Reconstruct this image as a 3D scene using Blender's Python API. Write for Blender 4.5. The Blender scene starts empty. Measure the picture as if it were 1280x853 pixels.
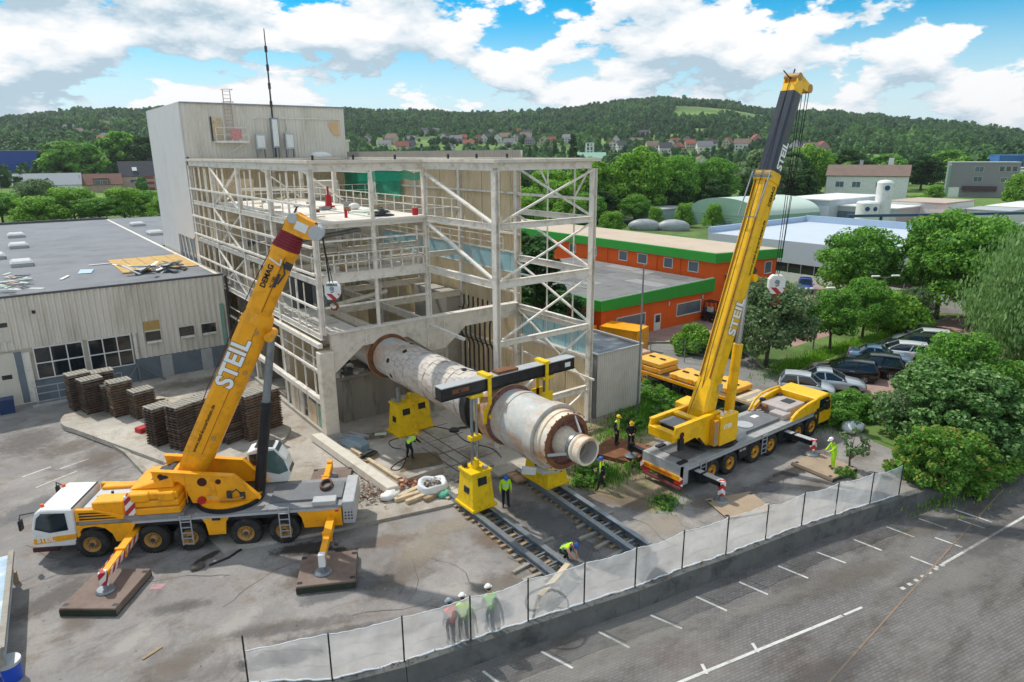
import bpy, math, random
from math import sin, cos, pi, radians, sqrt, atan2
from mathutils import Vector, Matrix, noise as mnoise
V = Vector
rnd = random.Random(7)
S = bpy.context.scene
COL = S.collection

# ---------------------------------------------------------------- camera
CAM = (-13.97, -36.35, 16.5)
cd = bpy.data.cameras.new("camera"); cam = bpy.data.objects.new("camera", cd); COL.objects.link(cam)
cd.sensor_width = 36; cd.lens = 845.35*36/1280; cd.clip_start = .3; cd.clip_end = 9000
def cam_matrix(pitch, roll, yaw):
    f = V((cos(pitch)*sin(yaw), cos(pitch)*cos(yaw), -sin(pitch)))
    r = V((cos(yaw), -sin(yaw), 0)); u = r.cross(f)
    r2 = cos(roll)*r + sin(roll)*u; u2 = -sin(roll)*r + cos(roll)*u
    m = Matrix((r2, u2, -f)).transposed().to_4x4(); m.translation = V(CAM)
    return m
cam.matrix_world = cam_matrix(radians(15.585), radians(-.38), radians(37.135))
S.camera = cam
S.render.engine = 'CYCLES'; S.cycles.transparent_max_bounces = 32

# ---------------------------------------------------------------- light
S.view_settings.view_transform = 'Standard'; S.view_settings.look = 'None'
S.view_settings.gamma = 1; S.view_settings.use_curve_mapping = False
S.view_settings.exposure = 0.06
SUN_EL, SUN_AZ = radians(54), radians(-14)          # azimuth measured from +Y towards +X
sd = V((sin(SUN_AZ)*cos(SUN_EL), cos(SUN_AZ)*cos(SUN_EL), sin(SUN_EL)))
sl = bpy.data.lights.new("sun", 'SUN'); sl.energy = 3.4; sl.angle = radians(.9); sl.color = (1, .95, .87)
so = bpy.data.objects.new("sun", sl); COL.objects.link(so); so.location = (0, 0, 60)
so.rotation_euler = sd.to_track_quat('Z', 'Y').to_euler()

W = bpy.data.worlds.new("World"); S.world = W; W.use_nodes = True
def build_world():
    nt = W.node_tree; N = nt.nodes; L = nt.links
    for n in list(N): N.remove(n)
    out = N.new('ShaderNodeOutputWorld')
    sky = N.new('ShaderNodeTexSky'); sky.sky_type = 'NISHITA'; sky.sun_disc = False
    sky.sun_elevation = SUN_EL; sky.sun_rotation = SUN_AZ; sky.air_density = 1.0; sky.dust_density = .2; sky.ozone_density = 3.0
    bs = N.new('ShaderNodeBackground'); bs.inputs[1].default_value = .13
    hs = N.new('ShaderNodeHueSaturation'); hs.inputs['Hue'].default_value = .485; hs.inputs['Saturation'].default_value = 1.8; L.new(sky.outputs[0], hs.inputs['Color']); L.new(hs.outputs[0], bs.inputs[0])
    def mth(op, a, b=None, clamp=False):
        m = N.new('ShaderNodeMath'); m.operation = op; m.use_clamp = clamp
        for i, x in enumerate((a, b)):
            if x is None: continue
            if hasattr(x, 'is_linked'): L.new(x, m.inputs[i])
            else: m.inputs[i].default_value = x
        return m.outputs[0]
    tc = N.new('ShaderNodeTexCoord'); sx = N.new('ShaderNodeSeparateXYZ'); L.new(tc.outputs['Generated'], sx.inputs[0])
    z = mth('MAXIMUM', sx.outputs[2], 0.0)
    den = mth('ADD', z, .34)
    px = mth('DIVIDE', sx.outputs[0], den); py = mth('DIVIDE', sx.outputs[1], den)
    def clouds(k):
        cb = N.new('ShaderNodeCombineXYZ'); L.new(px, cb.inputs[0]); L.new(py, cb.inputs[1])
        mp = N.new('ShaderNodeVectorMath'); mp.operation = 'SCALE'; L.new(cb.outputs[0], mp.inputs[0]); mp.inputs['Scale'].default_value = k
        ad = N.new('ShaderNodeVectorMath'); ad.operation = 'ADD'; L.new(mp.outputs[0], ad.inputs[0]); ad.inputs[1].default_value = (1.3, 7.7, 0.4)
        n1 = N.new('ShaderNodeTexNoise'); n1.inputs['Scale'].default_value = 3.3; n1.inputs['Detail'].default_value = 12; n1.inputs['Roughness'].default_value = .56
        n1.inputs['Distortion'].default_value = .0
        L.new(ad.outputs[0], n1.inputs['Vector'])
        return n1.outputs['Fac']
    a = clouds(1.0); b = clouds(.955); c2 = clouds(.9)
    cov = N.new('ShaderNodeMapRange'); cov.interpolation_type = 'SMOOTHSTEP'
    cov.inputs[1].default_value = .448; cov.inputs[2].default_value = .487; L.new(a, cov.inputs[0])
    # heaps are bright on top and grey blue below, where more cloud stands above
    sh = mth('SUBTRACT', a, b); sh = mth('MULTIPLY', sh, 4.5); s2 = mth('SUBTRACT', a, c2); s2 = mth('MULTIPLY', s2, 3.2); sh = mth('ADD', sh, s2); sh = mth('ADD', sh, .62)
    dens = N.new('ShaderNodeMapRange'); dens.inputs[1].default_value = .52; dens.inputs[2].default_value = .75; dens.inputs[3].default_value = 0; dens.inputs[4].default_value = .5
    L.new(a, dens.inputs[0]); sh = mth('SUBTRACT', sh, dens.outputs[0], True)
    cr = N.new('ShaderNodeValToRGB'); cr.color_ramp.elements[0].color = (.46, .60, .70, 1); cr.color_ramp.elements[1].color = (1, 1, 1, 1)
    e = cr.color_ramp.elements.new(.42); e.color = (.72, .81, .88, 1)
    L.new(sh, cr.inputs[0])
    bc = N.new('ShaderNodeBackground'); bc.inputs[1].default_value = 1.0; L.new(cr.outputs[0], bc.inputs[0])
    bh = N.new('ShaderNodeBackground'); bh.inputs[0].default_value = (.68, .86, .96, 1); bh.inputs[1].default_value = 1.0
    hf = N.new('ShaderNodeMapRange'); hf.interpolation_type = 'SMOOTHSTEP'; hf.inputs[1].default_value = .2; hf.inputs[2].default_value = .0; hf.inputs[3].default_value = 0; hf.inputs[4].default_value = .95; L.new(z, hf.inputs[0])
    m0 = N.new('ShaderNodeMixShader'); L.new(hf.outputs[0], m0.inputs[0]); L.new(bs.outputs[0], m0.inputs[1]); L.new(bh.outputs[0], m0.inputs[2])
    mx = N.new('ShaderNodeMixShader'); L.new(cov.outputs[0], mx.inputs[0]); L.new(m0.outputs[0], mx.inputs[1]); L.new(bc.outputs[0], mx.inputs[2])
    L.new(mx.outputs[0], out.inputs[0])
build_world()

# ---------------------------------------------------------------- helpers
def lin(h):
    h = h.lstrip('#'); c = [int(h[i:i+2], 16)/255 for i in (0, 2, 4)]
    return tuple((x/12.92 if x <= .04045 else ((x+.055)/1.055)**2.4) for x in c)
MATS = {}
def M(name, col, rough=.6, metal=0, var=.12, scale=1.5, bump=0, bscale=30, dirt=None, dsc=.7, damt=.5, trans=0, spec=.4, stretch=None, coat=0):
    """procedural surface: base colour broken up by noise, optional second (dirt / rust / stain) colour, optional fine relief"""
    if name in MATS: return MATS[name]
    m = bpy.data.materials.new(name); m.use_nodes = True; MATS[name] = m
    nt = m.node_tree; N = nt.nodes; L = nt.links; b = N['Principled BSDF']
    if isinstance(col, str): col = lin(col)
    if isinstance(dirt, str): dirt = lin(dirt)
    b.inputs['Roughness'].default_value = rough; b.inputs['Metallic'].default_value = metal
    b.inputs['Specular IOR Level'].default_value = spec
    if coat: b.inputs['Coat Weight'].default_value = coat; b.inputs['Coat Roughness'].default_value = .08
    g = N.new('ShaderNodeNewGeometry'); src = g.outputs['Position']
    if stretch:
        mp = N.new('ShaderNodeMapping'); L.new(src, mp.inputs[0]); mp.inputs['Scale'].default_value = stretch; src = mp.outputs[0]
    n = N.new('ShaderNodeTexNoise'); n.inputs['Scale'].default_value = scale; n.inputs['Detail'].default_value = 6; n.inputs['Roughness'].default_value = .62
    L.new(src, n.inputs['Vector'])
    r = N.new('ShaderNodeValToRGB'); r.color_ramp.elements[0].position = .28; r.color_ramp.elements[1].position = .72
    r.color_ramp.elements[0].color = (*[c*(1-var) for c in col], 1); r.color_ramp.elements[1].color = (*[min(1, c*(1+var)) for c in col], 1)
    L.new(n.outputs['Fac'], r.inputs[0]); cur = r.outputs[0]
    if dirt is not None:
        n2 = N.new('ShaderNodeTexNoise'); n2.inputs['Scale'].default_value = dsc; n2.inputs['Detail'].default_value = 9; n2.inputs['Roughness'].default_value = .68
        L.new(src, n2.inputs['Vector'])
        r2 = N.new('ShaderNodeValToRGB'); r2.color_ramp.elements[0].position = .5; r2.color_ramp.elements[1].position = .68
        r2.color_ramp.elements[1].color = (damt, damt, damt, 1)
        L.new(n2.outputs['Fac'], r2.inputs[0])
        mx = N.new('ShaderNodeMix'); mx.data_type = 'RGBA'; L.new(r2.outputs[0], mx.inputs[0]); L.new(cur, mx.inputs[6]); mx.inputs[7].default_value = (*dirt, 1)
        cur = mx.outputs[2]
    L.new(cur, b.inputs['Base Color'])
    if bump:
        n3 = N.new('ShaderNodeTexNoise'); n3.inputs['Scale'].default_value = bscale; n3.inputs['Detail'].default_value = 4
        L.new(src, n3.inputs['Vector'])
        bp = N.new('ShaderNodeBump'); bp.inputs['Strength'].default_value = bump; bp.inputs['Distance'].default_value = .03
        L.new(n3.outputs['Fac'], bp.inputs['Height']); L.new(bp.outputs[0], b.inputs['Normal'])
    if trans:
        b.inputs['Transmission Weight'].default_value = trans
    return m

Z3 = V((0, 0, 1))
class MB:
    def __init__(s): s.v = []; s.f = []; s.mi = []; s.sm = []; s.cur = 0
    def add(s, vs, fs, smooth=False):
        o = len(s.v); s.v += [V(p) for p in vs]
        for f in fs: s.f.append([i+o for i in f]); s.mi.append(s.cur); s.sm.append(smooth)
        return s
    def hexa(s, p):
        return s.add(p, [(0, 3, 2, 1), (4, 5, 6, 7), (0, 1, 5, 4), (1, 2, 6, 5), (2, 3, 7, 6), (3, 0, 4, 7)])
    def box(s, x0, x1, y0, y1, z0, z1):
        return s.hexa([(x0, y0, z0), (x1, y0, z0), (x1, y1, z0), (x0, y1, z0), (x0, y0, z1), (x1, y0, z1), (x1, y1, z1), (x0, y1, z1)])
    def frustum(s, x0, x1, y0, y1, z0, z1, dx, dy=None):
        dy = dx if dy is None else dy
        return s.hexa([(x0, y0, z0), (x1, y0, z0), (x1, y1, z0), (x0, y1, z0), (x0+dx, y0+dy, z1), (x1-dx, y0+dy, z1), (x1-dx, y1-dy, z1), (x0+dx, y1-dy, z1)])
    def axes(s, p0, p1, up):
        d = (V(p1)-V(p0)).normalized(); u = V(up)
        if abs(d.dot(u)) > .98: u = V((0, 1, 0)) if abs(d.y) < .9 else V((1, 0, 0))
        a = d.cross(u).normalized(); b = a.cross(d).normalized(); return d, a, b
    def beam(s, p0, p1, w, h, up=Z3):
        p0, p1 = V(p0), V(p1); d, a, b = s.axes(p0, p1, up); a = a*w/2; b = b*h/2
        return s.hexa([p0-a-b, p0+a-b, p1+a-b, p1-a-b, p0-a+b, p0+a+b, p1+a+b, p1-a+b])
    def ibeam(s, p0, p1, w, h, up=Z3, t=.03):
        p0, p1 = V(p0), V(p1); d, a, b = s.axes(p0, p1, up)
        s.beam(p0+b*(h/2-t/2), p1+b*(h/2-t/2), w, t, up); s.beam(p0-b*(h/2-t/2), p1-b*(h/2-t/2), w, t, up)
        return s.beam(p0, p1, t*.8, h-2*t, up)
    def cyl(s, p0, p1, r0, r1=None, n=14, cap=True, smooth=True):
        r1 = r0 if r1 is None else r1
        p0, p1 = V(p0), V(p1); d, a, b = s.axes(p0, p1, Z3)
        vs = []
        for p, r in ((p0, r0), (p1, r1)):
            for i in range(n): t = 2*pi*i/n; vs.append(p+a*(r*cos(t))+b*(r*sin(t)))
        s.add(vs, [(i, (i+1) % n, n+(i+1) % n, n+i) for i in range(n)], smooth)
        if cap:
            if r0 > 0: s.add(vs[:n], [list(range(n))[::-1]])
            if r1 > 0: s.add(vs[n:], [list(range(n))])
        return s
    def tube(s, pts, r, n=6, smooth=True):
        pts = [V(p) for p in pts]; rings = []; m = len(pts)
        rr = r if isinstance(r, (list, tuple)) else [r]*m
        ref = None; vs = []
        for i, p in enumerate(pts):
            d = (pts[min(i+1, m-1)]-pts[max(i-1, 0)]).normalized()
            if ref is None:
                ref = Z3 if abs(d.z) < .9 else V((1, 0, 0))
            a = d.cross(ref).normalized(); b = a.cross(d).normalized(); ref = b
            for k in range(n): t = 2*pi*k/n; vs.append(p+a*(rr[i]*cos(t))+b*(rr[i]*sin(t)))
        fs = [(i*n+k, i*n+(k+1) % n, (i+1)*n+(k+1) % n, (i+1)*n+k) for i in range(m-1) for k in range(n)]
        s.add(vs, fs, smooth); s.add(vs[:n], [list(range(n))[::-1]]); s.add(vs[-n:], [list(range(n))])
        return s
    def lathe(s, prof, p0, axis, n=32, smooth=True, sharp=True):
        """prof: list of (distance along axis, radius); separate rings per segment so edges stay crisp"""
        p0 = V(p0); d, a, b = s.axes(p0, p0+V(axis), Z3)
        for (t0, r0), (t1, r1) in zip(prof[:-1], prof[1:]):
            vs = []
            for t, r in ((t0, r0), (t1, r1)):
                for i in range(n): q = 2*pi*i/n; vs.append(p0+d*t+a*(r*cos(q))+b*(r*sin(q)))
            s.add(vs, [(i, n+i, n+(i+1) % n, (i+1) % n) for i in range(n)], smooth)
        return s
    def prism(s, poly, O, A, B, n0, n1):
        """extrude a 2D polygon (a, b) in plane O + a*A + b*B between offsets n0 and n1 along A x B"""
        O, A, B = V(O), V(A), V(B); Nn = A.cross(B).normalized(); k = len(poly)
        vs = [O+A*a+B*b+Nn*n0 for a, b in poly]+[O+A*a+B*b+Nn*n1 for a, b in poly]
        return s.add(vs, [list(range(k))[::-1], list(range(k, 2*k))]+[(i, (i+1) % k, k+(i+1) % k, k+i) for i in range(k)])
    def corr(s, p0, p1, z0, z1, pitch=.25, depth=.05, top=None):
        """trapezoid-ribbed sheet standing on the ground line p0-p1 (ribs vertical)"""
        p0, p1 = V((*p0, 0)), V((*p1, 0)); L = (p1-p0).length; d = (p1-p0)/L; nn = d.cross(Z3)
        k = max(1, int(L/pitch)); q = L/k; vs = []
        for i in range(k):
            for a, e in ((0, 0), (.42, 0), (.55, 1), (.87, 1)):
                vs.append((p0+d*(q*(i+a))+nn*(depth*e), (i+a)/k))
        vs.append((p1, 1)); m = len(vs)
        tz = top or (lambda t: z1)
        pts = [v+Z3*z0 for v, t in vs]+[v+Z3*tz(t) for v, t in vs]
        return s.add(pts, [(i, i+1, m+i+1, m+i) for i in range(m-1)])
    def sphere(s, c, r, n=10, m=7, sc=(1, 1, 1)):
        c = V(c); vs = [c+V((0, 0, -r*sc[2]))]
        for j in range(1, m):
            t = -pi/2+pi*j/m
            for i in range(n): q = 2*pi*i/n; vs.append(c+V((r*sc[0]*cos(t)*cos(q), r*sc[1]*cos(t)*sin(q), r*sc[2]*sin(t))))
        vs.append(c+V((0, 0, r*sc[2])))
        fs = [(0, 1+(i+1) % n, 1+i) for i in range(n)]
        for j in range(m-2):
            for i in range(n): a = 1+j*n; fs.append((a+i, a+(i+1) % n, a+n+(i+1) % n, a+n+i))
        a = 1+(m-2)*n; fs += [(a+i, a+(i+1) % n, len(vs)-1) for i in range(n)]
        return s.add(vs, fs, True)
    def mat(s, i): s.cur = i; return s
    def mesh(s, name, mats):
        me = bpy.data.meshes.new(name); me.from_pydata(s.v, [], s.f)
        for m in (mats if isinstance(mats, (list, tuple)) else [mats]): me.materials.append(m)
        me.polygons.foreach_set('material_index', s.mi); me.polygons.foreach_set('use_smooth', s.sm); me.update()
        return me
    def build(s, name, mats, parent=None, bevel=0, world=False):
        if world and parent is not None:
            off = parent.location.copy(); s.v = [p-off for p in s.v]
        o = bpy.data.objects.new(name, s.mesh(name, mats)); COL.objects.link(o)
        if parent is not None: o.parent = parent
        if bevel:
            b = o.modifiers.new('bevel', 'BEVEL'); b.width = bevel; b.segments = 1; b.limit_method = 'ANGLE'; b.angle_limit = radians(40)
        return o
def tag(o, label=None, cat=None, group=None, kind=None):
    if label: o['label'] = label
    if cat: o['category'] = cat
    if group: o['group'] = group
    if kind: o['kind'] = kind
    return o
def thing(name, label, cat, loc=(0, 0, 0), rz=0, group=None):
    o = bpy.data.objects.new(name, None); COL.objects.link(o); o.empty_display_size = .3
    o.location = loc; o.rotation_euler = (0, 0, rz); return tag(o, label, cat, group)
def struct(o): o['kind'] = 'structure'; return o
def dup(o, loc, rz=None, label=None, group=None, scale=None):
    """copy of a thing with copies of its parts and sub-parts (mesh data shared)"""
    def rec(src, par):
        c = src.copy(); COL.objects.link(c)
        if par is not None: c.parent = par
        for ch in src.children: rec(ch, c)
        return c
    r = rec(o, None); r.location = loc
    if rz is not None: r.rotation_euler = (0, 0, rz)
    if label: r['label'] = label
    if group: r['group'] = group
    if scale: r.scale = scale
    return r
def part(mesh_owner, name, parent, mat4):
    """another part sharing the mesh of mesh_owner, placed by a matrix in the parent's space"""
    o = bpy.data.objects.new(name, mesh_owner.data); COL.objects.link(o); o.parent = parent; o.matrix_local = mat4
    for md in mesh_owner.modifiers:
        b = o.modifiers.new(md.name, md.type); b.width = md.width; b.segments = 1; b.limit_method = 'ANGLE'; b.angle_limit = md.angle_limit
    return o
def text(body, size, mat, parent, O, A, B, ext=.006, name='lettering', bold=.0, align='LEFT'):
    """flat lettering in the plane O, A (reading direction), B (up)"""
    cu = bpy.data.curves.new(name, 'FONT'); cu.body = body; cu.size = size; cu.extrude = ext; cu.offset = bold; cu.align_x = align; cu.resolution_u = 3
    t = bpy.data.objects.new(name, cu)
    A, B = V(A).normalized(), V(B).normalized(); Nn = A.cross(B)
    m = Matrix((A, B, Nn)).transposed().to_4x4(); m.translation = V(O)
    COL.objects.link(t); dg = bpy.context.evaluated_depsgraph_get(); me = bpy.data.meshes.new_from_object(t.evaluated_get(dg))
    bpy.data.objects.remove(t); me.materials.clear(); me.materials.append(mat)
    o = bpy.data.objects.new(name, me); COL.objects.link(o); o.parent = parent; o.matrix_local = m
    return o
# ================================================================= materials
beige = M('beige_paint', '#d9d1c2', .6, var=.08, scale=3, dirt='#8d8471', dsc=1.6, damt=.45, bump=.05)
cream = M('pale_steel_paint', '#e5dfd4', .5, var=.05, scale=4, dirt='#96876e', dsc=1.7, damt=.55)
clad = M('beige_cladding', '#ddd6c9', .55, var=.07, scale=.6, dirt='#9a8f78', dsc=.5, damt=.4, stretch=(1, 1, .25))
cladin = M('inner_cladding', '#decba8', .7, var=.08, scale=.8, dirt='#8c7c62', dsc=.9, damt=.4, stretch=(1, 1, .3))
towerw = M('smooth_tower_cladding', '#d3d0cc', .55, var=.03, scale=.3, dirt='#a9a5a4', dsc=.4, damt=.25)
roofgrey = M('roof_felt', '#7d8085', .85, var=.12, scale=.25, dirt='#5d6064', dsc=.35, damt=.6, bump=.15, bscale=6)
conc = M('concrete', '#a9a49a', .85, var=.12, scale=.8, dirt='#6f6659', dsc=.45, damt=.55, bump=.2, bscale=14)
concd = M('stained_concrete', '#8d867b', .9, var=.2, scale=1.2, dirt='#2d2822', dsc=.55, damt=.9, bump=.3, bscale=9, stretch=(1, 1, .22))
kerbm = M('kerb_concrete', '#9f998d', .85, var=.12, scale=2, dirt='#5c564b', dsc=1.3, damt=.5)
glassd = M('dark_window_glass', '#20282c', .08, var=.3, scale=.7, spec=.8)
glassb = M('blue_glazing', '#a6cdd3', .22, var=.12, scale=.9, dirt='#c9d3cf', dsc=1.2, damt=.5)
glassg = M('grey_window_glass', '#5d6a74', .15, var=.15, scale=.6, spec=.7)
white = M('white_paint', '#e6e6e2', .5, var=.04, scale=2, dirt='#b5b0a4', dsc=1.5, damt=.35)
yel = M('crane_yellow', '#f9a90f', .42, var=.07, scale=1.3, dirt='#8a5f1c', dsc=1.7, damt=.42, coat=.15)
yel2 = M('bright_crane_yellow', '#f9be06', .42, var=.07, scale=1.3, dirt='#84651f', dsc=1.6, damt=.4, coat=.15)
jacky = M('jack_yellow', '#eec60e', .45, var=.07, scale=2.5, dirt='#7d6a20', dsc=2.6, damt=.4)
black = M('black_paint', '#1c1e22', .42, var=.2, scale=2, dirt='#4a4744', dsc=2, damt=.35)
navy = M('dark_boom_paint', '#2c323d', .35, var=.1, scale=1.5, dirt='#565b63', dsc=1.3, damt=.3, coat=.2)
rubber = M('tyre_rubber', '#2b2a29', .85, var=.2, scale=4, dirt='#6a635a', dsc=3, damt=.4)
deckg = M('grey_deck', '#8c8d8e', .7, var=.1, scale=1.5, dirt='#55524e', dsc=1.4, damt=.55, bump=.1, bscale=40)
lgrey = M('light_grey_metal', '#b9bbbc', .45, .2, var=.08, scale=2, dirt='#7d7a74', dsc=2, damt=.4)
steel = M('grey_steel', '#8d949a', .38, .55, var=.12, scale=3, dirt='#5d5146', dsc=2, damt=.4)
chrome = M('hydraulic_rod', '#b9bcc0', .2, .85, var=.05)
rust = M('rusty_steel', '#7d5236', .85, var=.25, scale=3, dirt='#3b2a20', dsc=2, damt=.7, bump=.2)
rustl = M('rusty_pale_steel', '#b8977a', .8, var=.18, scale=2, dirt='#7d4a2c', dsc=1.5, damt=.8, bump=.12)
rimy = M('yellow_rim', '#d99a1c', .5, var=.08, scale=5, dirt='#6b4d1c', dsc=5, damt=.5)
rimt = M('ochre_rim', '#b98d4a', .55, var=.1, scale=5, dirt='#584020', dsc=5, damt=.6)
red = M('red_paint', '#b3202a', .5, var=.1, scale=3, dirt='#6e1c1c', dsc=2, damt=.4)
redw = M('warning_red', '#cc2a2a', .5, var=.06)
wood = M('weathered_timber', '#a08a6c', .85, var=.22, scale=2.5, dirt='#5b4b3a', dsc=2, damt=.6, stretch=(1, 1, 1))
woodp = M('pale_timber', '#cbb898', .8, var=.14, scale=2.5, dirt='#8c7656', dsc=2, damt=.5)
woodd = M('dark_pallet_timber', '#5f4f44', .9, var=.35, scale=3, dirt='#1f1a17', dsc=2, damt=.7)
woodr = M('reddish_pallet_timber', '#74604f', .9, var=.3, scale=3, dirt='#2f2019', dsc=2, damt=.6)
woodg = M('silvery_timber', '#9d978c', .9, var=.15, scale=3, dirt='#5e564c', dsc=2, damt=.5)
inst = M('yellow_insulation', '#c9a769', .9, var=.15, scale=2, dirt='#8b7346', dsc=1.4, damt=.4)
greenf = M('green_fascia', '#2f9a35', .5, var=.05, scale=1)
orange = M('orange_render', '#ee6418', .75, var=.05, scale=.6, dirt='#b5481c', dsc=.6, damt=.35)
roofbeige = M('beige_gravel_roof', '#c2b19c', .9, var=.07, scale=.8, dirt='#a38c76', dsc=.4, damt=.4)
felt2 = M('patched_felt_roof', '#7d7c7b', .9, var=.14, scale=.5, dirt='#5b5957', dsc=.4, damt=.6)
whiteroof = M('white_membrane_roof', '#d5dadf', .7, var=.04, scale=.2, dirt='#aeb6be', dsc=.2, damt=.4)
paleblue = M('pale_blue_cladding', '#bfc9d2', .55, var=.04, scale=.5)
sagegreen = M('sage_green_sheet', '#86a897', .55, var=.06, scale=.6)
palemint = M('pale_mint_sheet', '#c3d3c6', .5, var=.05, scale=.5)
blacktxt = M('black_lettering', '#17171a', .6, var=.05)
whitetxt = M('white_lettering', '#efefec', .55, var=.02)
hivis = M('hi_vis_yellow', '#b8ee22', .7, var=.08, scale=9)
hivisg = M('hi_vis_green', '#8fe838', .7, var=.08, scale=9)
hiviso = M('hi_vis_orange', '#f2502c', .7, var=.08, scale=9)
clothd = M('dark_workwear', '#1f2227', .85, var=.25, scale=9)
clothg = M('grey_workwear', '#4f565a', .85, var=.2, scale=9)
skin = M('skin', '#c9987c', .55, var=.06, scale=20)
hair = M('brown_hair', '#3d2c20', .8, var=.2, scale=30)
helw = M('white_helmet', '#e9e9e6', .3, var=.02)
helb = M('blue_helmet', '#2f62b8', .3, var=.03)
hely = M('yellow_helmet', '#e8c32a', .3, var=.03)
helg = M('grey_helmet', '#8f98a3', .3, var=.03)
pipeg = M('dark_pipe', '#3f4245', .5, .3, var=.1)

# ================================================================= ground
def ground_mat(name, base, light, dark, brown, sc=.12, tracks=0, bump=.25):
    m = bpy.data.materials.new(name); m.use_nodes = True; nt = m.node_tree; N = nt.nodes; L = nt.links; b = N['Principled BSDF']
    b.inputs['Roughness'].default_value = .9; b.inputs['Specular IOR Level'].default_value = .25
    g = N.new('ShaderNodeNewGeometry')
    def noise(s, det=8, rough=.65, stretch=None, dist=0):
        src = g.outputs['Position']
        if stretch:
            mp = N.new('ShaderNodeMapping'); L.new(src, mp.inputs[0]); mp.inputs['Scale'].default_value = stretch[0]; mp.inputs['Rotation'].default_value = (0, 0, stretch[1]); src = mp.outputs[0]
        n = N.new('ShaderNodeTexNoise'); n.inputs['Scale'].default_value = s; n.inputs['Detail'].default_value = det; n.inputs['Roughness'].default_value = rough; n.inputs['Distortion'].default_value = dist
        L.new(src, n.inputs['Vector']); return n.outputs['Fac']
    def ramp(f, a, b_):
        r = N.new('ShaderNodeMapRange'); r.interpolation_type = 'SMOOTHSTEP'; r.inputs[1].default_value = a; r.inputs[2].default_value = b_; L.new(f, r.inputs[0]); return r.outputs[0]
    def mix(f, c1, c2):
        x = N.new('ShaderNodeMix'); x.data_type = 'RGBA'; L.new(f, x.inputs[0])
        for i, c in ((6, c1), (7, c2)):
            if hasattr(c, 'is_linked'): L.new(c, x.inputs[i])
            else: x.inputs[i].default_value = (*lin(c), 1)
        return x.outputs[2]
    c = mix(ramp(noise(sc, 7), .38, .66), base, light)
    c = mix(ramp(noise(sc*2.3, 9, .7), .48, .7), c, brown)
    c = mix(ramp(noise(sc*1.1, 9, .72, ((1, 1, 1), 1.1), .8), .52, .72), c, dark)
    c = mix(ramp(noise(sc*2.2, 8, .7, ((.5, 1.3, 1), .9), 1.5), .58, .76), c, light)
    if tracks:
        c = mix(ramp(noise(sc*1.3, 8, .72, ((.45, 1.4, 1), -.3), 2.2), .56, .74), c, dark)
    sp = N.new('ShaderNodeMix'); sp.data_type = 'RGBA'; sp.blend_type = 'MULTIPLY'; sp.inputs[0].default_value = .55
    L.new(c, sp.inputs[6]); fr = N.new('ShaderNodeValToRGB'); fr.color_ramp.elements[0].position = .3; fr.color_ramp.elements[1].position = .7
    fr.color_ramp.elements[0].color = (.62, .62, .62, 1); L.new(noise(9, 5, .75), fr.inputs[0]); L.new(fr.outputs[0], sp.inputs[7])
    L.new(sp.outputs[2], b.inputs['Base Color'])
    if bump:
        bp = N.new('ShaderNodeBump'); bp.inputs['Strength'].default_value = bump; bp.inputs['Distance'].default_value = .02; L.new(noise(25, 4), bp.inputs['Height']); L.new(bp.outputs[0], b.inputs['Normal'])
    return m
asphalt = ground_mat('worn_yard_surface', '#8c8885', '#a29d98', '#706c69', '#857a70', .34, 1)
slabm = ground_mat('dusty_concrete', '#aea79c', '#c9c2b6', '#857c70', '#9b8b76', .22)
roadm = ground_mat('grey_asphalt', '#83827f', '#959491', '#6f6e6b', '#7d776d', .15)
grassm = ground_mat('grass_ground', '#55703a', '#6f8a48', '#3d5a2c', '#6d6a45', .2)
redpave = ground_mat('reddish_pavers', '#a5837a', '#b3968c', '#8b6f68', '#97806f', .25)
dirtm = ground_mat('bare_earth', '#8d7d66', '#a4967e', '#6c6148', '#75794f', .35)

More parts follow.
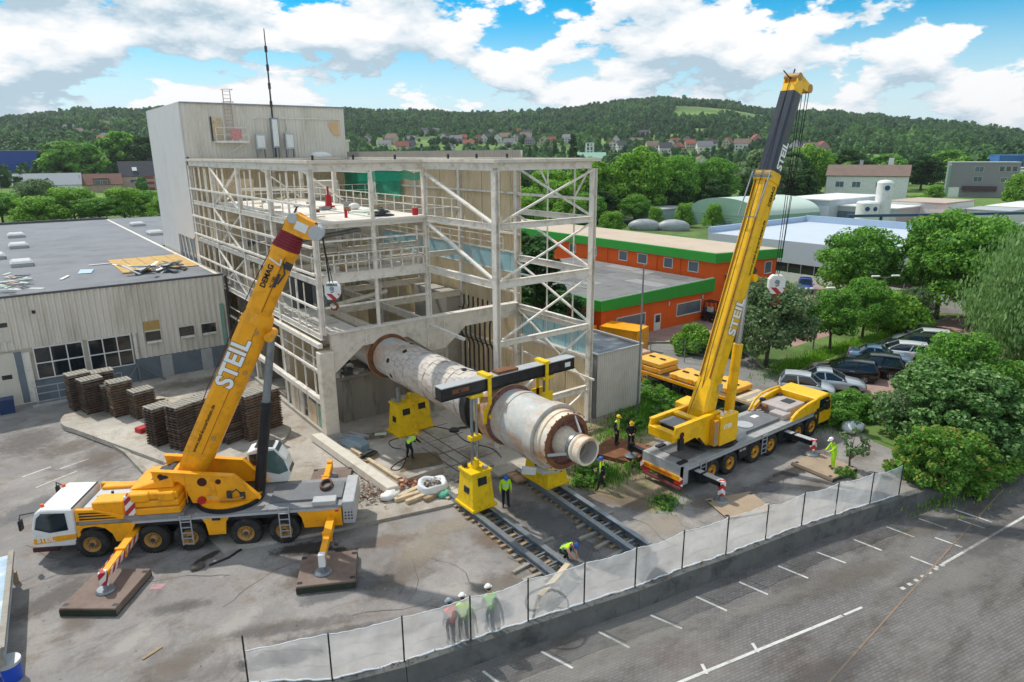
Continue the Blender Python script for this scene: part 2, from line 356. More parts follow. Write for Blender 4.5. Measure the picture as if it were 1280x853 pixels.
def paver_mat():
    m = bpy.data.materials.new('concrete_pavers'); m.use_nodes = True; nt = m.node_tree; N = nt.nodes; L = nt.links; b = N['Principled BSDF']
    b.inputs['Roughness'].default_value = .9; b.inputs['Specular IOR Level'].default_value = .2
    g = N.new('ShaderNodeNewGeometry'); mp = N.new('ShaderNodeMapping'); mp.inputs['Rotation'].default_value = (0, 0, radians(11)); L.new(g.outputs['Position'], mp.inputs[0])
    br = N.new('ShaderNodeTexBrick'); br.inputs['Scale'].default_value = 1; br.inputs['Brick Width'].default_value = .215; br.inputs['Row Height'].default_value = .12; br.inputs['Mortar Size'].default_value = .011
    br.inputs['Mortar Smooth'].default_value = .3
    br.inputs['Color1'].default_value = (*lin('#787573'), 1); br.inputs['Color2'].default_value = (*lin('#6d6a68'), 1); br.inputs['Mortar'].default_value = (*lin('#5b5957'), 1)
    L.new(mp.outputs[0], br.inputs['Vector'])
    def noise(s, a, b_, st=(1, 1, 1), rot=0):
        q = N.new('ShaderNodeMapping'); L.new(g.outputs['Position'], q.inputs[0]); q.inputs['Scale'].default_value = st; q.inputs['Rotation'].default_value = (0, 0, rot)
        n = N.new('ShaderNodeTexNoise'); n.inputs['Scale'].default_value = s; n.inputs['Detail'].default_value = 7; n.inputs['Roughness'].default_value = .65; L.new(q.outputs[0], n.inputs['Vector'])
        r = N.new('ShaderNodeMapRange'); r.inputs[1].default_value = a; r.inputs[2].default_value = b_; L.new(n.outputs['Fac'], r.inputs[0]); return r.outputs[0]
    def mul(f, c, col, bt='MIX'):
        x = N.new('ShaderNodeMix'); x.data_type = 'RGBA'; x.blend_type = bt; L.new(f, x.inputs[0]); L.new(c, x.inputs[6]); x.inputs[7].default_value = (*lin(col), 1); return x.outputs[2]
    c = mul(noise(.3, .45, .85, (.3, 1, 1), -.55), br.outputs['Color'], '#8d8982')
    c = mul(noise(.16, .56, .8), c, '#c9a6a2', 'MULTIPLY')
    c = mul(noise(.7, .48, .8, (.5, 1.2, 1), .3), c, '#a9a091', 'MULTIPLY')
    L.new(c, b.inputs['Base Color'])
    bp = N.new('ShaderNodeBump'); bp.inputs['Strength'].default_value = .5; bp.inputs['Distance'].default_value = .012; bp.invert = True; L.new(br.outputs['Fac'], bp.inputs['Height']); L.new(bp.outputs[0], b.inputs['Normal'])
    return m
paverm = paver_mat()

def sheet(name, poly, z, m, thick=0):
    b = MB()
    if thick: b.prism(poly, (0, 0, z-thick), (1, 0, 0), (0, 1, 0), 0, thick)
    else: b.add([(x, y, z) for x, y in poly], [list(range(len(poly)))])
    return struct(b.build(name, m))
FENCE = [(-14.5, -14.2), (-9.9, -16.75), (-7.7, -18.3), (-5.45, -19.0), (-3.1, -19.5), (-.9, -19.95), (1.4, -20.45), (3.65, -20.95), (6.05, -21.3), (8.35, -21.75), (10.7, -22.1), (13, -22.45), (15.1, -22.9), (17.4, -23.4), (19.4, -23.85)]
WALL = [(-30, -5.7)]+FENCE+[(24, -24.9), (30, -26), (60, -30)]
sheet('parking_lot', [(-60, -25)]+[(x, y+.1) for x, y in WALL]+[(60, -90), (-60, -90)], -.75, paverm)
sheet('yard_ground', WALL+[(160, -30), (160, 190), (-160, 190), (-160, -5.7)], 0, grassm)
sheet('asphalt_yard', [(x, y+.02) for x, y in WALL[:-2]]+[(25, -20), (30, -13.3), (31, -3), (24, 3), (14, 27), (0, 19), (-60, 19), (-60, -5.6)], .004, asphalt)
sheet('concrete_slab', [(-11.8, 12.3), (-10, 5.2), (-9.6, 1.5), (-8.5, -8.5), (-4.2, -9.8), (1.06, -11.06), (2.4, -11.3), (2.4, -9.2), (7.2, -10.6), (7.6, -7.6), (14.3, -7.4), (14.3, 27.4), (0, 27.4), (0, 18.9), (-11.5, 18.9)], .15, slabm, .15)
def disc_poly(c, r, a0, a1, n): return [(c[0]+r*cos(radians(a0+(a1-a0)*i/n)), c[1]+r*sin(radians(a0+(a1-a0)*i/n))) for i in range(n+1)]
sheet('round_platform', disc_poly((-5.3, 3.8), 3.9, -147, 33, 24)+disc_poly((-9.6, 12.4), 3.1, 33, 213, 18), .36, slabm, .3)
sheet('earth_patch', [(7.4, -10.8), (12.8, -7.6), (19, -7.3), (22, -7.6), (21, -10.5), (13, -12.7), (10.9, -17), (8.6, -17.6), (7.3, -13)], .008, dirtm)
sheet('side_road', [(24.2, 6), (29, 3.6), (35.9, -1.7), (33.7, -6), (31.8, -8.2), (32.9, -10.7), (29.5, -13), (25, -12), (22.5, -6), (20, -2)], .009, roadm)
sheet('car_park', [(29.5, -13.1), (32.7, -10.9), (34, -10.2), (62, -10), (66, -14), (62, -22), (40, -26), (28.5, -19)], .012, redpave)
sheet('forecourt', [(29.5, 3.5), (36.2, -1.6), (40, -6), (46, -6), (70, -3), (70, 8), (45, 8), (31, 5)], .006, redpave)
sheet('far_road', [(60, -4), (66, -12), (95, -10), (140, 2), (140, 8), (100, 0), (72, 3)], .016, roadm)
# kerb along the planted island
b = MB()
kp = [(24.4, 6.4), (29.2, 4), (36.1, -1.6), (33.9, -5.9), (32.1, -8.2), (33.1, -10.7), (34.1, -10.1), (62, -9.9)]
for p, q in zip(kp[:-1], kp[1:]): b.beam((*p, .05), (*q, .05), .14, .2)
struct(b.build('kerb', kerbm))
# yard kerb line at the left of the slab
b = MB()
for p, q in (((-11.9, 12.4), (-10.1, 5.2)), ((-10.1, 5.2), (-9.7, 1.5))): b.beam((*p, .1), (*q, .1), .25, .26)
struct(b.build('kerb', kerbm))
# painted lines
linem = M('worn_line_paint', '#c9c8c2', .8, var=.1, scale=4, dirt='#8d8a84', dsc=3, damt=.8)
b = MB()
def line(p, q, w, z): 
    p, q = V((*p, z)), V((*q, z)); n = (q-p).normalized().cross(Z3)*w/2; b.add([p-n, q-n, q+n, p+n], [(0, 1, 2, 3)])
for i, (p, q) in enumerate((((-3.1, -20.2), (-2.9, -21.6)), ((-.9, -20.7), (-.55, -22.0)), ((1.45, -21.2), (1.75, -22.5)), ((3.7, -21.75), (4.05, -23.0)), ((6.0, -22.1), (6.25, -23.4)), ((8.2, -22.6), (8.4, -23.8)), ((10.5, -22.95), (10.7, -24.2)), ((12.8, -23.4), (13.0, -24.6)), ((15.1, -23.9), (15.2, -25.1)), ((17.4, -24.3), (17.5, -25.5)), ((19.4, -24.9), (19.5, -26.1)), ((21.7, -25.6), (21.8, -27.2)))):
    line(p, q, .1, -.744)
line((-4, -23.45), (9.5, -26.28), .12, -.742); line((9.6, -26.3), (10.6, -26.5), .1, -.742)
line((16.2, -27.2), (26, -28.2), .12, -.742)
for i in range(7): line((13.0+i*.5, -26.9-.05*i), (13.2+i*.5, -26.95-.05*i), .16, -.741)
for x in (2.9, 5.2): line((x, -25.0-(x-2.9)*.2), (x+.25, -24.6-(x-2.9)*.2), .12, -.741)
for x in (15.7, 18.2, 20.8): line((x, -26.1), (x+.1, -27.2), .1, -.741)
struct(b.build('line_marking', linem))
b = MB()
for p, q in (((-15, 5.6), (-13.7, 6.1)), ((-13.3, 5.5), (-11.9, 6.0)), ((-14.5, 3.7), (-12.6, 4.6))): line(p, q, .12, .01)
struct(b.build('line_marking', linem))
b = MB(); pinkm = M('pink_marker_paint', '#b98d92', .9, var=.2, scale=6, dirt='#7f7a77', dsc=3, damt=1)
b.add([(-11.5, -9.3, .012), (-11.1, -9.55, .012), (-10.9, -9.3, .012), (-11.3, -9.0, .012)], [(0, 1, 2, 3)])
struct(b.build('paint_spot', pinkm))
b = MB(); b.beam((2.2, -28.0, -.742), (26, -26.3, -.742), .07, .012); struct(b.build('drain_channel', M('rusty_drain', '#857260', .8, var=.2)))
b = MB(); b.cyl((0, 0, -.75), (0, 0, -.738), .28, n=20); o = struct(b.build('manhole_cover', M('iron_cover', '#6a6763', .6, .4, var=.2))); o.location = (19.2, -26.9, 0)
# pit covers and channels on the slab
b = MB()
b.add([(1.0, -6.6, .157), (3.4, -7.2, .157), (3.9, -5.6, .157), (2.6, -4.9, .157)], [(0, 1, 2, 3)])
struct(b.build('oil_stain', M('wet_stain', '#6b5f4b', .5, var=.25, scale=2, dirt='#4a4132', dsc=1.5, damt=.6)))
b = MB()
for x in (3.5, 4.1, 4.8): 
    b.box(x, x+.06, -9.3, -1.5, .15, .158)
for x, y in ((3.2, -2.4), (3.2, -4.2), (3.2, -6), (3.2, -7.7)): b.box(x, 6.6, y, y+.05, .15, .159)
struct(b.build('rail_groove', M('groove_shadowed_iron', '#4a443c', .8, var=.2)))

# stains, darker grey patches, tyre marks and sand with outlines of their own
def stain_mat(name, col, rough=.85, soft=.5, amt=.85, sc=1.6):
    m = bpy.data.materials.new(name); m.use_nodes = True; nt = m.node_tree; N = nt.nodes; L = nt.links; b = N['Principled BSDF']; b.inputs['Base Color'].default_value = (*lin(col), 1); b.inputs['Roughness'].default_value = rough; b.inputs['Specular IOR Level'].default_value = .3
    tc = N.new('ShaderNodeTexCoord'); v = N.new('ShaderNodeVectorMath'); v.operation = 'LENGTH'; L.new(tc.outputs['Object'], v.inputs[0])
    g = N.new('ShaderNodeNewGeometry'); n = N.new('ShaderNodeTexNoise'); n.inputs['Scale'].default_value = sc; n.inputs['Detail'].default_value = 8; n.inputs['Roughness'].default_value = .7; L.new(g.outputs['Position'], n.inputs['Vector'])
    a = N.new('ShaderNodeMath'); a.operation = 'MULTIPLY_ADD'; L.new(n.outputs['Fac'], a.inputs[0]); a.inputs[1].default_value = 1.5; a.inputs[2].default_value = -.75
    c = N.new('ShaderNodeMath'); c.operation = 'ADD'; L.new(a.outputs[0], c.inputs[0]); L.new(v.outputs['Value'], c.inputs[1])
    r = N.new('ShaderNodeMapRange'); r.interpolation_type = 'SMOOTHSTEP'; r.inputs[1].default_value = 1-soft; r.inputs[2].default_value = 1.0; r.inputs[3].default_value = amt; r.inputs[4].default_value = 0; L.new(c.outputs[0], r.inputs[0])
    t = N.new('ShaderNodeBsdfTransparent'); mx = N.new('ShaderNodeMixShader'); L.new(r.outputs[0], mx.inputs[0]); L.new(t.outputs[0], mx.inputs[1]); L.new(b.outputs[0], mx.inputs[2]); L.new(mx.outputs[0], N['Material Output'].inputs[0]); return m
drab = stain_mat('darker_asphalt', '#6a6a6b', .55, .6, .65); oil = stain_mat('oil_mark', '#3b3835', .5, .45, .7, 3); sand = stain_mat('sandy_dust', '#aa9f8d', .95, .85, .5); pale = stain_mat('pale_dust', '#b8b3ac', .95, .8, .6); rusts = stain_mat('rust_wash', '#86705d', .9, .85, .45); brown = stain_mat('brown_silt', '#796e62', .9, .85, .5); tyrem = stain_mat('tyre_mark', '#676360', .8, .7, .45, 2.5)
SZ = [.012]
def stain(x, y, rx, ry, rz, m, z=0):
    SZ[0] += .0006; b = MB(); b.add([(-1.7, -1.7, 0), (1.7, -1.7, 0), (1.7, 1.7, 0), (-1.7, 1.7, 0)], [(0, 1, 2, 3)]); o = b.build('ground_stain', m); o.location = (x, y, z+SZ[0]); o.scale = (rx, ry, 1); o.rotation_euler = (0, 0, radians(rz)); return struct(o)
brownf = stain_mat('faint_brown_silt', '#6f675b', .9, .8, .35); palef = stain_mat('faint_pale_dust', '#96928b', .95, .85, .4)
for a in ((4.2, -15.2, 1.3, 3.2, 8, drab), (3.6, -17.6, 1.2, 1.6, 0, drab), (-3.2, -14.6, 2.6, 1.3, 20, brown), (-5.5, -13.8, 2.2, .9, -10, drab), (-1.5, -13.3, 2.2, 1.4, 30, sand), (.4, -12.6, 1.8, .9, -15, sand), (-9.5, -13.5, 2.6, .8, 20, pale), (-12.6, -12.2, 1.6, .7, 30, pale), (-10.8, -11.2, 1.6, .5, -20, tyrem), (-13.2, 3.5, 2.2, 1.0, 30, pale), (-12.5, -1.2, 2.0, 1.2, 15, brown), (-14.5, -7.6, 2.4, .9, 25, tyrem), (-8.0, -14.8, 3.2, .5, -25, tyrem), (-6.5, -16.3, 3, .45, -22, tyrem), (-12.8, 8.5, 2.2, 1.6, 0, brown), (-14.4, 11, 2.2, 2.8, 0, tyrem),  # opens with the darker grey patches between the skid tracks
          (7.8, -15.2, .9, 1.8, 35, rusts), (8.6, -16.4, 1.3, 1.2, 0, brown), (8.2, -18.6, 1.5, 1.4, 0, sand), (14.5, -19.3, 2.2, .8, -10, drab), (15.5, -20.6, 1.6, .6, -10, pale), (13.6, -20.8, 1.3, .6, -20, sand), (21.5, -18.4, 1.8, 1.2, 20, tyrem), (17.5, -19.2, 2.6, .5, -5, oil), (-9.1, -8.4, .8, .25, 20, oil), (-4.8, -11.2, 1.0, .4, -30, oil), (5.2, -17.8, 1.1, .7, 10, brown), (-2.2, -16.8, 2.0, .7, -15, pale), (-4.6, -17.4, 1.8, .6, -10, brown)): stain(*a)
for a in ((-6, -12.2, 2.4, 1.0, 10, brown), (-2.6, -11.9, 1.8, .8, -20, rusts), (-11.6, -14.4, 2.2, 1.0, 15, brown), (-8.6, -16.2, 1.6, .6, -20, oil), (-13.8, -9.6, 1.8, .9, 60, brown), (-14.6, 1.2, 2.2, 1.2, 20, drab), (-11.6, 5.6, 1.5, 2.0, 10, brown), (-12.9, -5.6, 2.2, .9, -30, drab), (1.2, -14.6, 1.0, 1.6, 15, rusts), (-.4, -17.6, 1.8, 1.0, -15, brown), (-5.6, -10.3, 1.6, .6, -25, oil), (11.6, -18.4, 1.8, .9, -15, brown), (17.2, -20.6, 1.8, .7, -10, brown), (22.5, -20.4, 1.6, 1.0, 0, brown)): stain(*a)
for a in ((-3, 12.5, 3.2, 2.6, 20, brown), (-4.5, 15.8, 4.0, 1.5, -10, brown), (-1.6, 9, 1.8, 2.8, 0, pale), (-7, -2.5, 1.8, 3.2, 0, pale), (-3.4, -4.6, 1.9, 2.6, 0, sand), (1.5, -9, 1.9, .8, 5, sand), (5.4, -7.2, 1.2, 1.6, 10, rusts), (2.2, -1.6, 1.6, .9, -10, rusts), (-3, -9.4, 1.7, .6, -12, pale), (3.2, -4, 1.5, 1.5, 0, pale), (-9.3, 6.2, .8, 2.2, 15, brown)): stain(*a, .15)
for a in ((-4.6, 3.0, 2.4, 1.6, 0, sand), (-9.4, 12.2, 2, 1.6, 0, brown)): stain(*a, .36)
for a in ((3, -22.6, 4, .7, -12, palef), (12, -25.2, 5, .9, -12, brownf), (8, -24.1, 4.5, .5, -12, palef), (16, -28, 5, 1.2, -10, palef), (20, -27.5, 3, 1.2, 0, tyrem), (-2, -24.5, 3, .8, -10, brownf), (6, -27.5, 3.5, .7, -10, tyrem), (19, -25.6, 3, .7, -15, brownf)): stain(*a, -.752)

# cracks, patched seams and litter on the old asphalt
b = MB(); rg = random.Random(4)
for (x, y, a, n) in ((-13, -3, -20, 9), (-14, 6, -60, 8), (-9.5, -12.2, 15, 9), (-6, -15.6, -30, 8), (-12, 2.2, 40, 7), (-1.6, -14.2, -70, 8), (1.0, -16.2, -100, 6), (12.8, -16.8, -60, 7), (16.2, -19.6, 10, 7), (-11.6, -8.6, -10, 7), (-3.8, -16.2, 35, 6), (9.2, -19.6, -20, 6), (-15.2, -2.5, -75, 8), (7.2, -19.8, 70, 5)):
    p = V((x, y, .0105)); d = radians(a)
    for i in range(n):
        d += rg.uniform(-.5, .5); q = p+V((cos(d), sin(d), 0))*rg.uniform(.3, .7); m_ = (q-p).normalized().cross(Z3)*rg.uniform(.008, .022); b.add([p-m_, q-m_, q+m_, p+m_], [(0, 1, 2, 3)]); p = q
struct(b.build('asphalt_crack', M('crack_filler', '#4c4947', .8, var=.2)))
b = MB()
for i in range(900):
    x, y = rg.uniform(-16, 14), rg.uniform(-20, 14)
    if y < -16.5-.45*(x+10)*.5+.3 or rg.random() < .2: continue
    z = .155 if (x > -9 and y > -9.3 and x < 14) else .006
    s_ = rg.uniform(.012, .045); c = V((x, y, z)); r = [c+V((rg.uniform(-s_, s_), rg.uniform(-s_, s_), rg.uniform(0, s_))) for _ in range(5)]; b.cur = rg.choice((0, 0, 1, 2)); b.add(r, [(0, 1, 2), (0, 2, 3), (0, 3, 4), (1, 4, 2), (2, 4, 3), (0, 4, 1)])
tag(b.build('yard_litter', [conc, woodp, pipeg]), 'small stones and bits of litter scattered over the yard', 'litter', kind='stuff')
# ================================================================= kiln building (steel frame under demolition)
KB = thing('factory_building', 'half dismantled beige steel frame factory building around the kiln', 'building', (0, 0, 0))
YS = (0, 6.9, 13.4, 20.2, 27)
def col_(x, y, z0, z1, w=.27): MB().ibeam((x, y, z0), (x, y, z1), w, .28, (1, 0, 0), .045).build('column', cream, KB)
for y in YS:
    for x in (0, 7, 14):
        if y == 0 and x == 0: col_(x, y, 6.45, 15.6)
        elif y == 0 and x == 7: col_(x, y, 6.45, 15.6)
        else: col_(x, y, 0, 15.6, .3 if x == 0 else .27)
col_(7, -7.3, 0, 15.6, .36); col_(14, -7.3, 0, 15.6, .36)
MB().box(-.42, .42, -.32, .32, .15, 5.5).build('column', beige, KB, .03); MB().frustum(-.6, .6, -.5, .5, .15, .5, .18).build('column_foot', conc, KB)
def bm(p, q, w=.22, h=.36, m=cream, nm='beam'): return MB().ibeam(p, q, w, h, Z3, .035).build(nm, m, KB)
def rod(p, q, w=.11, m=cream, nm='rail'): return MB().beam(p, q, w, w).build(nm, m, KB)
# facade on the left (x = 0)
for z, h, y1 in ((15.78, .4, 27), (12.62, .3, 27), (9.5, .3, 27), (6.35, .34, 27)):
    for a, c in zip(YS[:-1], YS[1:]): bm((-.05, a, z), (-.05, c, z), .2, h)
for z, y1, w in ((13.75, 27, .12), (11.5, 27, .13), (9.98, 27, .12), (5.85, 13.2, .26), (2.36, 13.2, .3), (4.2, 27, .12), (8.05, 27, .12)):
    rod((-.22, 0, z), (-.22, y1, z), w)
MB().box(-.3, .1, .3, 18.8, .15, .38).build('sill', conc, KB)
def brace(p, q, w=.15): MB().beam(p, q, w, .1).build('brace', cream, KB)
for (a, c) in ((13.4, 20.2),):
    for z0, z1 in ((12.8, 15.5), (9.7, 12.4), (6.6, 9.3)):
        brace((-.12, c-.2, z1), (-.12, a+.2, z0)); brace((.05, a+.2, z1), (.05, c-.2, z0))
for y in (3.4, 10.2, 16.8, 23.6, 22, 25.2):
    for z0, z1 in ((12.8, 15.5), (9.7, 12.4), (6.6, 9.3)): rod((-.1, y, z0), (-.1, y, z1), .1, nm='stud')
for y in (2.3, 4.6, 8.4, 11.6, 18.4, 21.8):
    for z0, z1 in ((12.9, 15.4), (9.9, 12.3), (6.7, 9.2)): rod((-.06, y, z0), (-.06, y, z1), .06, nm='stud')
for z in (10.9, 7.3, 4.9): rod((-.16, 0, z), (-.16, 27, z), .06)
for y in (1.6, 3.2, 4.9): rod((-.1, y, .3), (-.1, y, 5.8), .09, nm='stud')
for y in (4.0, 2.4): 
    rod((.3, y-.7, 3.6), (.3, y+.7, 3.6), .1); rod((.3, y-.7, 4.0), (.3, y+.7, 4.0), .1)
for i, (y, z1, m) in enumerate(((5.9, 2.1, beige), (5.2, 2.2, woodp), (4.3, 2.0, beige), (2.9, 1.75, cladin), (2.2, 1.7, cladin), (1.2, 1.8, sagegreen))):
    MB().box(-.14, -.06, y-.32, y+.32, .3, z1).build('infill_panel', m, KB)
# cross beams inside
for z, h in ((15.7, .45), (12.45, .4), (9.3, .4), (6.15, .45)):
    for y in YS[1:]:
        bm((.2, y, z), (6.8, y, z), .22, h, beige); bm((7.2, y, z), (13.8, y, z), .22, h, beige)
    for x in (3.5, 7):
        for a, c in zip(YS[:-1], YS[1:]): bm((x, a+.2, z-.05), (x, c-.2, z-.05), .18, h, beige)
# front (y = 0)
for x0, x1 in ((.2, 6.85), (7.2, 13.8)):
    bm((x0, 0, 15.76), (x1, 0, 15.76), .2, .42)
bm((.2, -.02, 12.68), (6.85, -.02, 12.68), .22, .4); bm((.2, -.02, 9.66), (6.85, -.02, 9.66), .26, .56)
for z, w in ((8.06, .1), (11.0, .07), (10.5, .06), (11.78, .1)): rod((.2, -.15, z), (6.85, -.15, z), w)
for i in range(9): rod((.9+i*.72, -.15, 9.95), (.9+i*.72, -.15, 11), .06, nm='post')
MB().prism([(.42, 5.5), (.42, 6.45), (13.8, 6.5), (13.8, 5.6), (9.6, 5.55), (8.0, 4.35), (6.9, 4.35), (5.3, 5.55), (2.3, 5.5), (.42, 4.1)], (0, 0, 0), (1, 0, 0), (0, 0, 1), -.2, .2).build('portal_beam', beige, KB)
MB().box(.3, 13.9, -.32, .26, 6.5, 6.56).build('portal_flange', cream, KB)
MB().box(6.95, 7.85, -.25, .25, .15, 4.35).build('column', conc, KB)
for x in (2.5, 6.7, 7.9): MB().box(x, x+.05, -.26, -.2, 4.6 if x > 3 else 5.5, 6.5).build('stiffener', cream, KB)
for x in (3.5,): rod((x, 0, 9.9), (x, 0, 15.5), .2, nm='post'); rod((x, 0, 6.5), (x, 0, 9.4), .16, nm='post')
brace((3.6, 20, 15.4), (6.9, 20, 12.9), .12); brace((4.0, 12, 15.4), (7, 12, 13.2), .18)
# open bay at the right (x 7..14, y -7.3..0)
bm((7.2, -7.3, 15.78), (13.8, -7.3, 15.78), .2, .38); bm((7, -7.1, 15.78), (7, -.2, 15.78), .2, .38); bm((14, -7.1, 15.78), (14, -.2, 15.78), .2, .38)
for z, h in ((12.72, .34), (9.62, .42), (6.3, .3)):
    bm((7.2, -7.3, z), (13.8, -7.3, z), .24, h)
    bm((14, -7.1, z), (14, -.2, z), .24, h)
    if z > 6.5: bm((7, -7.1, z), (7, -.2, z), .24, h)
bm((7.2, -7.3, 2.3), (13.8, -7.3, 2.3), .24, .36)
rod((14, -7.3, 13.85), (14, 0, 13.85), .15); rod((14, -7.3, 4.25), (14, 0, 4.25), .12); rod((7, -4, 5.9), (7, -.2, 6.0), .16); rod((13.8, -8, 3.0), (13.8, -1, 3.2), .1)
for y in (-3.1, -5.6): rod((14.1, y, 4), (14.1, y, 15.6), .07, nm='stud')
for z0, z1 in ((12.95, 15.5), (9.9, 12.5), (6.55, 9.35), (2.6, 6.1)):
    brace((7.3, -7.4, z0), (13.8, -7.4, z1), .1); brace((13.95, -.2, z1), (13.95, -7.1, z0), .14)
brace((7.0, -.3, 15.3), (7.0, -7.0, 12.9), .26); brace((7.0, -.3, 12.4), (7.0, -7.0, 9.9), .22)
brace((14.1, -2.3, 15.5), (14.1, -3.6, 13.9), .07); brace((14.1, -6.8, 15.5), (14.1, -5.6, 13.9), .07)
rod((12, -7.3, 1.2), (14, -7.3, 2.2), .12, nm='brace')
# railings
def railing(p, q, n, h=1.05):
    b = MB(); p, q = V(p), V(q)
    for k in (h, h*.55): b.beam(p+Z3*k, q+Z3*k, .05, .05)
    for i in range(n+1): r = p.lerp(q, i/n); b.beam(r, r+Z3*h, .05, .05)
    b.build('railing', cream, KB)
railing((7, .2, 12.85), (7, 20, 12.85), 16); railing((7, -.2, 12.95), (7, -4, 12.95), 4); railing((.3, 1.6, 9.85), (7, 1.6, 9.85), 8); railing((7, 1, 9.85), (7, 13, 9.85), 10)
railing((3, 20, 12.85), (13.8, 20, 12.85), 9); railing((-.1, .3, 6.6), (-.1, 3.2, 6.6), 3, .5)
railing((13.6, 1, 9.9), (13.6, 20, 9.9), 14)
# floors and roof strips
floorm = M('dusty_floor', '#ddd7cc', .85, var=.08, scale=1, dirt='#93897a', dsc=.6, damt=.5)
for nm, x0, x1, y0, y1, z in (('floor_slab', .15, 7.1, -.2, 21, 12.72), ('floor_slab', .15, 6.9, .2, 1.6, 9.72), ('floor_slab', .15, 7, 13.5, 26.8, 9.55), ('floor_slab', .15, 7, 14, 26.8, 6.4), ('floor_slab', .15, 2.2, .4, 12, 6.36)):
    MB().box(x0, x1, y0, y1, z, z+.14).build(nm, floorm, KB)
roofm = M('pale_roof_deck', '#d6cdbf', .85, var=.08, scale=1.2, dirt='#8c8374', dsc=.8, damt=.5)
for x0, x1, y0, y1 in ((-.25, 14.25, 24.5, 27.3), (-.25, .5, -.3, 24.5), (13.2, 14.25, -.3, 24.5), (.5, 13.2, -.3, .6), (6.75, 14.3, -7.6, -6.6), (13.3, 14.3, -6.6, -.3), (6.75, 7.5, -6.6, -.3)):
    MB().box(x0, x1, y0, y1, 15.99, 16.16).build('roof_deck', roofm, KB)
for x, y in ((.3, .2), (2.6, .1), (5.2, .1), (8.7, -.1), (11, .2), (13.4, .2)):
    MB().box(x-.05, x+.05, y-.05, y+.05, 16.16, 16.42).build('roof_post', black, KB)
# right hand wall: ribbed panels one by one, glazing strip, parapet
def panels(y0, y1, z0, z1, m, n, x=14.16):
    w = (y1-y0)/n
    base = None
    for i in range(n):
        a = y0+i*w
        if base is None:
            base = MB().corr((0, w-.02), (0, 0), 0, z1-z0, .16, .035).build('wall_panel', m, KB); base.location = (x, a, z0)
        else:
            o = bpy.data.objects.new('wall_panel', base.data); COL.objects.link(o); o.parent = KB; o.location = (x+rnd.uniform(-.02, .02), a, z0)
panels(-.3, 27, 9.95, 16.0, cladin, 24); panels(-.3, 27, 5.6, 8.45, cladin, 24); panels(-.3, 27, .2, 5.55, cladin, 24, 14.2)
panels(-7.2, -.4, .2, 3.95, cladin, 6)
def panes(y0, y1, z0, z1, n):
    w = (y1-y0)/n; me = None
    for i in range(n):
        if me is None: me = MB().box(0, .04, .04, w-.04, 0, z1-z0).mesh('window_pane', glassb)
        o = bpy.data.objects.new('window_pane', me); COL.objects.link(o); o.parent = KB; o.location = (14.14, y0+i*w, z0)
panes(-.3, 27, 8.5, 9.85, 22); panes(-7.2, -.4, 4.35, 5.75, 6)
b = MB(); b.box(14.1, 14.3, -7.3, 27, 8.45, 8.52); b.box(14.1, 14.3, -.3, 27, 9.85, 9.93); b.box(14.1, 14.3, -7.3, -.3, 3.97, 4.33); b.box(14.1, 14.3, -7.3, -.3, 5.76, 6.1); b.build('window_frame', cream, KB)
for z in (13.9, 11.2, 7.2, 3): rod((13.98, -.3 if z > 4 else -.3, z), (13.98, 27, z), .14)
MB().corr((14.25, 27), (14.25, -.1), 16.16, 16.66, .2, .05).build('parapet', M('grey_parapet', '#9b978f', .7, var=.08), KB)
MB().box(14.3, 14.45, -.1, 27, 16.16, 16.64).build('parapet', beige, KB)
# pipes up the right wall
for i in range(7):
    y = 2.2+i*.62; x = 13.5
    MB().tube([(x, y, .3), (x, y, 2.6), (x-.5, y-.3, 3.4), (x-.5, y-.3, 4.6), (x, y, 5.5), (x, y, 6.2)], .07, 6).build('pipe', pipeg, KB)
rod((13.3, 1.8, 3.0), (13.3, 6.4, 3.0), .06, pipeg); rod((13.3, 1.8, 5.2), (13.3, 6.4, 5.2), .06, pipeg)
MB().box(12.6, 13.9, 7, 12, .15, 6.2).build('concrete_wall', conc, KB)
# kiln support pier and things left inside
MB().frustum(1.5, 6.4, 1.6, 4.2, .15, 3.0, .15).build('pier', concd, KB)
MB().frustum(2.0, 6.0, 12, 15, .15, 3.1, .2).build('pier', concd, KB)
MB().box(1.3, 6.5, 1.4, 4.4, 3.0, 3.25).build('pier_cap', concd, KB, .05)
for i in range(46):
    x, y = rnd.uniform(1.2, 3.2), rnd.uniform(1.3, 4.2); s = rnd.uniform(.1, .32)
    MB().box(-s, s, -s*.6, s*.6, 0, s*rnd.uniform(.5, 1.3)).build('rubble_block', rnd.choice([conc, concd, beige, pipeg]), KB).matrix_local = Matrix.Translation((x, y, 3.25)) @ Matrix.Rotation(rnd.uniform(0, 3), 4, 'Z') @ Matrix.Rotation(rnd.uniform(-.5, .5), 4, 'X')
for y, z in ((2.2, 7.6), (5, 4.3), (9, 7.7), (15, 7.6), (8, 10.9), (16, 10.8), (23, 10.9), (18, 13.9)):
    MB().cyl((1.5, y, z), (1.5+rnd.uniform(2, 8), y+rnd.uniform(-1, 1), z+rnd.uniform(-.4, .6)), .09+.07*rnd.random(), n=10).build('pipe', rnd.choice([beige, cream, steel, beige]), KB)
for x, y, z, sx, sy, sz, m in ((3.0, 7.4, 6.5, .5, .5, 1.0, steel), (1.8, 8, 6.5, 1.2, 1, 2.0, pipeg), (3.8, 9, 6.4, 1.6, 1.4, 1.6, steel), (4.2, 18, 9.7, 2.2, 1.8, 1.9, beige), (1.6, 22, 9.7, 2.6, 2, 1.6, cladin), (10, 16, 9.7, 3, 3, 1.4, conc), (9.6, 22, 12.85, 2, 2, 1.4, beige), (1.4, 15, 6.5, 2, 2.4, 2, woodp), (2.5, 24, 12.9, 3, 2, 1.6, woodp)):
    MB().box(x-sx/2, x+sx/2, y-sy/2, y+sy/2, z, z+sz).build('cabinet', m, KB, .04)
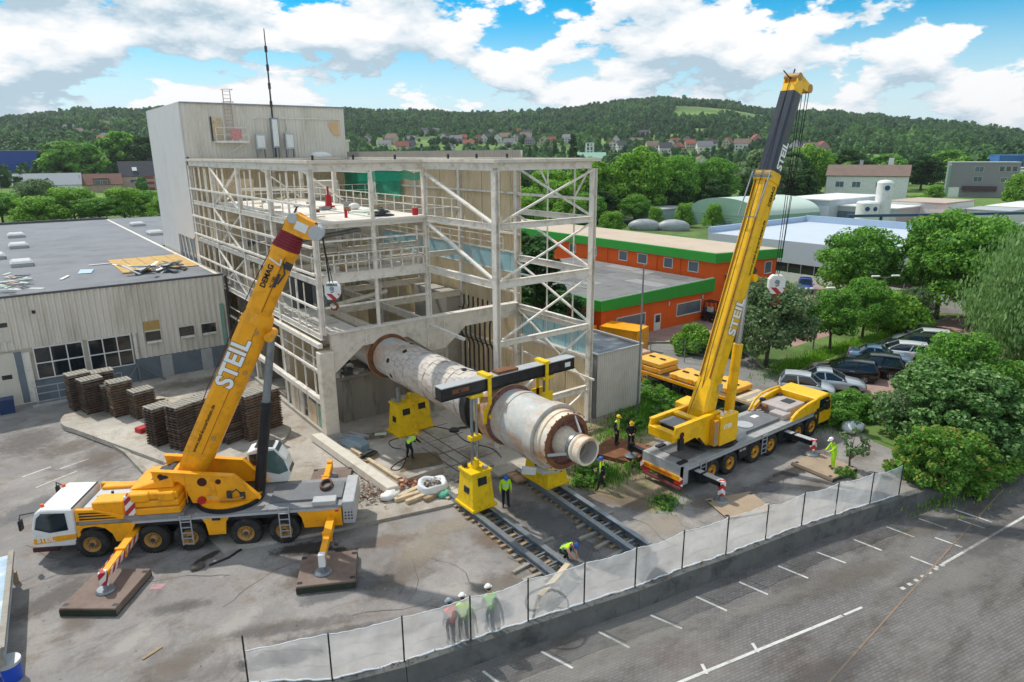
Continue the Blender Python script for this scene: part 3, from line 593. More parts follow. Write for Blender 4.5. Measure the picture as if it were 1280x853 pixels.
for y in (8.5, 13, 18): MB().box(.3, 6.8, y, y+.15, .15, 6.1).build('inner_wall', cladin if y < 10 else concd, KB)
for i in range(14):
    x = rnd.uniform(.6, 6.4); y = rnd.uniform(2, 24); z = rnd.choice((6.5, 9.7, 12.86)); 
    MB().beam((x, y, z+.06), (x+rnd.uniform(-2, 2), y+rnd.uniform(-1.5, 1.5), z+.1+.3*rnd.random()), .14, .06).build('plank', woodp, KB)
# loose things on the top floor
def small(nm, label, cat, mb, m, loc, rz=0, bev=0): o = mb.build(nm, m, None, bev); o.location = loc; o.rotation_euler = (0, 0, rz); return tag(o, label, cat)
b = MB(); b.frustum(-.2, .2, -.16, .16, 0, .95, .05); b.cyl((0, 0, .95), (0, 0, 1.5), .07); b.box(-.36, .36, -.2, .2, 0, .2)
small('hydraulic_tool', 'red pointed demolition tool standing on the white top floor', 'tool', b, red, (4.5, 8.7, 12.86))
b = MB(); b.cyl((0, 0, 0), (0, 0, .45), .09); b.cyl((0, 0, .45), (0, 0, .55), .04); b.tube([(0, 0, .6), (.15, 0, .6), (.18, 0, .3)], .02)
small('fire_extinguisher', 'red fire extinguisher near the front edge of the white top floor', 'extinguisher', b, red, (2.6, 1.6, 12.86))
b = MB(); b.cyl((0, 0, 0), (0, 0, .42), .18, .19, n=16); small('bucket', 'dull red drum beside the column at the right end of the top floor', 'drum', b, red, (6.6, .5, 12.86))
t = thing('machine_parts', 'pile of dark grey metal machine parts on the top floor edge', 'scrap', (4.7, 1.2, 12.86))
for i in range(7): MB().box(-.6+.1*i, .7-.12*i, -.3, .3, .08*i, .08*i+.07).build('metal_plate', pipeg, t).rotation_euler = (rnd.uniform(-.1, .1), rnd.uniform(-.1, .1), rnd.uniform(-.5, .5))
b = MB(); b.sphere((0, 0, .2), .4, 9, 6, (1, .8, .6)); small('crumpled_sheet', 'small crumpled white plastic on the top floor by the green netting', 'plastic', b, white, (5.6, 7, 12.86))
for i in range(26):
    x, y, z = rnd.uniform(.5, 6.4), rnd.uniform(.3, 19), rnd.choice((12.86, 12.86, 9.86, 6.52)); s_ = rnd.uniform(.15, .5)
    if z < 12 and 1.5 < y < 13.5: y = rnd.choice((rnd.uniform(.3, 1.4), rnd.uniform(14.2, 19)))
    MB().box(-s_, s_, -.12, .12, 0, rnd.uniform(.08, .4)).build('demolition_scrap', rnd.choice([wood, woodp, beige, steel, lgrey, rust]), KB).matrix_local = Matrix.Translation((x, y, z)) @ Matrix.Rotation(rnd.uniform(0, 3), 4, 'Z')
b = MB(); b.box(-1.1, 1.1, -.5, .5, 0, .1); small('board', 'pale mint board lying on the top floor', 'board', b, palemint, (5.6, 4.5, 12.86), .3)
# green netting
def netm():
    m = bpy.data.materials.new('green_netting'); m.use_nodes = True; nt = m.node_tree; N = nt.nodes; L = nt.links; b = N['Principled BSDF']
    b.inputs['Base Color'].default_value = (*lin('#1f9a7a'), 1); b.inputs['Roughness'].default_value = .8
    tr = N.new('ShaderNodeBsdfTransparent'); tr.inputs[0].default_value = (.7, 1, .9, 1); mx = N.new('ShaderNodeMixShader'); mx.inputs[0].default_value = .72
    L.new(tr.outputs[0], mx.inputs[1]); L.new(b.outputs[0], mx.inputs[2]); L.new(mx.outputs[0], N['Material Output'].inputs[0]); return m
netmat = netm()
def drape(p, q, z0, z1, n, k, amp, m, name, sag=0):
    b = MB(); p, q = V((*p, 0)), V((*q, 0)); nn = (q-p).normalized().cross(Z3); vs = []
    for j in range(k+1):
        for i in range(n+1):
            t, u = i/n, j/k; w = amp*mnoise.noise(V((t*9, u*3, p.x)))
            vs.append(p.lerp(q, t)+nn*w+Z3*(z0+(z1-z0)*u+sag*mnoise.noise(V((t*6, 5, u)))))
    b.add(vs, [(j*(n+1)+i, j*(n+1)+i+1, (j+1)*(n+1)+i+1, (j+1)*(n+1)+i) for j in range(k) for i in range(n)], True)
    return b.build(name, m)
tag(drape((13.6, 26.5), (13.6, 15.5), 12.9, 15.7, 30, 8, .25, netmat, 'debris_netting', .3), 'large green debris netting hung inside the top storey', 'netting')
tag(drape((2.8, .1), (6.8, .1), 14.95, 15.45, 20, 4, .12, netmat, 'debris_netting', .15), 'narrow green netting strip under the front roof beam', 'netting')

# ================================================================= tower
TW = thing('tower_building', 'tall windowless tower block with smooth pale side and ribbed beige front', 'building', (0, 27.5, 0))
MB().prism([(27.55, 0), (41.5, 0), (41.5, 20.6), (27.55, 20.72), (27.55, 9.6), (28.6, 9.3), (34.2, 9.3), (34.4, 7.1), (28.7, 7.1), (27.55, 7.1)], (0, 0, 0), (0, 1, 0), (0, 0, 1), -.15, 0).build('wall', towerw, TW, 0, True)
MB().box(-.02, .01, 28.7, 34.2, 7.1, 9.25).build('window_pane', glassg, TW, 0, True)
for y in (29.6, 31.2, 32.6): MB().beam((-.06, y, 7.1), (-.06, y+.8, 9.3), .06, .2).build('window_bar', cream, TW, 0, True)
MB().corr((0, 27.5), (14.4, 27.5), 16.2, 20.65, .3, .06).build('wall', clad, TW, 0, True)
MB().box(.02, 14.4, 27.6, 41.5, 0, 20.55).build('core', clad, TW, 0, True)
MB().corr((0, 27.45), (14.4, 27.45), 0, 16.2, .3, .05).build('wall', cladin, TW, 0, True)
MB().box(-.05, 14.5, 27.35, 27.62, 20.62, 20.74).build('roof_edge', steel, TW, 0, True); MB().box(-.06, .06, 27.62, 41.6, 20.58, 20.7).build('roof_edge', steel, TW, 0, True)
MB().box(-.02, .1, 27.3, 27.55, 0, 16.3).build('corner_trim', M('dark_green_trim', '#3d4b48', .6), TW, 0, True)
MB().box(2.3, 3.1, 27.35, 27.44, 17.7, 19.5).build('door', woodp, TW, 0, True)
MB().box(2.2, 2.3, 27.33, 27.46, 17.6, 19.6).build('door_frame', pipeg, TW, 0, True)
b = MB(); b.box(2.3, 5, 26.4, 27.5, 17.45, 17.62); b.beam((3.5, 27.4, 16.6), (4.8, 26.5, 17.5), .07, .07)
for z in (18.1, 18.7): b.beam((2.3, 26.4, z), (5, 26.4, z), .05, .05); b.beam((5, 26.4, z), (5, 27.4, z), .05, .05)
for x in (2.3, 2.95, 3.6, 4.3, 5): b.beam((x, 26.4, 17.6), (x, 26.4, 18.7), .05, .05)
b.build('balcony', cream, TW, 0, True)
MB().box(3.5, 4.4, 26.36, 26.39, 17.75, 18.6).build('warning_board', M('red_white_board', '#c98a88', .6, var=.3, scale=8), TW, 0, True)
b = MB()
for x in (3.45, 4.05): b.beam((x, 27.3, 17.6), (x, 27.3, 21.8), .06, .06)
for i in range(14): b.beam((3.45, 27.3, 17.8+.3*i), (4.05, 27.3, 17.8+.3*i), .04, .04)
for z in (20.8, 21.8): b.tube([(3.3, 27.3, z), (3.4, 26.7, z), (3.75, 26.5, z), (4.1, 26.7, z), (4.2, 27.3, z)], .03, 5)
b.build('ladder', M('faded_red_steel', '#b79f95', .6, var=.1), TW, 0, True)
b = MB(); b.beam((5.8, 27.38, 19.6), (14, 27.38, 19.62), .07, .1)
for x in (5.8, 8.7): b.beam((x, 27.38, 17.2), (x, 27.38, 19.6), .08, .08)
b.build('conduit', cream, TW, 0, True)
MB().prism([(12.7, 19.3), (13.7, 19.5), (13.75, 18.1), (13.2, 18.2), (12.8, 18.9)], (0, 27.4, 0), (1, 0, 0), (0, 0, 1), 0, .05).build('plywood_patch', M('bare_plywood', '#dcb88c', .8, var=.1), TW, 0, True)
MB().box(14.5, 17.2, 33, 37, 0, 17.7).build('annex', clad, TW, 0, True); MB().box(14.45, 17.3, 32.9, 37.1, 17.7, 17.9).build('annex_roof', white, TW, 0, True)
def cabinet(label, x, z0, z1, w, m=lgrey):
    t = thing('electrical_cabinet', label, 'cabinet', (x, 26.9, 16.16))
    MB().box(-w/2, w/2, -.2, .2, z0-16.16, z1-16.16).build('body', m, t, .02); MB().box(-w*.38, w*.38, -.225, -.2, z0-16, z1-16.3).build('door', white, t)
    for s in (-1, 1): MB().box(s*w*.4-.04, s*w*.4+.04, -.15, .15, 0, z0-16.16).build('leg', steel, t)
cabinet('tall narrow grey cabinet standing against the ribbed tower wall', 7.45, 17.0, 19.6, .62, steel)
cabinet('small white cabinet left of the tall grey one on the roof', 6.1, 16.9, 18.2, .85); cabinet('small white cabinet right of the tall grey one on the roof', 8.7, 16.9, 18.3, .8)
b = MB(); b.tube([(7.35, 26.85, 16.2), (7.35, 26.85, 20), (7.35, 26.85, 23.5), (7.35, 26.85, 26.9)], [.08, .08, .07, .04], 8)
for z in (20.5, 22, 23.5, 25): b.cyl((7.35, 26.85, z), (7.35, 26.85, z+.5), .12)
tag(b.build('antenna_mast', pipeg), 'tall thin dark antenna mast rising above the tower roof', 'antenna')
b = MB(); b.sphere((0, 0, .25), .6, 12, 7, (1.6, .9, .55)); b.sphere((.6, .1, .2), .4, 9, 6, (1.4, .8, .6))
o = b.build('bundled_tarpaulin', white); o.location = (11.0, 25.6, 16.1); tag(o, 'white bundled tarpaulin on the roof beside the tower wall', 'tarpaulin')

# ================================================================= low hall at the left
HL = thing('workshop_hall', 'low flat roofed workshop hall with ribbed beige cladding and grey felt roof', 'building', (-20, 19, 0))
X0, X1, YF = -48, -.4, 18.96
P_ = dict(parent=HL, world=True)
MB().corr((X0, YF), (-14.2, YF), 3.85, 7.45, .38, .1).build('cladding', clad, **P_); MB().corr((-14.2, YF), (-7.2, YF), 3.85, 7.45, .38, .1).build('cladding', clad, **P_); MB().corr((-7.2, YF), (X1, YF), 1.85, 7.45, .38, .1).build('cladding', clad, **P_)
MB().box(X0, X1, YF+.08, YF+.3, 0, 7.4).build('wall', M('cream_plaster', '#d3cbb8', .8, var=.06, scale=1, dirt='#a2977f', dsc=.8, damt=.4), **P_)
MB().box(X1-.3, X1, YF+.3, 80, 0, 7.4).build('wall', clad, **P_); MB().box(X0, X1, 80, 80.3, 0, 7.4).build('wall', clad, **P_)
MB().box(X0, X1-.3, YF+.3, 80, 7.1, 7.4).build('roof', roofgrey, **P_)
MB().box(X0, X1+.05, YF-.12, YF+.12, 7.42, 7.56).build('roof_edge', M('dark_edge_trim', '#55565a', .6), **P_); MB().box(X0, X1, 79.8, 80.1, 7.4, 7.7).build('roof_edge', MATS['dark_edge_trim'], **P_)
MB().box(-14.2, -7.25, YF-.06, YF+.02, 0, 1.5).build('plinth', M('blue_grey_plinth', '#747e86', .8, var=.1, scale=1, dirt='#4f565b', dsc=.8, damt=.5), **P_)
MB().box(-7.2, X1, YF-.05, YF+.03, 0, 1.84).build('plinth', MATS['blue_grey_plinth'], **P_)
for x in (-5.2, -2.3): MB().box(x-.4, x+.4, YF-.09, YF-.05, 0, 1.8).build('plinth_panel', lgrey, **P_)
def hall_window(x0, x1, z0, z1, nx, nz, tilt=False):
    f = MB(); w = .07
    for i in range(nx+1): x = x0+(x1-x0)*i/nx; f.box(x-w/2, x+w/2, YF-.14, YF, z0, z1)
    for j in range(nz+1): z = z0+(z1-z0)*j/nz; f.box(x0-w/2, x1+w/2, YF-.145, YF-.002, z-w/2, z+w/2)
    wn = f.build('window', white, **P_)
    for i in range(nx):
        for j in range(nz):
            a, c = x0+(x1-x0)*i/nx, z0+(z1-z0)*j/nz
            p = MB().box(a+.03, a+(x1-x0)/nx-.03, YF-.08, YF-.05, c+.03, c+(z1-z0)/nz-.03); p.v = [v-HL.location for v in p.v]; p.build('pane', glassd, wn)
hall_window(-13.25, -10.4, 1.6, 3.8, 3, 2); hall_window(-10.05, -7.35, 1.55, 3.8, 3, 2)
for x in (-5.85, -3.5, -1.9):
    p = MB(); p.box(x-.5, x+.5, YF-.14, YF+.05, 3.0, 3.8); w_ = p.build('window', glassd, **P_)
    f = MB(); f.beam((x-.55, YF-.15, 3.85), (x+.55, YF-.12, 3.85), .12, .08); f.hexa([(x-.5, YF-.35, 2.92), (x+.5, YF-.35, 2.92), (x+.5, YF-.05, 3.0), (x-.5, YF-.05, 3.0), (x-.5, YF-.38, 2.98), (x+.5, YF-.38, 2.98), (x+.5, YF-.05, 3.12), (x-.5, YF-.05, 3.12)])
    f.v = [v-HL.location for v in f.v]; f.build('sill', cream, w_)
MB().box(-7.2, -6.85, YF-.1, YF, 1.85, 3.85).build('pilaster', cream, **P_)
MB().box(-.95, -.7, YF-.25, YF-.05, 1.9, 5.2).build('duct', sagegreen, **P_); MB().box(-.3, -.15, YF-.3, YF-.1, 0, 7.4).build('downpipe', pipeg, **P_)
MB().box(-12.9, -12.7, YF-.2, YF-.02, 6.2, 6.4).build('lamp', black, **P_)
rs = MB(); rs.box(-6.4, -5.3, YF-.108, YF-.104, 3.9, 4.6); rs.build('rust_stain', M('ochre_rust_stain', '#b99a5c', .7, var=.2, scale=3), **P_)
for (x0, x1, z0, z1) in ((-18.2, -14.4, 0, 3.7), (-16.4, -14.35, 4.5, 6.4)):
    g_ = MB().box(x0, x1, YF-.1, YF-.02, z0, z1).build('gate', M('cream_gate', '#d6cfbf', .6, var=.05), **P_)
    for x in (x0+.55*(x1-x0), x0+.85*(x1-x0)):
        q = MB(); q.box(x-.28, x+.28, YF-.13, YF-.1, z0+(z1-z0)*.52, z0+(z1-z0)*.52+.3); q.v = [v-HL.location for v in q.v]; q.build('pane', glassd, g_, .1)
MB().box(-14.4, -13.5, YF-.12, YF-.02, 0, 3.6).build('pilaster', cream, **P_)
MB().box(-14.35, -13.95, YF-.16, YF-.1, .1, 3.7).build('gate_post', MATS['blue_grey_plinth'], **P_)
b = MB()
for x0, x1 in ((-13.6, -8.4),):
    for z in (.25, .8, 1.3): b.beam((x0, 18.0, z), (x1, 18.0, z), .05, .05)
    for i in range(5): x = x0+(x1-x0)*i/4; b.beam((x, 18, 0), (x, 18, 1.3), .05, .05)
    b.beam((x0-.3, 17.7, .06), (x1, 17.7, .1), .18, .16)
tag(b.build('ramp_railing', lgrey), 'light grey metal railing in front of the hall windows', 'railing')
b = MB(); b.beam((-8.2, 18.3, .3), (-7.2, 18.5, 1.6), .1, .1); b.beam((-7.2, 18.5, 1.6), (-5.6, 17.9, .2), .1, .1); b.beam((-7.2, 18.5, .2), (-7.2, 18.5, 1.6), .1, .1)
tag(b.build('steel_trestle', steel), 'grey steel trestle leaning by the hall wall', 'trestle')
# roof lights and roof debris
def rooflight(label, x, y, w=1.3, d=2.0):
    t = thing('roof_light', label, 'roof light', (x, y, 7.4), 0, None)
    MB().box(-w/2, w/2, -d/2, d/2, 0, .3).build('kerb', lgrey, t); MB().frustum(-w/2-.08, w/2+.08, -d/2-.08, d/2+.08, .3, .48, .2).build('dome', lgrey, t)
MB().box(-.4, 8, 42, 80, 7.12, 7.42).build('roof', roofgrey, **P_); MB().box(-.3, 8, 42, 80, 0, 7.1).build('wall', clad, **P_)
for i, (x, y, l) in enumerate(((-12.1, 61.3, 'white roof light farthest back on the left of the grey hall roof'), (-12.3, 49.8, 'white roof light in the middle of the left roof row'), (-12.6, 35.3, 'white roof light nearest the camera on the hall roof'), (1.3, 66.2, 'small white roof light far back near the tower corner'), (1.1, 53.2, 'small white roof light close behind the tower corner'), (-14.4, 41.8, 'white roof light cut by the left picture edge'))):
    rooflight(l, x, y, 1.5, 2.4)
b = MB()
for i in range(5): b.box(-6.4+i*1.15, -5.3+i*1.15, 24.8+.05*i, 33.4, 7.41, 7.47)
b.build('exposed_insulation', inst, HL, 0, True)
t = thing('membrane_heap', 'heap of torn grey roof membrane strips beside the yellow boards on the hall roof', 'debris', (-4.2, 24.2, 7.42))
for i in range(34):
    a = rnd.uniform(0, 3); p = MB().hexa([(-.8, -.25, 0), (.8, -.25, .02), (.8, .25, .05), (-.8, .25, .03), (-.8, -.25, .05), (.8, -.25, .1), (.8, .25, .12), (-.8, .25, .1)])
    o = p.build('membrane_strip', rnd.choice([lgrey, steel, pipeg, white, concd]), t); o.matrix_local = Matrix.Translation((rnd.gauss(0, 1.3), rnd.gauss(0, .7), rnd.uniform(0, .55))) @ Matrix.Rotation(a, 4, 'Z') @ Matrix.Rotation(rnd.uniform(-.5, .5), 4, 'Y') @ Matrix.Scale(rnd.uniform(.5, 1.1), 4)
t = thing('roof_offcuts', 'white and grey offcuts piled at the left edge of the hall roof', 'debris', (-13.6, 23.6, 7.42))
for i in range(22):
    p = MB().box(-.5, .5, -.12, .12, 0, .08); o = p.build('offcut', rnd.choice([white, lgrey, palemint, roofgrey, rustl]), t); o.matrix_local = Matrix.Translation((rnd.gauss(0, .6), rnd.gauss(0, 1.6), rnd.uniform(0, .4))) @ Matrix.Rotation(rnd.uniform(0, 3), 4, 'Z')
for lab, x, y, rz in (('short white board on the hall roof left of the loose blue sheet', -10.3, 25.4, 1.2), ('long white strip at the far edge of the yellow boards', -7.2, 31.2, .1), ('white strip lying across the yellow boards edge', -6.1, 29.5, 1.9)):
    o = MB().box(-.9, .9, -.12, .12, 0, .05).build('roof_board', white); o.location = (x, y, 7.425); o.rotation_euler = (0, 0, rz); tag(o, lab, 'board')
o = MB().add([(-.6, -.9, .02), (.3, -1.2, .03), (.7, .6, .06), (-.2, 1.3, .03)], [(0, 1, 2, 3)]).build('blue_sheet', M('pale_blue_sheet', '#a9c4d6', .5)); o.location = (-8.7, 27.8, 7.42); tag(o, 'pale blue sheet lying flat on the grey roof', 'sheet')
# ================================================================= flat roofed annex right of the frame
AX = thing('annex_shed', 'small flat roofed shed with pale ribbed walls right of the steel frame', 'shed', (16.8, -5, 0))
P2 = dict(parent=AX, world=True)
MB().corr((14.75, -7.3), (18.85, -7.3), .05, 4.25, .17, .04).build('wall', M('pale_ribbed_sheet', '#cfccc4', .55, var=.05, dirt='#aaa597', dsc=.6, damt=.3), **P2)
MB().corr((18.85, -7.3), (18.85, -2.5), .05, 4.25, .17, .04).build('wall', MATS['pale_ribbed_sheet'], **P2)
MB().box(14.76, 18.8, -7.2, -2.5, 0, 4.1).build('core', lgrey, **P2)
MB().box(14.8, 18.75, -7.15, -2.55, 4.1, 4.16).build('roof', M('wet_dark_roof', '#3f4347', .35, var=.3, scale=.8, dirt='#9a9fa2', dsc=.7, damt=.8), **P2)
b = MB(); b.box(14.7, 18.9, -7.38, -7.28, 4.2, 4.32); b.box(18.8, 18.92, -7.28, -2.5, 4.2, 4.32); b.box(14.7, 14.8, -7.28, -2.5, 4.2, 4.32); b.build('roof_edge', lgrey, **P2)
tag(MB().cyl((17.5, -8.3, 0), (17.5, -8.3, 9.8), .075, .05, 8).build('pole', steel), 'thin grey pole standing in front of the small annex shed', 'pole')
# ================================================================= rotary kiln
def kiln_mat(name, base, patch, rustc, tile=False):
    m = bpy.data.materials.new(name); m.use_nodes = True; nt = m.node_tree; N = nt.nodes; L = nt.links; b = N['Principled BSDF']; b.inputs['Roughness'].default_value = .7
    tc = N.new('ShaderNodeTexCoord')
    def noise(s, a, e, st=(1, 1, 1), det=8):
        q = N.new('ShaderNodeMapping'); L.new(tc.outputs['Object'], q.inputs[0]); q.inputs['Scale'].default_value = st
        n = N.new('ShaderNodeTexNoise'); n.inputs['Scale'].default_value = s; n.inputs['Detail'].default_value = det; n.inputs['Roughness'].default_value = .68; L.new(q.outputs[0], n.inputs['Vector'])
        r = N.new('ShaderNodeMapRange'); r.inputs[1].default_value = a; r.inputs[2].default_value = e; L.new(n.outputs['Fac'], r.inputs[0]); return r.outputs[0], n
    def mix(f, c, col):
        x = N.new('ShaderNodeMix'); x.data_type = 'RGBA'; L.new(f, x.inputs[0])
        if isinstance(c, str): x.inputs[6].default_value = (*lin(c), 1)
        else: L.new(c, x.inputs[6])
        x.inputs[7].default_value = (*lin(col), 1); return x.outputs[2]
    c = mix(noise(1.1, .42, .7, (1, .5, 1))[0], base, patch)
    c = mix(noise(2.6, .5, .85)[0], c, '#dcd7d0')
    c = mix(noise(.9, .48, .68, (1, .35, 1))[0], c, rustc)
    c = mix(noise(4, .55, .85)[0], c, '#948f88')
    L.new(c, b.inputs['Base Color'])
    bp = N.new('ShaderNodeBump'); bp.inputs['Strength'].default_value = .35; bp.inputs['Distance'].default_value = .03; L.new(noise(9, 0, 1)[1].outputs['Fac'], bp.inputs['Height']); L.new(bp.outputs[0], b.inputs['Normal'])
    return m
kA = kiln_mat('flaking_white_shell', '#c4bdb2', '#b3b4b4', '#ad947d'); kB = kiln_mat('flaking_pale_blue_shell', '#bbbbb4', '#a6b3b9', '#b98a63'); kC = kiln_mat('stained_cream_end', '#e3d6c0', '#d6c2a2', '#b57c4c')
kT = kiln_mat('insulated_sheet_patches', '#c6beb3', '#b8aea7', '#ad9b8b')
grate = M('clinkered_refractory', '#80594e', .95, var=.5, scale=9, dirt='#33231f', dsc=6, damt=.8, bump=1.0, bscale=9)
KX, KZ = 4.0, 4.56
KN = thing('rotary_kiln', 'huge white flaking rotary kiln drum hanging from the black lifting beam', 'kiln', (KX, -8, KZ))
def kl(name, prof, m, n=48, hub=None):       # profile in (world y, radius)
    return MB().lathe([(-(y+8), r) for y, r in prof], (0, 0, 0), (0, -1, 0), n).build(name, m, KN)
kl('shell', [(11, 1.12), (-.1, 1.12)], kA); kl('shell', [(-.1, 1.16), (-2.0, 1.17)], kB)
# shell of overlapping sheet patches between the rings
kl('shell', [(-2.0, 1.17), (-9.9, 1.2)], M('grey_lagging_joint', '#a39e9a', .8, var=.15, scale=3))
ring = []
n_a, n_l = 22, 15
me = None
for j in range(n_l):
    for i in range(n_a):
        y0 = -2.05-j*.525; a0 = 2*pi*(i+.5*(j % 2))/n_a; w = 2*pi/n_a*rnd.uniform(.94, .985)
        if me is None or True:
            b = MB(); vs = []
            r = 1.212+rnd.uniform(0, .04)
            for yy in (y0, y0-.49-rnd.uniform(0, .025)):
                for k in range(3): q = a0+w*k/2; vs.append((r*cos(q), yy+8, r*sin(q)))
            b.add(vs, [(0, 3, 4, 1), (1, 4, 5, 2)], True)
            if j in (0, 4, 8, 12): b.mi = [0]*2
        ring.append(b)
for bb in ring[:300]: bb.build('shell_plate', kT, KN)
rest = MB()
for bb in ring[300:]: rest.add(bb.v, bb.f, True)
if rest.v: rest.build('shell_plates', kT, KN)['kind'] = 'stuff'
for y in (-2.05, -3.6, -5.2, -7.3, -9.8): kl('seam_band', [(y+.05, 1.2), (y+.05, 1.245), (y-.05, 1.245), (y-.05, 1.2)], kA)
kl('tyre', [(-.0, 1.12), (0, 1.37), (-.32, 1.37), (-.32, 1.12)], rust); kl('tyre_band', [(.1, 1.12), (.1, 1.42), (-.0, 1.42), (0, 1.12)], rustl)
kl('shell', [(-9.9, 1.16), (-11.9, 1.2)], kB)
kl('girth_ring', [(-10.3, 1.15), (-10.3, 1.5), (-10.75, 1.55), (-10.84, 1.55), (-10.84, 1.15)], black)
kl('riding_ring', [(-11.85, 1.2), (-11.85, 1.5), (-12.5, 1.5), (-12.5, 1.2)], rustl); kl('riding_ring_edge', [(-12.5, 1.2), (-12.5, 1.46), (-12.62, 1.46), (-12.62, 1.2)], grate)
kl('shell', [(-12.62, 1.3), (-13.3, 1.34), (-15.2, 1.36)], kB); kl('shell_band', [(-13.25, 1.34), (-13.25, 1.38), (-13.45, 1.38), (-13.45, 1.34)], kB)
kl('end_flange', [(-15.2, 1.36), (-15.2, 1.46), (-15.75, 1.48), (-15.75, 1.22)], kA); kl('end_drum', [(-15.75, 1.22), (-15.8, 1.3), (-16.1, 1.3), (-16.12, 1.25), (-16.42, 1.25), (-16.46, 1.24), (-16.46, 1.1)], kC)
kl('end_rim', [(-16.46, 1.24), (-16.5, 1.2), (-16.5, 1.02)], rust)
kl('refractory_face', [(-16.5, 1.02), (-16.3, 1.0), (-16.25, .55)], grate)
kl('nozzle', [(-16.25, .66), (-16.8, .5), (-17.2, .48)], kC); kl('nozzle_collar', [(-17.2, .48), (-17.2, .6), (-17.32, .62), (-17.4, .56), (-17.5, .61), (-17.75, .62), (-17.79, .6), (-17.79, .5)], kC)
kl('collar_ring', [(-17.0, .5), (-17.0, .6), (-17.14, .6), (-17.14, .5)], steel)
kl('bore', [(-17.79, .5), (-16.9, .48), (-16.3, .1)], M('pale_bore_lining', '#b9b2a6', .9, var=.1))
for a in (70, 195, 320): a = radians(a); MB().beam((.6*cos(a), -9.1, .6*sin(a)), (1.15*cos(a), -8.5, 1.15*sin(a)), .05, .12).build('strut', lgrey, KN)
for y, a in ((-2.3, 160), (-2.5, 75), (-2.6, 200), (-3.3, 118), (-8.6, 92)): 
    a = radians(a); p = V((1.2*cos(a), y+8, 1.2*sin(a))); q = V((1.27*cos(a), y+8, 1.27*sin(a))); MB().cyl(p, q, .14, n=12).build('hatch', black, KN)
for i in range(26):
    a = 2*pi*i/26; MB().beam((1.43*cos(a), -4.2, 1.43*sin(a)), (1.43*cos(a), -3.8, 1.43*sin(a)), .12, .05, (cos(a), 0, sin(a))).build('wear_pad', rust, KN)
for i in range(24):
    a = 2*pi*i/24; MB().cyl((1.3*cos(a), -8.47-.02, 1.3*sin(a)), (1.3*cos(a), -8.55+.02, 1.3*sin(a)), .035, n=6).build('bolt', rust, KN)
# ================================================================= lifting beam, jacks, skid tracks
LB = thing('lifting_beam', 'long black box girder lifting beam with yellow hangers across the kiln', 'lifting beam', (4.2, -12.2, 6.0))
MB().box(-3.95, 3.85, -.26, .26, .08, .62).build('girder', black, LB, .02); MB().box(-3.96, 3.86, -.3, .3, .62, .66).build('top_flange', lgrey, LB)
b = MB(); b.box(-3.97, 3.87, -.29, .29, .04, .08)
for x in (-3, -1.6, .4, 1.0, 2.9): b.cyl((x, -.27, .35), (x, -.29, .35), .06, n=10)
b.build('bottom_flange', black, LB); MB().box(-3.4, -2.5, -.272, -.26, .28, .48).build('sign', rust, LB); MB().box(3.2, 3.55, -.272, -.26, .22, .45).build('sign', white, LB); MB().box(-.9, .3, -.24, .22, .66, .78).build('timber_block', rust, LB)
for x in (-1.45, 1.95):
    b = MB()
    for s in (-1, 1): b.box(x-.09, x+.09, s*.36-.03, s*.36+.03, -1.25, .74)
    b.box(x-.16, x+.16, -.42, .42, .66, .8); b.box(x-.36, x+.36, -.4, -.33, -1.5, -.75); b.box(x-.36, x+.36, .33, .4, -1.5, -.75); b.cyl((x, -.5, -1.2), (x, .5, -1.2), .12, n=12)
    b.build('hanger', jacky, LB)
for x in (-2.1, 2.12): MB().box(x-.35, x+.35, -.35, .35, -.16, 0).build('jack_head', jacky, LB, .03)
def jack(label, x, y, z0, h, rods, group=None, w=1.25, d=1.35):
    t = thing('jack_tower', label, 'jack', (x, y, z0), radians(0), group)
    MB().frustum(-w/2, w/2, -d/2, d/2, .12, h, .12, .15).build('body', jacky, t, .02); MB().box(-w/2-.08, w/2+.08, -d/2-.1, d/2+.1, 0, .14).build('base', jacky, t, .01)
    MB().box(-w/2+.04, w/2-.04, -d/2+.1, d/2-.1, h, h+.12).build('top_plate', jacky, t, .015)
    for s in (-1, 1):
        for k in (-.28, .28): MB().hexa([(k-.05, s*(d/2+.01), .15), (k+.05, s*(d/2+.01), .15), (k+.05, s*(d/2-.0), .2), (k-.05, s*(d/2), .2), (k-.05, s*(d/2-.14), h-.1), (k+.05, s*(d/2-.14), h-.1), (k+.05, s*(d/2-.2), h-.1), (k-.05, s*(d/2-.2), h-.1)]).build('rib', jacky, t)
    MB().hexa([(-.24, -d/2+.06, h-.55), (.24, -d/2+.06, h-.55), (.24, -d/2+.2, h-.5), (-.24, -d/2+.2, h-.5), (-.24, -d/2+.1, h-.18), (.24, -d/2+.1, h-.18), (.24, -d/2+.24, h-.18), (-.24, -d/2+.24, h-.18)]).build('opening', black, t)
    MB().hexa([(-w/2+.02, -.3, h*.45), (-w/2+.02, .1, h*.45), (-w/2+.09, .1, h*.65), (-w/2+.09, -.3, h*.65), (-w/2+.04, -.3, h*.62), (-w/2+.04, .1, h*.62), (-w/2+.12, .1, h*.65), (-w/2+.12, -.3, h*.65)]).build('marking', black, t)
    for a, c in ((-.35, .35), (.35, -.3), (.3, .35)): MB().box(a-.1, a+.1, c-.1, c+.1, h+.12, h+.12+rnd.uniform(.1, .25)).build('hydraulic_block', rnd.choice([lgrey, pipeg, jacky]), t)
    if rods:
        MB().cyl((0, 0, h+.1), (0, 0, h+.55), .19, n=16).build('cylinder_head', jacky, t)
        for s in (-1, 1): MB().cyl((s*.13, 0, h+.3), (s*.13, 0, rods), .075, n=12).build('lift_rod', chrome if s > 0 else steel, t)
        MB().box(-.3, .3, -.16, .16, h+(rods-h)*.42, h+(rods-h)*.42+.2).build('rod_coupler', jacky, t)
    return t
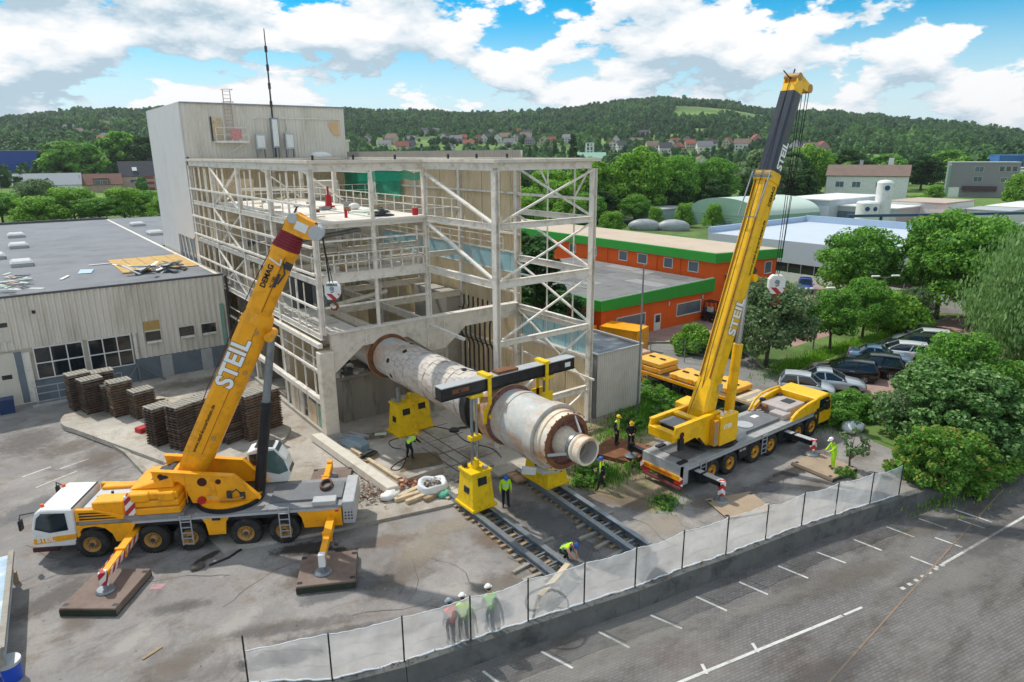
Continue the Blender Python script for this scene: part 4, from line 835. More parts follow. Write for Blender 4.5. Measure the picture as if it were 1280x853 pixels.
jack('yellow jack tower with twin chrome rods on the left skid track', 2.1, -12.2, .42, 1.75, 5.42)
jack('yellow jack tower behind the kiln end on the right skid track', 6.33, -12.3, .42, 1.75, 5.42, None, 1.3, 1.9)
jack('yellow jack tower without rods set on the floor left of the other idle one', 3.75, -1.9, .16, 1.85, 0); jack('yellow jack tower without rods set on the floor right under the kiln', 5.0, -1.55, .16, 1.85, 0)
t = bpy.data.objects  # small pump column on the left idle jack
MB().cyl((3.55, -1.9, 2.1), (3.55, -1.9, 3.1), .12, n=10).build('jack_ram', steel).parent = None
o = bpy.data.objects['jack_ram']; tag(o, 'thin grey jack ram standing on the left idle yellow jack', 'ram')
# pale cradle plate on the right jack under the kiln end
CR = thing('cradle_plate', 'pale curved cradle plate lying on the right yellow jack under the kiln end', 'cradle', (6.3, -12.9, .42))
MB().prism([(-1.1, 1.0), (-.2, .82), (.7, .86), (1.3, 1.1), (1.25, 1.16), (.65, .94), (-.2, .9), (-1.05, 1.12)], (0, 0, 0), (1, 0, 0), (0, 0, 1), -.35, .5).build('plate', lgrey, CR)
MB().hexa([(-1.9, .1, 1.05), (-1.2, -.1, .85), (-1.18, -.05, .85), (-1.88, .15, 1.05), (-1.85, .1, 1.45), (-1.15, -.1, 1.2), (-1.13, -.05, 1.2), (-1.83, .15, 1.45)]).build('sign', white, CR)
def track(label, x0, x1, y0, y1, dx):
    t = thing('skid_track', label, 'track', ((x0+x1)/2, y0, 0))
    L = y0-y1
    for x in (x0, x1):
        X = x-(x0+x1)/2
        MB().ibeam((X, .5, .27), (X+dx, -L, .27), .26, .3, Z3, .05).build('girder', steel, t)
    k = int(L/.42); me = None
    for i in range(k):
        y = -.3-i*.42; X = dx*(-y/L)+rnd.uniform(-.08, .08)
        if me is None: me = MB().box(-.75, .75, -.07, .07, 0, .115).mesh('sleeper', wood); me2 = MB().box(-1.15, 1.15, -.08, .08, 0, .115).mesh('sleeper', woodg)
        o = bpy.data.objects.new('sleeper', me if i < k*.6 or i % 2 else me2); COL.objects.link(o); o.parent = t; o.location = (X+(.35 if i > k*.6 and i % 2 == 0 else 0)*rnd.choice((-1, 1)), y, .004); o.rotation_euler = (0, 0, rnd.uniform(-.08, .08))
    for i in range(int(L/.8)):
        y = -.6-i*.8; X = dx*(-y/L); MB().box(X-(x1-x0)/2+.1, X+(x1-x0)/2-.1, y-.05, y+.05, .2, .3).build('cross_tie', steel, t)
    return t
track('left steel skid track of two girders on timber sleepers', 1.7, 2.55, -11.0, -18.9, -.3)
track('right steel skid track of two girders on timber sleepers', 5.9, 6.75, -11.0, -19.6, -.75)
# ================================================================= mobile cranes
stripe = bpy.data.materials.new('red_white_chevron'); stripe.use_nodes = True
def _stripe():
    nt = stripe.node_tree; N = nt.nodes; L = nt.links; b = N['Principled BSDF']; b.inputs['Roughness'].default_value = .5
    tc = N.new('ShaderNodeTexCoord'); w = N.new('ShaderNodeTexWave'); w.wave_type = 'BANDS'; w.bands_direction = 'DIAGONAL'; w.inputs['Scale'].default_value = 1.3
    L.new(tc.outputs['Object'], w.inputs['Vector']); r = N.new('ShaderNodeValToRGB'); r.color_ramp.interpolation = 'CONSTANT'; r.color_ramp.elements[0].color = (*lin('#b02a30'), 1); r.color_ramp.elements[1].position = .5; r.color_ramp.elements[1].color = (*lin('#e4e0dc'), 1)
    L.new(w.outputs['Fac'], r.inputs[0]); L.new(r.outputs[0], b.inputs['Base Color'])
_stripe()
TYRE = MB().lathe([(-.2, .36), (-.22, .5), (-.2, .6), (-.13, .655), (.13, .655), (.2, .6), (.22, .5), (.2, .36)], (0, 0, 0), (0, 1, 0), 28)
for i in range(28):
    a = 2*pi*i/28; TYRE.beam((.65*cos(a), -.17, .65*sin(a)), (.65*cos(a+.08), .17, .65*sin(a+.08)), .05, .03, (cos(a), 0, sin(a)))
TYRE = TYRE.mesh('tyre', rubber)
def rim_mesh(m):
    b = MB(); b.lathe([(.19, .37), (.15, .34), (.1, .3), (.06, .2), (.1, .17), (.16, .15), (.2, .1), (.2, 0)], (0, 0, 0), (0, 1, 0), 24)
    b.mat(1)
    for i in range(10): a = 2*pi*i/10; b.cyl((.22*cos(a), .06, .22*sin(a)), (.22*cos(a), .11, .22*sin(a)), .022, n=6)
    b.cyl((0, .14, 0), (0, .215, 0), .1, n=14)
    return b.mesh('rim', [m, M('hub_blue_grey', '#3c4650', .5, var=.2)])
def wheel(par, rim, x, y, z=.65):
    o = bpy.data.objects.new('wheel', TYRE); COL.objects.link(o); o.parent = par; o.location = (x, y, z)
    if y < 0: o.rotation_euler = (0, 0, pi)
    r = bpy.data.objects.new('rim', rim); COL.objects.link(r); r.parent = o
def boom_section(par, name, P0, ax, bel, t0, t1, W, D, m, off=0, W1=None, D1=None):
    """oviform boom section: flat top with chamfers, straight flanks, rounded belly"""
    P0, ax, bel = V(P0), V(ax), V(bel); Y = V((0, 1, 0)); vs = []
    pts = [(-.5, -.36), (-.42, -.5), (.42, -.5), (.5, -.36), (.5, .06)]
    for i in range(1, 8): a = pi*i/8; pts.append((.5*cos(a), .06+.44*sin(a)))
    pts.append((-.5, .06))
    k = len(pts)
    for t, w, d in ((t0, W, D), (t1, W1 or W, D1 or D)):
        for y, u in pts: vs.append(P0+ax*t+Y*(y*w)+bel*(u*d+off))
    b = MB(); b.add(vs, [(i, (i+1) % k, k+(i+1) % k, k+i) for i in range(4)]); b.add(vs, [(i, (i+1) % k, k+(i+1) % k, k+i) for i in range(4, k-1)], True); b.add(vs, [(k-1, 0, k, 2*k-1)])
    b.add(vs[:k], [list(range(k))]); b.add(vs[k:], [list(range(k))[::-1]])
    return b.build(name, m, par)
def collar(par, P0, ax, bel, t, W, D, m, off=0, l=.12, g=.06): return boom_section(par, 'boom_collar', P0, ax, bel, t, t+l, W+g*2, D+g*2, m, off)
def ladder(par, x, y, z0, z1, m=lgrey, w=.42, dy=0):
    b = MB()
    for s in (-1, 1): b.beam((x+s*w/2, y, z0), (x+s*w/2, y-dy, z1), .04, .04, (1, 0, 0))
    n = int((z1-z0)/.27)
    for i in range(n+1): t = (i+.2)/(n+.4); b.beam((x-w/2, y-dy*t, z0+(z1-z0)*t), (x+w/2, y-dy*t, z0+(z1-z0)*t), .035, .035)
    b.build('ladder', m, par)

# ----------------------------------------------------------------- left crane: five axles, X forward to the cab, near side +Y
CL_ = thing('mobile_crane', 'left five axle yellow mobile crane with white cab roof and boom raised over the rear', 'crane', (-8.84, -6.27, 0), radians(150.2))
rimL = rim_mesh(rimt)
for x in (3.93, 1.5, 0, -2.32, -3.93):
    for s in (1, -1): wheel(CL_, rimL, x, s*1.14)
    MB().cyl((x, -.95, .65), (x, .95, .65), .12, n=8).build('axle', black, CL_)
MB().box(-6.4, 4.3, -.55, .55, .55, 1.58).build('chassis', black, CL_)
MB().box(-6.45, 4.3, -1.32, 1.32, 1.58, 1.7).build('deck', deckg, CL_, .015)
MB().box(-6.4, -3.3, -.8, .8, 1.7, 1.8).build('deck_plate', M('dark_deck_plate', '#6d6f72', .65, var=.12, scale=2, dirt='#8f8a80', dsc=1.3, damt=.4), CL_)
b = MB()
for s in (-1, 1): b.box(-6.3, 2.2, s*1.34-.02, s*1.34+.02, 1.5, 1.6)
b.build('deck_edge', lgrey, CL_)
MB().box(-4.9, 4, -1.25, 1.25, 1.3, 1.57).build('wheel_housing', black, CL_)
for s in (-1, 1):
    for poly in ([(4.42, .5), (4.42, 1.56), (2.05, 1.56), (2.3, 1.1), (2.36, .72), (2.95, .72), (3.05, 1.1), (3.3, 1.38), (3.7, 1.5), (4.15, 1.45), (4.3, 1.3), (4.3, .5)], [(-.55, 1.56), (-.72, 1.25), (-.8, .7), (-1.5, .7), (-1.55, 1.25), (-1.75, 1.56)], [(-4.5, 1.56), (-4.72, 1.2), (-4.8, .72), (-6.42, .72), (-6.42, 1.56)]):
        MB().prism(poly, (0, s*1.3, 0), (1, 0, 0), (0, 0, 1), -.04, .04).build('side_panel', yel, CL_)
    MB().prism([(4.4, 1.7), (4.4, 2.28), (3.7, 2.24), (3.1, 2.08), (2.6, 1.9), (2.3, 1.7)], (0, s*1.22, 0), (1, 0, 0), (0, 0, 1), -.09, .09).build('engine_cowl', yel, CL_, .03)
    b = MB()
    for z, x1 in ((1.8, 2.75), (1.93, 3.0), (2.06, 3.3)): b.prism([(4.25, z), (4.25, z+.07), (x1+.25, z+.05), (x1, z)], (0, s*1.31, 0), (1, 0, 0), (0, 0, 1), -.012, .012)
    b.build('louvre', black, CL_)
    MB().box(-1.35, -1.0, s*1.345-.012, s*1.345+.012, 1.38, 1.54).build('side_lamp', black, CL_)
    MB().box(-6.3, -6.15, s*1.345-.012, s*1.345+.012, 1.4, 1.5).build('tail_lamp', redw, CL_)
# cab
cabp = [(4.48, .62), (4.48, 2.3), (5.72, 2.36), (5.98, 2.22), (6.2, 1.5), (6.24, .62)]
MB().prism(cabp, (0, 0, 0), (1, 0, 0), (0, 0, 1), -1.27, 1.27).build('cab', white, CL_, .05)
for s in (-1, 1):
    MB().prism([(4.78, 1.38), (4.8, 2.16), (5.72, 2.2), (5.92, 2.0), (6.06, 1.5), (5.5, 1.3)], (0, s*1.28, 0), (1, 0, 0), (0, 0, 1), -.012, .012).build('side_window', glassd, CL_)
    b = MB(); b.prism([(4.5, .95), (4.5, 1.18), (6.2, 1.05), (6.2, .8)], (0, s*1.28, 0), (1, 0, 0), (0, 0, 1), -.01, .01); b.build('stripe', yel, CL_)
    MB().tube([(6.0, s*1.2, 2.25), (6.4, s*1.45, 2.3), (6.45, s*1.5, 2.05)], .025).build('mirror_arm', black, CL_); MB().box(6.36, 6.46, s*1.5-.12, s*1.5+.12, 1.65, 2.1).build('mirror', black, CL_, .02)
text('STEIL', .3, whitetxt, CL_, (6.05, 1.297, .9), (-1, 0, 0), (0, 0, 1), bold=.008)
MB().hexa([(6.2, -1.1, 1.45), (6.26, -1.1, 1.42), (6.26, 1.1, 1.42), (6.2, 1.1, 1.45), (5.99, -1.1, 2.18), (6.04, -1.1, 2.16), (6.04, 1.1, 2.16), (5.99, 1.1, 2.18)]).build('windscreen', glassd, CL_)
MB().box(5.3, 6.32, -1.28, 1.28, .42, .64).build('bumper', M('dark_red_bumper', '#4a2422', .6, var=.1), CL_, .03)
for s in (-1, 1): MB().box(6.3, 6.34, s*.9-.2, s*.9+.2, .68, .86).build('headlight', M('headlamp_glass', '#dfe4e8', .1, var=.02), CL_)
for s in (-.9, .9): MB().cyl((5.8, s, 2.33), (5.8, s, 2.46), .07, n=10).build('beacon', M('orange_beacon', '#e8622a', .3, var=.05), CL_)
MB().box(4.5, 4.56, -1.2, 1.2, 2.3, 2.34).build('cab_back_edge', black, CL_)
# engine deck and counterweight
MB().box(2.65, 4.3, -.9, .85, 1.7, 2.12).build('engine_cover', lgrey, CL_, .03)
MB().box(2.5, 3.75, .4, 1.2, 1.7, 2.5).build('tool_box', yel, CL_, .04); MB().box(2.45, 4.2, -1.25, -.75, 1.7, 2.25).build('fuel_tank', yel, CL_, .04)
for x, y in ((3.9, .2), (3.5, -.2), (3.1, .3), (3.3, .7), (2.8, .2)): MB().cyl((x, y, 2.1), (x, y, 2.3), .06, n=8).build('filler_cap', black, CL_)
MB().box(.1, 2.5, -1.35, 1.35, 1.7, 1.86).build('ballast_tray', deckg, CL_)
for i, (z0, z1, c) in enumerate(((1.88, 2.18, 0), (2.23, 2.5, .03), (2.55, 2.85, .06))):
    b = MB(); b.box(.18+c, 2.3-c, -1.42+c, 1.42-c, z0, z1); b.build('counterweight_slab', yel, CL_, .05)
MB().box(.3, 2.2, -1.3, 1.3, 1.86, 2.8).build('counterweight_core', MATS['brown_seam'] if 'brown_seam' in MATS else rimt, CL_)
for x0, x1 in ((.35, 1.0), (1.35, 2.1)): MB().box(x0, x1, 1.15, 1.46, 2.5, 2.88).build('counterweight_lug', yel, CL_, .05)
MB().box(2.28, 2.34, .95, 1.44, 1.95, 2.8).build('warning_board', stripe, CL_); MB().box(1.95, 2.3, 1.42, 1.45, 1.95, 2.8).build('warning_board', stripe, CL_)
MB().hexa([(.5, -.95, 2.86), (2.3, -.95, 2.86), (2.3, .95, 2.86), (.5, .95, 2.86), (.5, -.9, 3.35), (1.9, -.9, 2.98), (1.9, .9, 2.98), (.5, .9, 3.35)]).build('winch_cover', yel, CL_, .03)
MB().hexa([(.9, -.7, 3.24), (1.5, -.7, 3.08), (1.5, .55, 3.08), (.9, .55, 3.24), (.9, -.7, 3.28), (1.5, -.7, 3.12), (1.5, .55, 3.12), (.9, .55, 3.28)]).build('winch_opening', pipeg, CL_)
# upper works
MB().cyl((-1.5, 0, 1.7), (-1.5, 0, 1.9), 1.42, n=40).build('turntable_ring', black, CL_); MB().cyl((-1.5, 0, 1.9), (-1.5, 0, 2.02), 1.36, n=40).build('turntable', yel, CL_)
plate = [(1.35, 3.62), (-1.95, 3.18), (-2.75, 2.3), (-2.95, 2.02), (-1.63, 2.0), (-.15, 2.0), (.12, 2.85), (.31, 3.05), (1.3, 3.08)]
for s in (-1, 1):
    MB().prism(plate, (0, s*.8, 0), (1, 0, 0), (0, 0, 1), -.06, .06).build('slewing_plate', yel, CL_, .015)
    b = MB()
    for p, q in zip(plate[:3], plate[1:4]): b.beam((p[0], s*.8, p[1]), (q[0], s*.8, q[1]), .26, .05)
    b.build('plate_flange', yel, CL_)
    for x, z, r in ((-.64, 2.98, .2), (-1.3, 2.95, .12), (1.0, 3.35, .12)): MB().cyl((x, s*.865, z), (x, s*.872, z), r, n=16).build('access_hole', M('maroon_recess', '#4a1a14', .7), CL_)
    for x in (.05, -1.15): MB().beam((x, s*.87, 2.05), (x, s*.87, 3.3), .04, .02, (1, 0, 0)).build('weld_seam', yel, CL_)
MB().box(-2.6, .4, -.74, .74, 1.95, 2.1).build('frame_floor', black, CL_); MB().cyl((.85, -.7, 3.0), (.85, .7, 3.0), .32, n=18).build('winch_drum', pipeg, CL_); MB().cyl((.85, .87, 3.2), (.85, .9, 3.2), .2, n=14).build('winch_motor', black, CL_)
b = MB(); b.box(-1.8, -1.62, .87, 1.0, 2.15, 2.5); b.tube([(-1.7, 1, 2.35), (-2.05, 1.03, 2.62), (-2.2, 1, 2.4)], .035); b.box(-2.35, -2.15, .87, .97, 2.1, 2.4); b.build('slewing_gear', pipeg, CL_)
MB().tube([(-1.3, .95, 2.08), (-1.6, 1.05, 2.2), (-1.9, 1.0, 2.12), (-2.3, .95, 2.2)], .05).build('hose', rimt, CL_)
MB().cyl((-.55, .87, 2.15), (-.55, 1.0, 2.15), .17, n=12).build('filter', red, CL_)
text('STEIL', .22, M('faded_lettering', '#e8c77a', .6), CL_, (-.75, .872, 2.12), (-1, 0, 0), (0, 0, 1), bold=.006)
# operator's cab on the far side
cp = [(-2.05, 1.78), (-2.05, 3.35), (-2.6, 3.55), (-3.3, 3.5), (-3.75, 2.9), (-3.9, 2.2), (-3.75, 1.78)]
MB().prism(cp, (0, -1.55, 0), (1, 0, 0), (0, 0, 1), -.48, .48).build('operator_cab', white, CL_, .04)
for s in (-1, 1): MB().prism([(-2.7, 2.4), (-2.7, 3.36), (-3.27, 3.4), (-3.66, 2.9), (-3.82, 2.35), (-3.4, 2.2)], (0, -1.55+s*.49, 0), (1, 0, 0), (0, 0, 1), -.012, .012).build('cab_window', M('cab_glass', '#54706e', .08, var=.3, scale=1.5, spec=.8), CL_)
MB().prism([(-2.15, 2.7), (-2.15, 3.25), (-2.6, 3.3), (-2.6, 2.7)], (0, -1.06, 0), (1, 0, 0), (0, 0, 1), -.012, .012).build('cab_window', glassd, CL_)
MB().hexa([(-3.9, -1.98, 2.25), (-3.93, -1.98, 2.25), (-3.93, -1.12, 2.25), (-3.9, -1.12, 2.25), (-3.33, -1.98, 3.47), (-3.36, -1.98, 3.5), (-3.36, -1.12, 3.5), (-3.33, -1.12, 3.47)]).build('windscreen', glassg, CL_)
MB().box(-3.2, -2.4, -1.9, -1.2, 3.53, 3.57).build('roof_window', glassd, CL_)
# boom
el = radians(62.7); axL = V((-cos(el), 0, sin(el))); blL = V((-sin(el), 0, -cos(el))); PL = V((.07, 0, 2.95))
boom_section(CL_, 'boom_section', PL, axL, blL, -.5, 1.2, .8, .9, yel, 0, .82, 1.25)
boom_section(CL_, 'boom_section', PL, axL, blL, 1.2, 7.6, .82, 1.25, yel, 0)
boom_section(CL_, 'boom_section', PL, axL, blL, 7.6, 8.1, .9, 1.34, yel, 0, .84, 1.1)
boom_section(CL_, 'boom_section', PL, axL, blL, 8.1, 10.75, .78, 1.02, yel, -.08)
boom_section(CL_, 'boom_section', PL, axL, blL, 10.75, 11.0, .86, 1.1, yel, -.08)
mar = M('maroon_boom_end', '#8c1f2c', .45, var=.12, scale=4)
for i in range(6): boom_section(CL_, 'boom_collar', PL, axL, blL, 11.02+i*.12, 11.1+i*.12, .84-.03*i, 1.12-.04*i, mar, -.08); boom_section(CL_, 'boom_inner', PL, axL, blL, 11.1+i*.12, 11.14+i*.12, .78-.03*i, 1.04-.04*i, M('dark_maroon', '#4f1a2c', .5), -.08)
hd = lambda t, u: PL+axL*t+blL*u
for s in (-1, 1):
    poly = [hd(11.72, -.5), hd(12.35, -.5), hd(12.55, -.2), hd(12.45, .65), hd(12.15, .95), hd(11.85, .85), hd(11.72, .4)]
    b = MB(); vs = [p+V((0, s*.34-.03, 0)) for p in poly]+[p+V((0, s*.34+.03, 0)) for p in poly]; k = len(poly)
    b.add(vs, [list(range(k)), list(range(k, 2*k))[::-1]]+[(i, k+i, k+(i+1) % k, (i+1) % k) for i in range(k)]); b.build('boom_head', yel, CL_)
for t_, u_, r_ in ((12.15, .75, .3), (12.3, -.3, .2)): MB().cyl(hd(t_, u_)-V((0, .3, 0)), hd(t_, u_)+V((0, .4, 0)), r_, n=20).build('sheave', lgrey, CL_)
MB().beam(hd(11.74, .15), hd(12.5, .15), .56, .8, blL).build('boom_head', yel, CL_)
MB().beam(hd(11.95, .15)+V((0, .385, 0)), hd(12.3, .15)+V((0, .385, 0)), .02, .5, blL).build('sign', white, CL_)
MB().cyl(hd(12.4, -.35), hd(12.75, -.35), .04, n=6).build('wind_sensor', black, CL_)
Yn = V((0, 1, 0)); Bt = Yn.cross(axL)
def ltxt(s_, size, t, u, m, W, bold=0): return text(s_, size, m, CL_, PL+axL*t+blL*u+V((0, W/2+.006, 0)), axL, Bt, bold=bold)
ltxt('STEIL', 1.0, 4.55, .14, M('lettering_outline', '#6b5a3a', .6), .815, .055); ltxt('STEIL', 1.0, 4.55, .14, whitetxt, .83, .03)
ltxt('www.steil-kranarbeiten.de', .22, 1.3, -.16, blacktxt, .83, .002); ltxt('DEMAG', .3, 9.2, -.22, blacktxt, .8, .008); ltxt('AC 160', .16, 9.3, 0.02, blacktxt, .8)
for t, u in ((2.2, .3), (5.5, .42), (7.3, .2)): MB().cyl(hd(t, u)+V((0, .4, 0)), hd(t, u)+V((0, .47, 0)), .1, n=10).build('boom_pin', rimt, CL_)
MB().beam(hd(8.2, .06)+V((0, .4, 0)), hd(10.7, .06)+V((0, .4, 0)), .03, .03, blL).build('boom_seam', M('brown_seam', '#8a5a1c', .6), CL_); MB().beam(hd(1.3, .12)+V((0, .412, 0)), hd(7.5, .12)+V((0, .412, 0)), .02, .02, blL).build('boom_seam', MATS['brown_seam'], CL_)
b = MB(); b.tube([hd(9.6, .2)+V((0, .45, 0)), hd(10.1, .3)+V((0, .5, 0)), hd(10.5, .1)+V((0, .5, 0)), hd(10.4, .45)+V((0, .5, 0))], .04); b.beam(hd(10.3, .3)+V((0, .45, 0)), hd(10.6, .3)+V((0, .45, 0)), .1, .3, blL); b.beam(hd(9.4, .1)+V((0, .44, 0)), hd(10.0, .1)+V((0, .44, 0)), .06, .12, blL); b.build('cable_reel', pipeg, CL_)
b = MB(); b.beam(hd(10.45, -.5)+V((0, .42, 0)), hd(10.35, .0)+V((0, .46, 0)), .05, .06); b.beam(hd(10.6, -.05)+V((0, .42, 0)), hd(10.35, .0)+V((0, .46, 0)), .05, .06); b.build('bracket', white, CL_)
a0, a1 = V((-2.75, 0, 2.05)), PL+axL*7.35+blL*.72
MB().cyl(a0, a0.lerp(a1, .58), .24, n=18).build('lift_cylinder', black, CL_); MB().cyl(a0.lerp(a1, .58), a1, .17, n=16).build('lift_rod', steel, CL_)
MB().cyl(a1-V((0, .5, 0)), a1+V((0, .5, 0)), .2, n=14).build('lift_pin', yel, CL_)
b = MB(); b.tube([hd(12.3, -.52), hd(9, -.75), hd(4, -.78), hd(.6, -.6)], .02, 5); b.tube([hd(12.2, -.5)+V((0, .12, 0)), hd(12.5, .6)+V((0, .12, 0)), hd(12.2, 1.02)+V((0, .12, 0))], .02, 5)
hookL = V((-6.62, 0, 11.0))
for dx, dy in ((-.05, .12), (.12, -.1), (.12, .12)): b.tube([hd(12.12, 1.0)+V((0, dy, 0)), hookL+V((dx*.8, dy, .25))], .018, 5)
b.build('hoist_rope', black, CL_)
# rear box, ladders, outriggers
MB().box(-6.98, -6.46, -1.3, 1.3, .75, 1.82).build('rear_box', lgrey, CL_, .03)
b = MB()
for x in (-6.85, -6.72, -6.58):
    for z in (1.0, 1.15, 1.3): b.cyl((x, 1.29, z), (x, 1.31, z), .04, n=8)
b.build('bolt_holes', black, CL_)
MB().box(-6.2, -5.2, .75, 1.3, 1.7, 1.9).build('deck_box', lgrey, CL_, .02)
ladder(CL_, 0.05, 1.42, .35, 1.75); ladder(CL_, -4.0, 1.42, .35, 1.85)
b = MB()
for i in range(3): b.tube([(-5.6+.5*cos(a*.7+i)*.5, -.3+.45*sin(a*.7+i), 1.85+.04*i) for a in range(10)], .05)
b.build('chain_heap', M('rusty_chain', '#5b4138', .8, var=.3), CL_)
def outrigger(par, x, s, y1, m, foot_z=.42, chev=False, jm=None, z=1.0, jl=None):
    MB().box(x-.17, x+.17, min(s*.5, s*y1*.62), max(s*.5, s*y1*.62), z-.2, z+.16).build('outrigger_beam', m, par, .015)
    MB().box(x-.13, x+.13, min(s*y1*.6, s*y1), max(s*y1*.6, s*y1), z-.15, z+.11).build('outrigger_beam', m, par, .012)
    MB().box(x-.2, x+.2, s*y1*.62-.06, s*y1*.62+.06, z-.23, z+.19).build('outrigger_collar', m, par)
    MB().box(x-.13, x+.13, s*y1-.13, s*y1+.13, foot_z+.25, z+.2).build('jack_housing', jm or m, par, .012)
    MB().cyl((x, s*y1, foot_z), (x, s*y1, foot_z+.4), .08, n=12).build('jack_ram', chrome, par)
    MB().cyl((x, s*y1, foot_z-.02), (x, s*y1, foot_z+.05), .36, .3, n=20).build('foot_plate', steel, par)
    if chev:
        for dx in (-.182, .182): MB().box(x+dx-.006, x+dx+.006, min(s*1.4, s*y1*.95), max(s*1.4, s*y1*.95), z-.14, z+.1).build('warning_stripe', stripe, par)
outrigger(CL_, 2.2, 1, 4.3, yel, .4, True, stripe); outrigger(CL_, -5.95, 1, 4.25, yel, .4, False, white)
outrigger(CL_, 2.2, -1, 4.2, yel, .4, False, yel); outrigger(CL_, -5.2, -1, 4.3, yel, .4, False, yel)
def hook(label, loc, rz, s=1, brand=True):
    t = thing('hook_block', label, 'hook block', loc, rz)
    poly = [(-.34, .18), (-.2, .36), (.2, .36), (.34, .18), (.34, -.2), (.2, -.42), (-.2, -.42), (-.34, -.2)]
    MB().prism(poly, (0, 0, 0), (1, 0, 0), (0, 0, 1), -.16, .16).build('block', white, t, .03)
    MB().prism([(-.33, -.16), (.33, -.16), (.33, -.2), (.21, -.43), (-.21, -.43), (-.33, -.2)], (0, -.17, 0), (1, 0, 0), (0, 0, 1), -.01, .01).build('warning_stripe', stripe, t)
    MB().prism([(-.33, -.16), (.33, -.16), (.33, -.2), (.21, -.43), (-.21, -.43), (-.33, -.2)], (0, .17, 0), (1, 0, 0), (0, 0, 1), -.01, .01).build('warning_stripe', stripe, t)
    MB().cyl((0, -.19, .08), (0, .19, .08), .1, n=12).build('pin', steel, t)
    MB().tube([(0, 0, -.42), (0, 0, -.6), (.12, 0, -.68), (.17, 0, -.8), (.08, 0, -.93), (-.08, 0, -.93), (-.16, 0, -.82)], [.07, .07, .07, .07, .06, .05, .03], 8).build('hook', rust, t)
    for sy in (-1, 1):
        if brand: text('DEMAG', .15, blacktxt, t, (0, sy*.166, .2), (-sy, 0, 0), (0, 0, 1), align='CENTER', bold=.004)
        MB().tube([(0, sy*.168, .1), (0, sy*.168, .05), (.06, sy*.168, 0), (.06, sy*.168, -.06), (0, sy*.168, -.1), (-.06, sy*.168, -.07)], .018, 5).build('hook_emblem', black, t)
    t.scale = (s, s, s); return t
mw = Matrix.Translation(CL_.location) @ Matrix.Rotation(CL_.rotation_euler.z, 4, 'Z')
hook('white hook block with red stripes hanging from the left crane boom head', mw @ hookL, radians(-37), .92)
def mat_pad(label, x, y, rz, w, d, h=.34, m=None):
    m = m or M('rusty_brown_mat', '#7b6a60', .75, var=.14, scale=2, dirt='#59483f', dsc=1.2, damt=.5)
    t = thing('outrigger_mat', label, 'crane mat', (x, y, .005), rz)
    MB().box(-w/2, w/2, -d/2, d/2, .04, h).build('plate', m, t, .015)
    b = MB(); 
    for s in (-1, 1): b.box(-w/2-.012, w/2+.012, s*(d/2+.002)-.012, s*(d/2+.002)+.012, 0, h-.08)
    b.box(-w/2, w/2, -d/2+.05, d/2-.05, 0, .05)
    b.build('edge_beam', M('dark_green_edge', '#33382a', .8, var=.3, scale=6), t)
    for sx in (-1, 1):
        for sy in (-1, 1): MB().box(sx*(w/2-.12)-.1, sx*(w/2-.12)+.1, sy*(d/2-.22)-.08, sy*(d/2-.22)+.08, h-.03, h+.004).build('lifting_pocket', black, t)
    return t
def lw(x, y): p = mw @ V((x, y, 0)); return p.x, p.y
mat_pad('large brown crane mat under the front outrigger of the left crane', *lw(2.25, 4.1), radians(150.2-8), 2.1, 2.5)
mat_pad('large brown crane mat under the rear outrigger of the left crane', *lw(-6.1, 3.95), radians(150.2+3), 2.25, 2.15)
mat_pad('brown crane mat on the far side behind the left crane', *lw(-5.2, -4.3), radians(150.2), 2, 2); mat_pad('brown crane mat at the far front corner of the left crane', *lw(2.2, -4.2), radians(150.2), 2, 2)

# ----------------------------------------------------------------- right crane: six axles, X forward to the cab, near side -Y
CR_ = thing('mobile_crane', 'right six axle yellow mobile crane with black side skirts and tall two tone boom', 'crane', (17.6, -15.95, 0), 0)
rimR = rim_mesh(rimy)
for x in (-4.3, -2.75, -.5, 1.0, 3.75, 5.25):
    for s in (1, -1): wheel(CR_, rimR, x, s*1.12)
    MB().cyl((x, -.95, .65), (x, .95, .65), .12, n=8).build('axle', black, CR_)
MB().box(-6.3, 5.6, -.6, .6, .5, 1.42).build('chassis', black, CR_)
MB().box(-6.5, 5.4, -1.33, 1.33, 1.42, 1.52).build('deck', M('pale_deck', '#a5a5a3', .7, var=.08, scale=1.5, dirt='#75726c', dsc=1.4, damt=.5), CR_, .015)
MB().box(-5.9, -4.2, -.85, .85, 1.52, 1.56).build('deck_plate', MATS['dark_deck_plate'], CR_); MB().box(-1.2, 2.6, -.75, .75, 1.52, 1.68).build('deck_plate', MATS['dark_deck_plate'], CR_)
MB().cyl((.1, -.1, 1.68), (.1, -.1, 1.72), .5, n=24).build('hatch', lgrey, CR_); MB().box(1.4, 1.9, .1, .4, 1.68, 1.7).build('hatch', white, CR_)
MB().box(-1.9, -1.0, -1.0, -.2, 1.52, 1.95).build('deck_box', lgrey, CR_, .02)
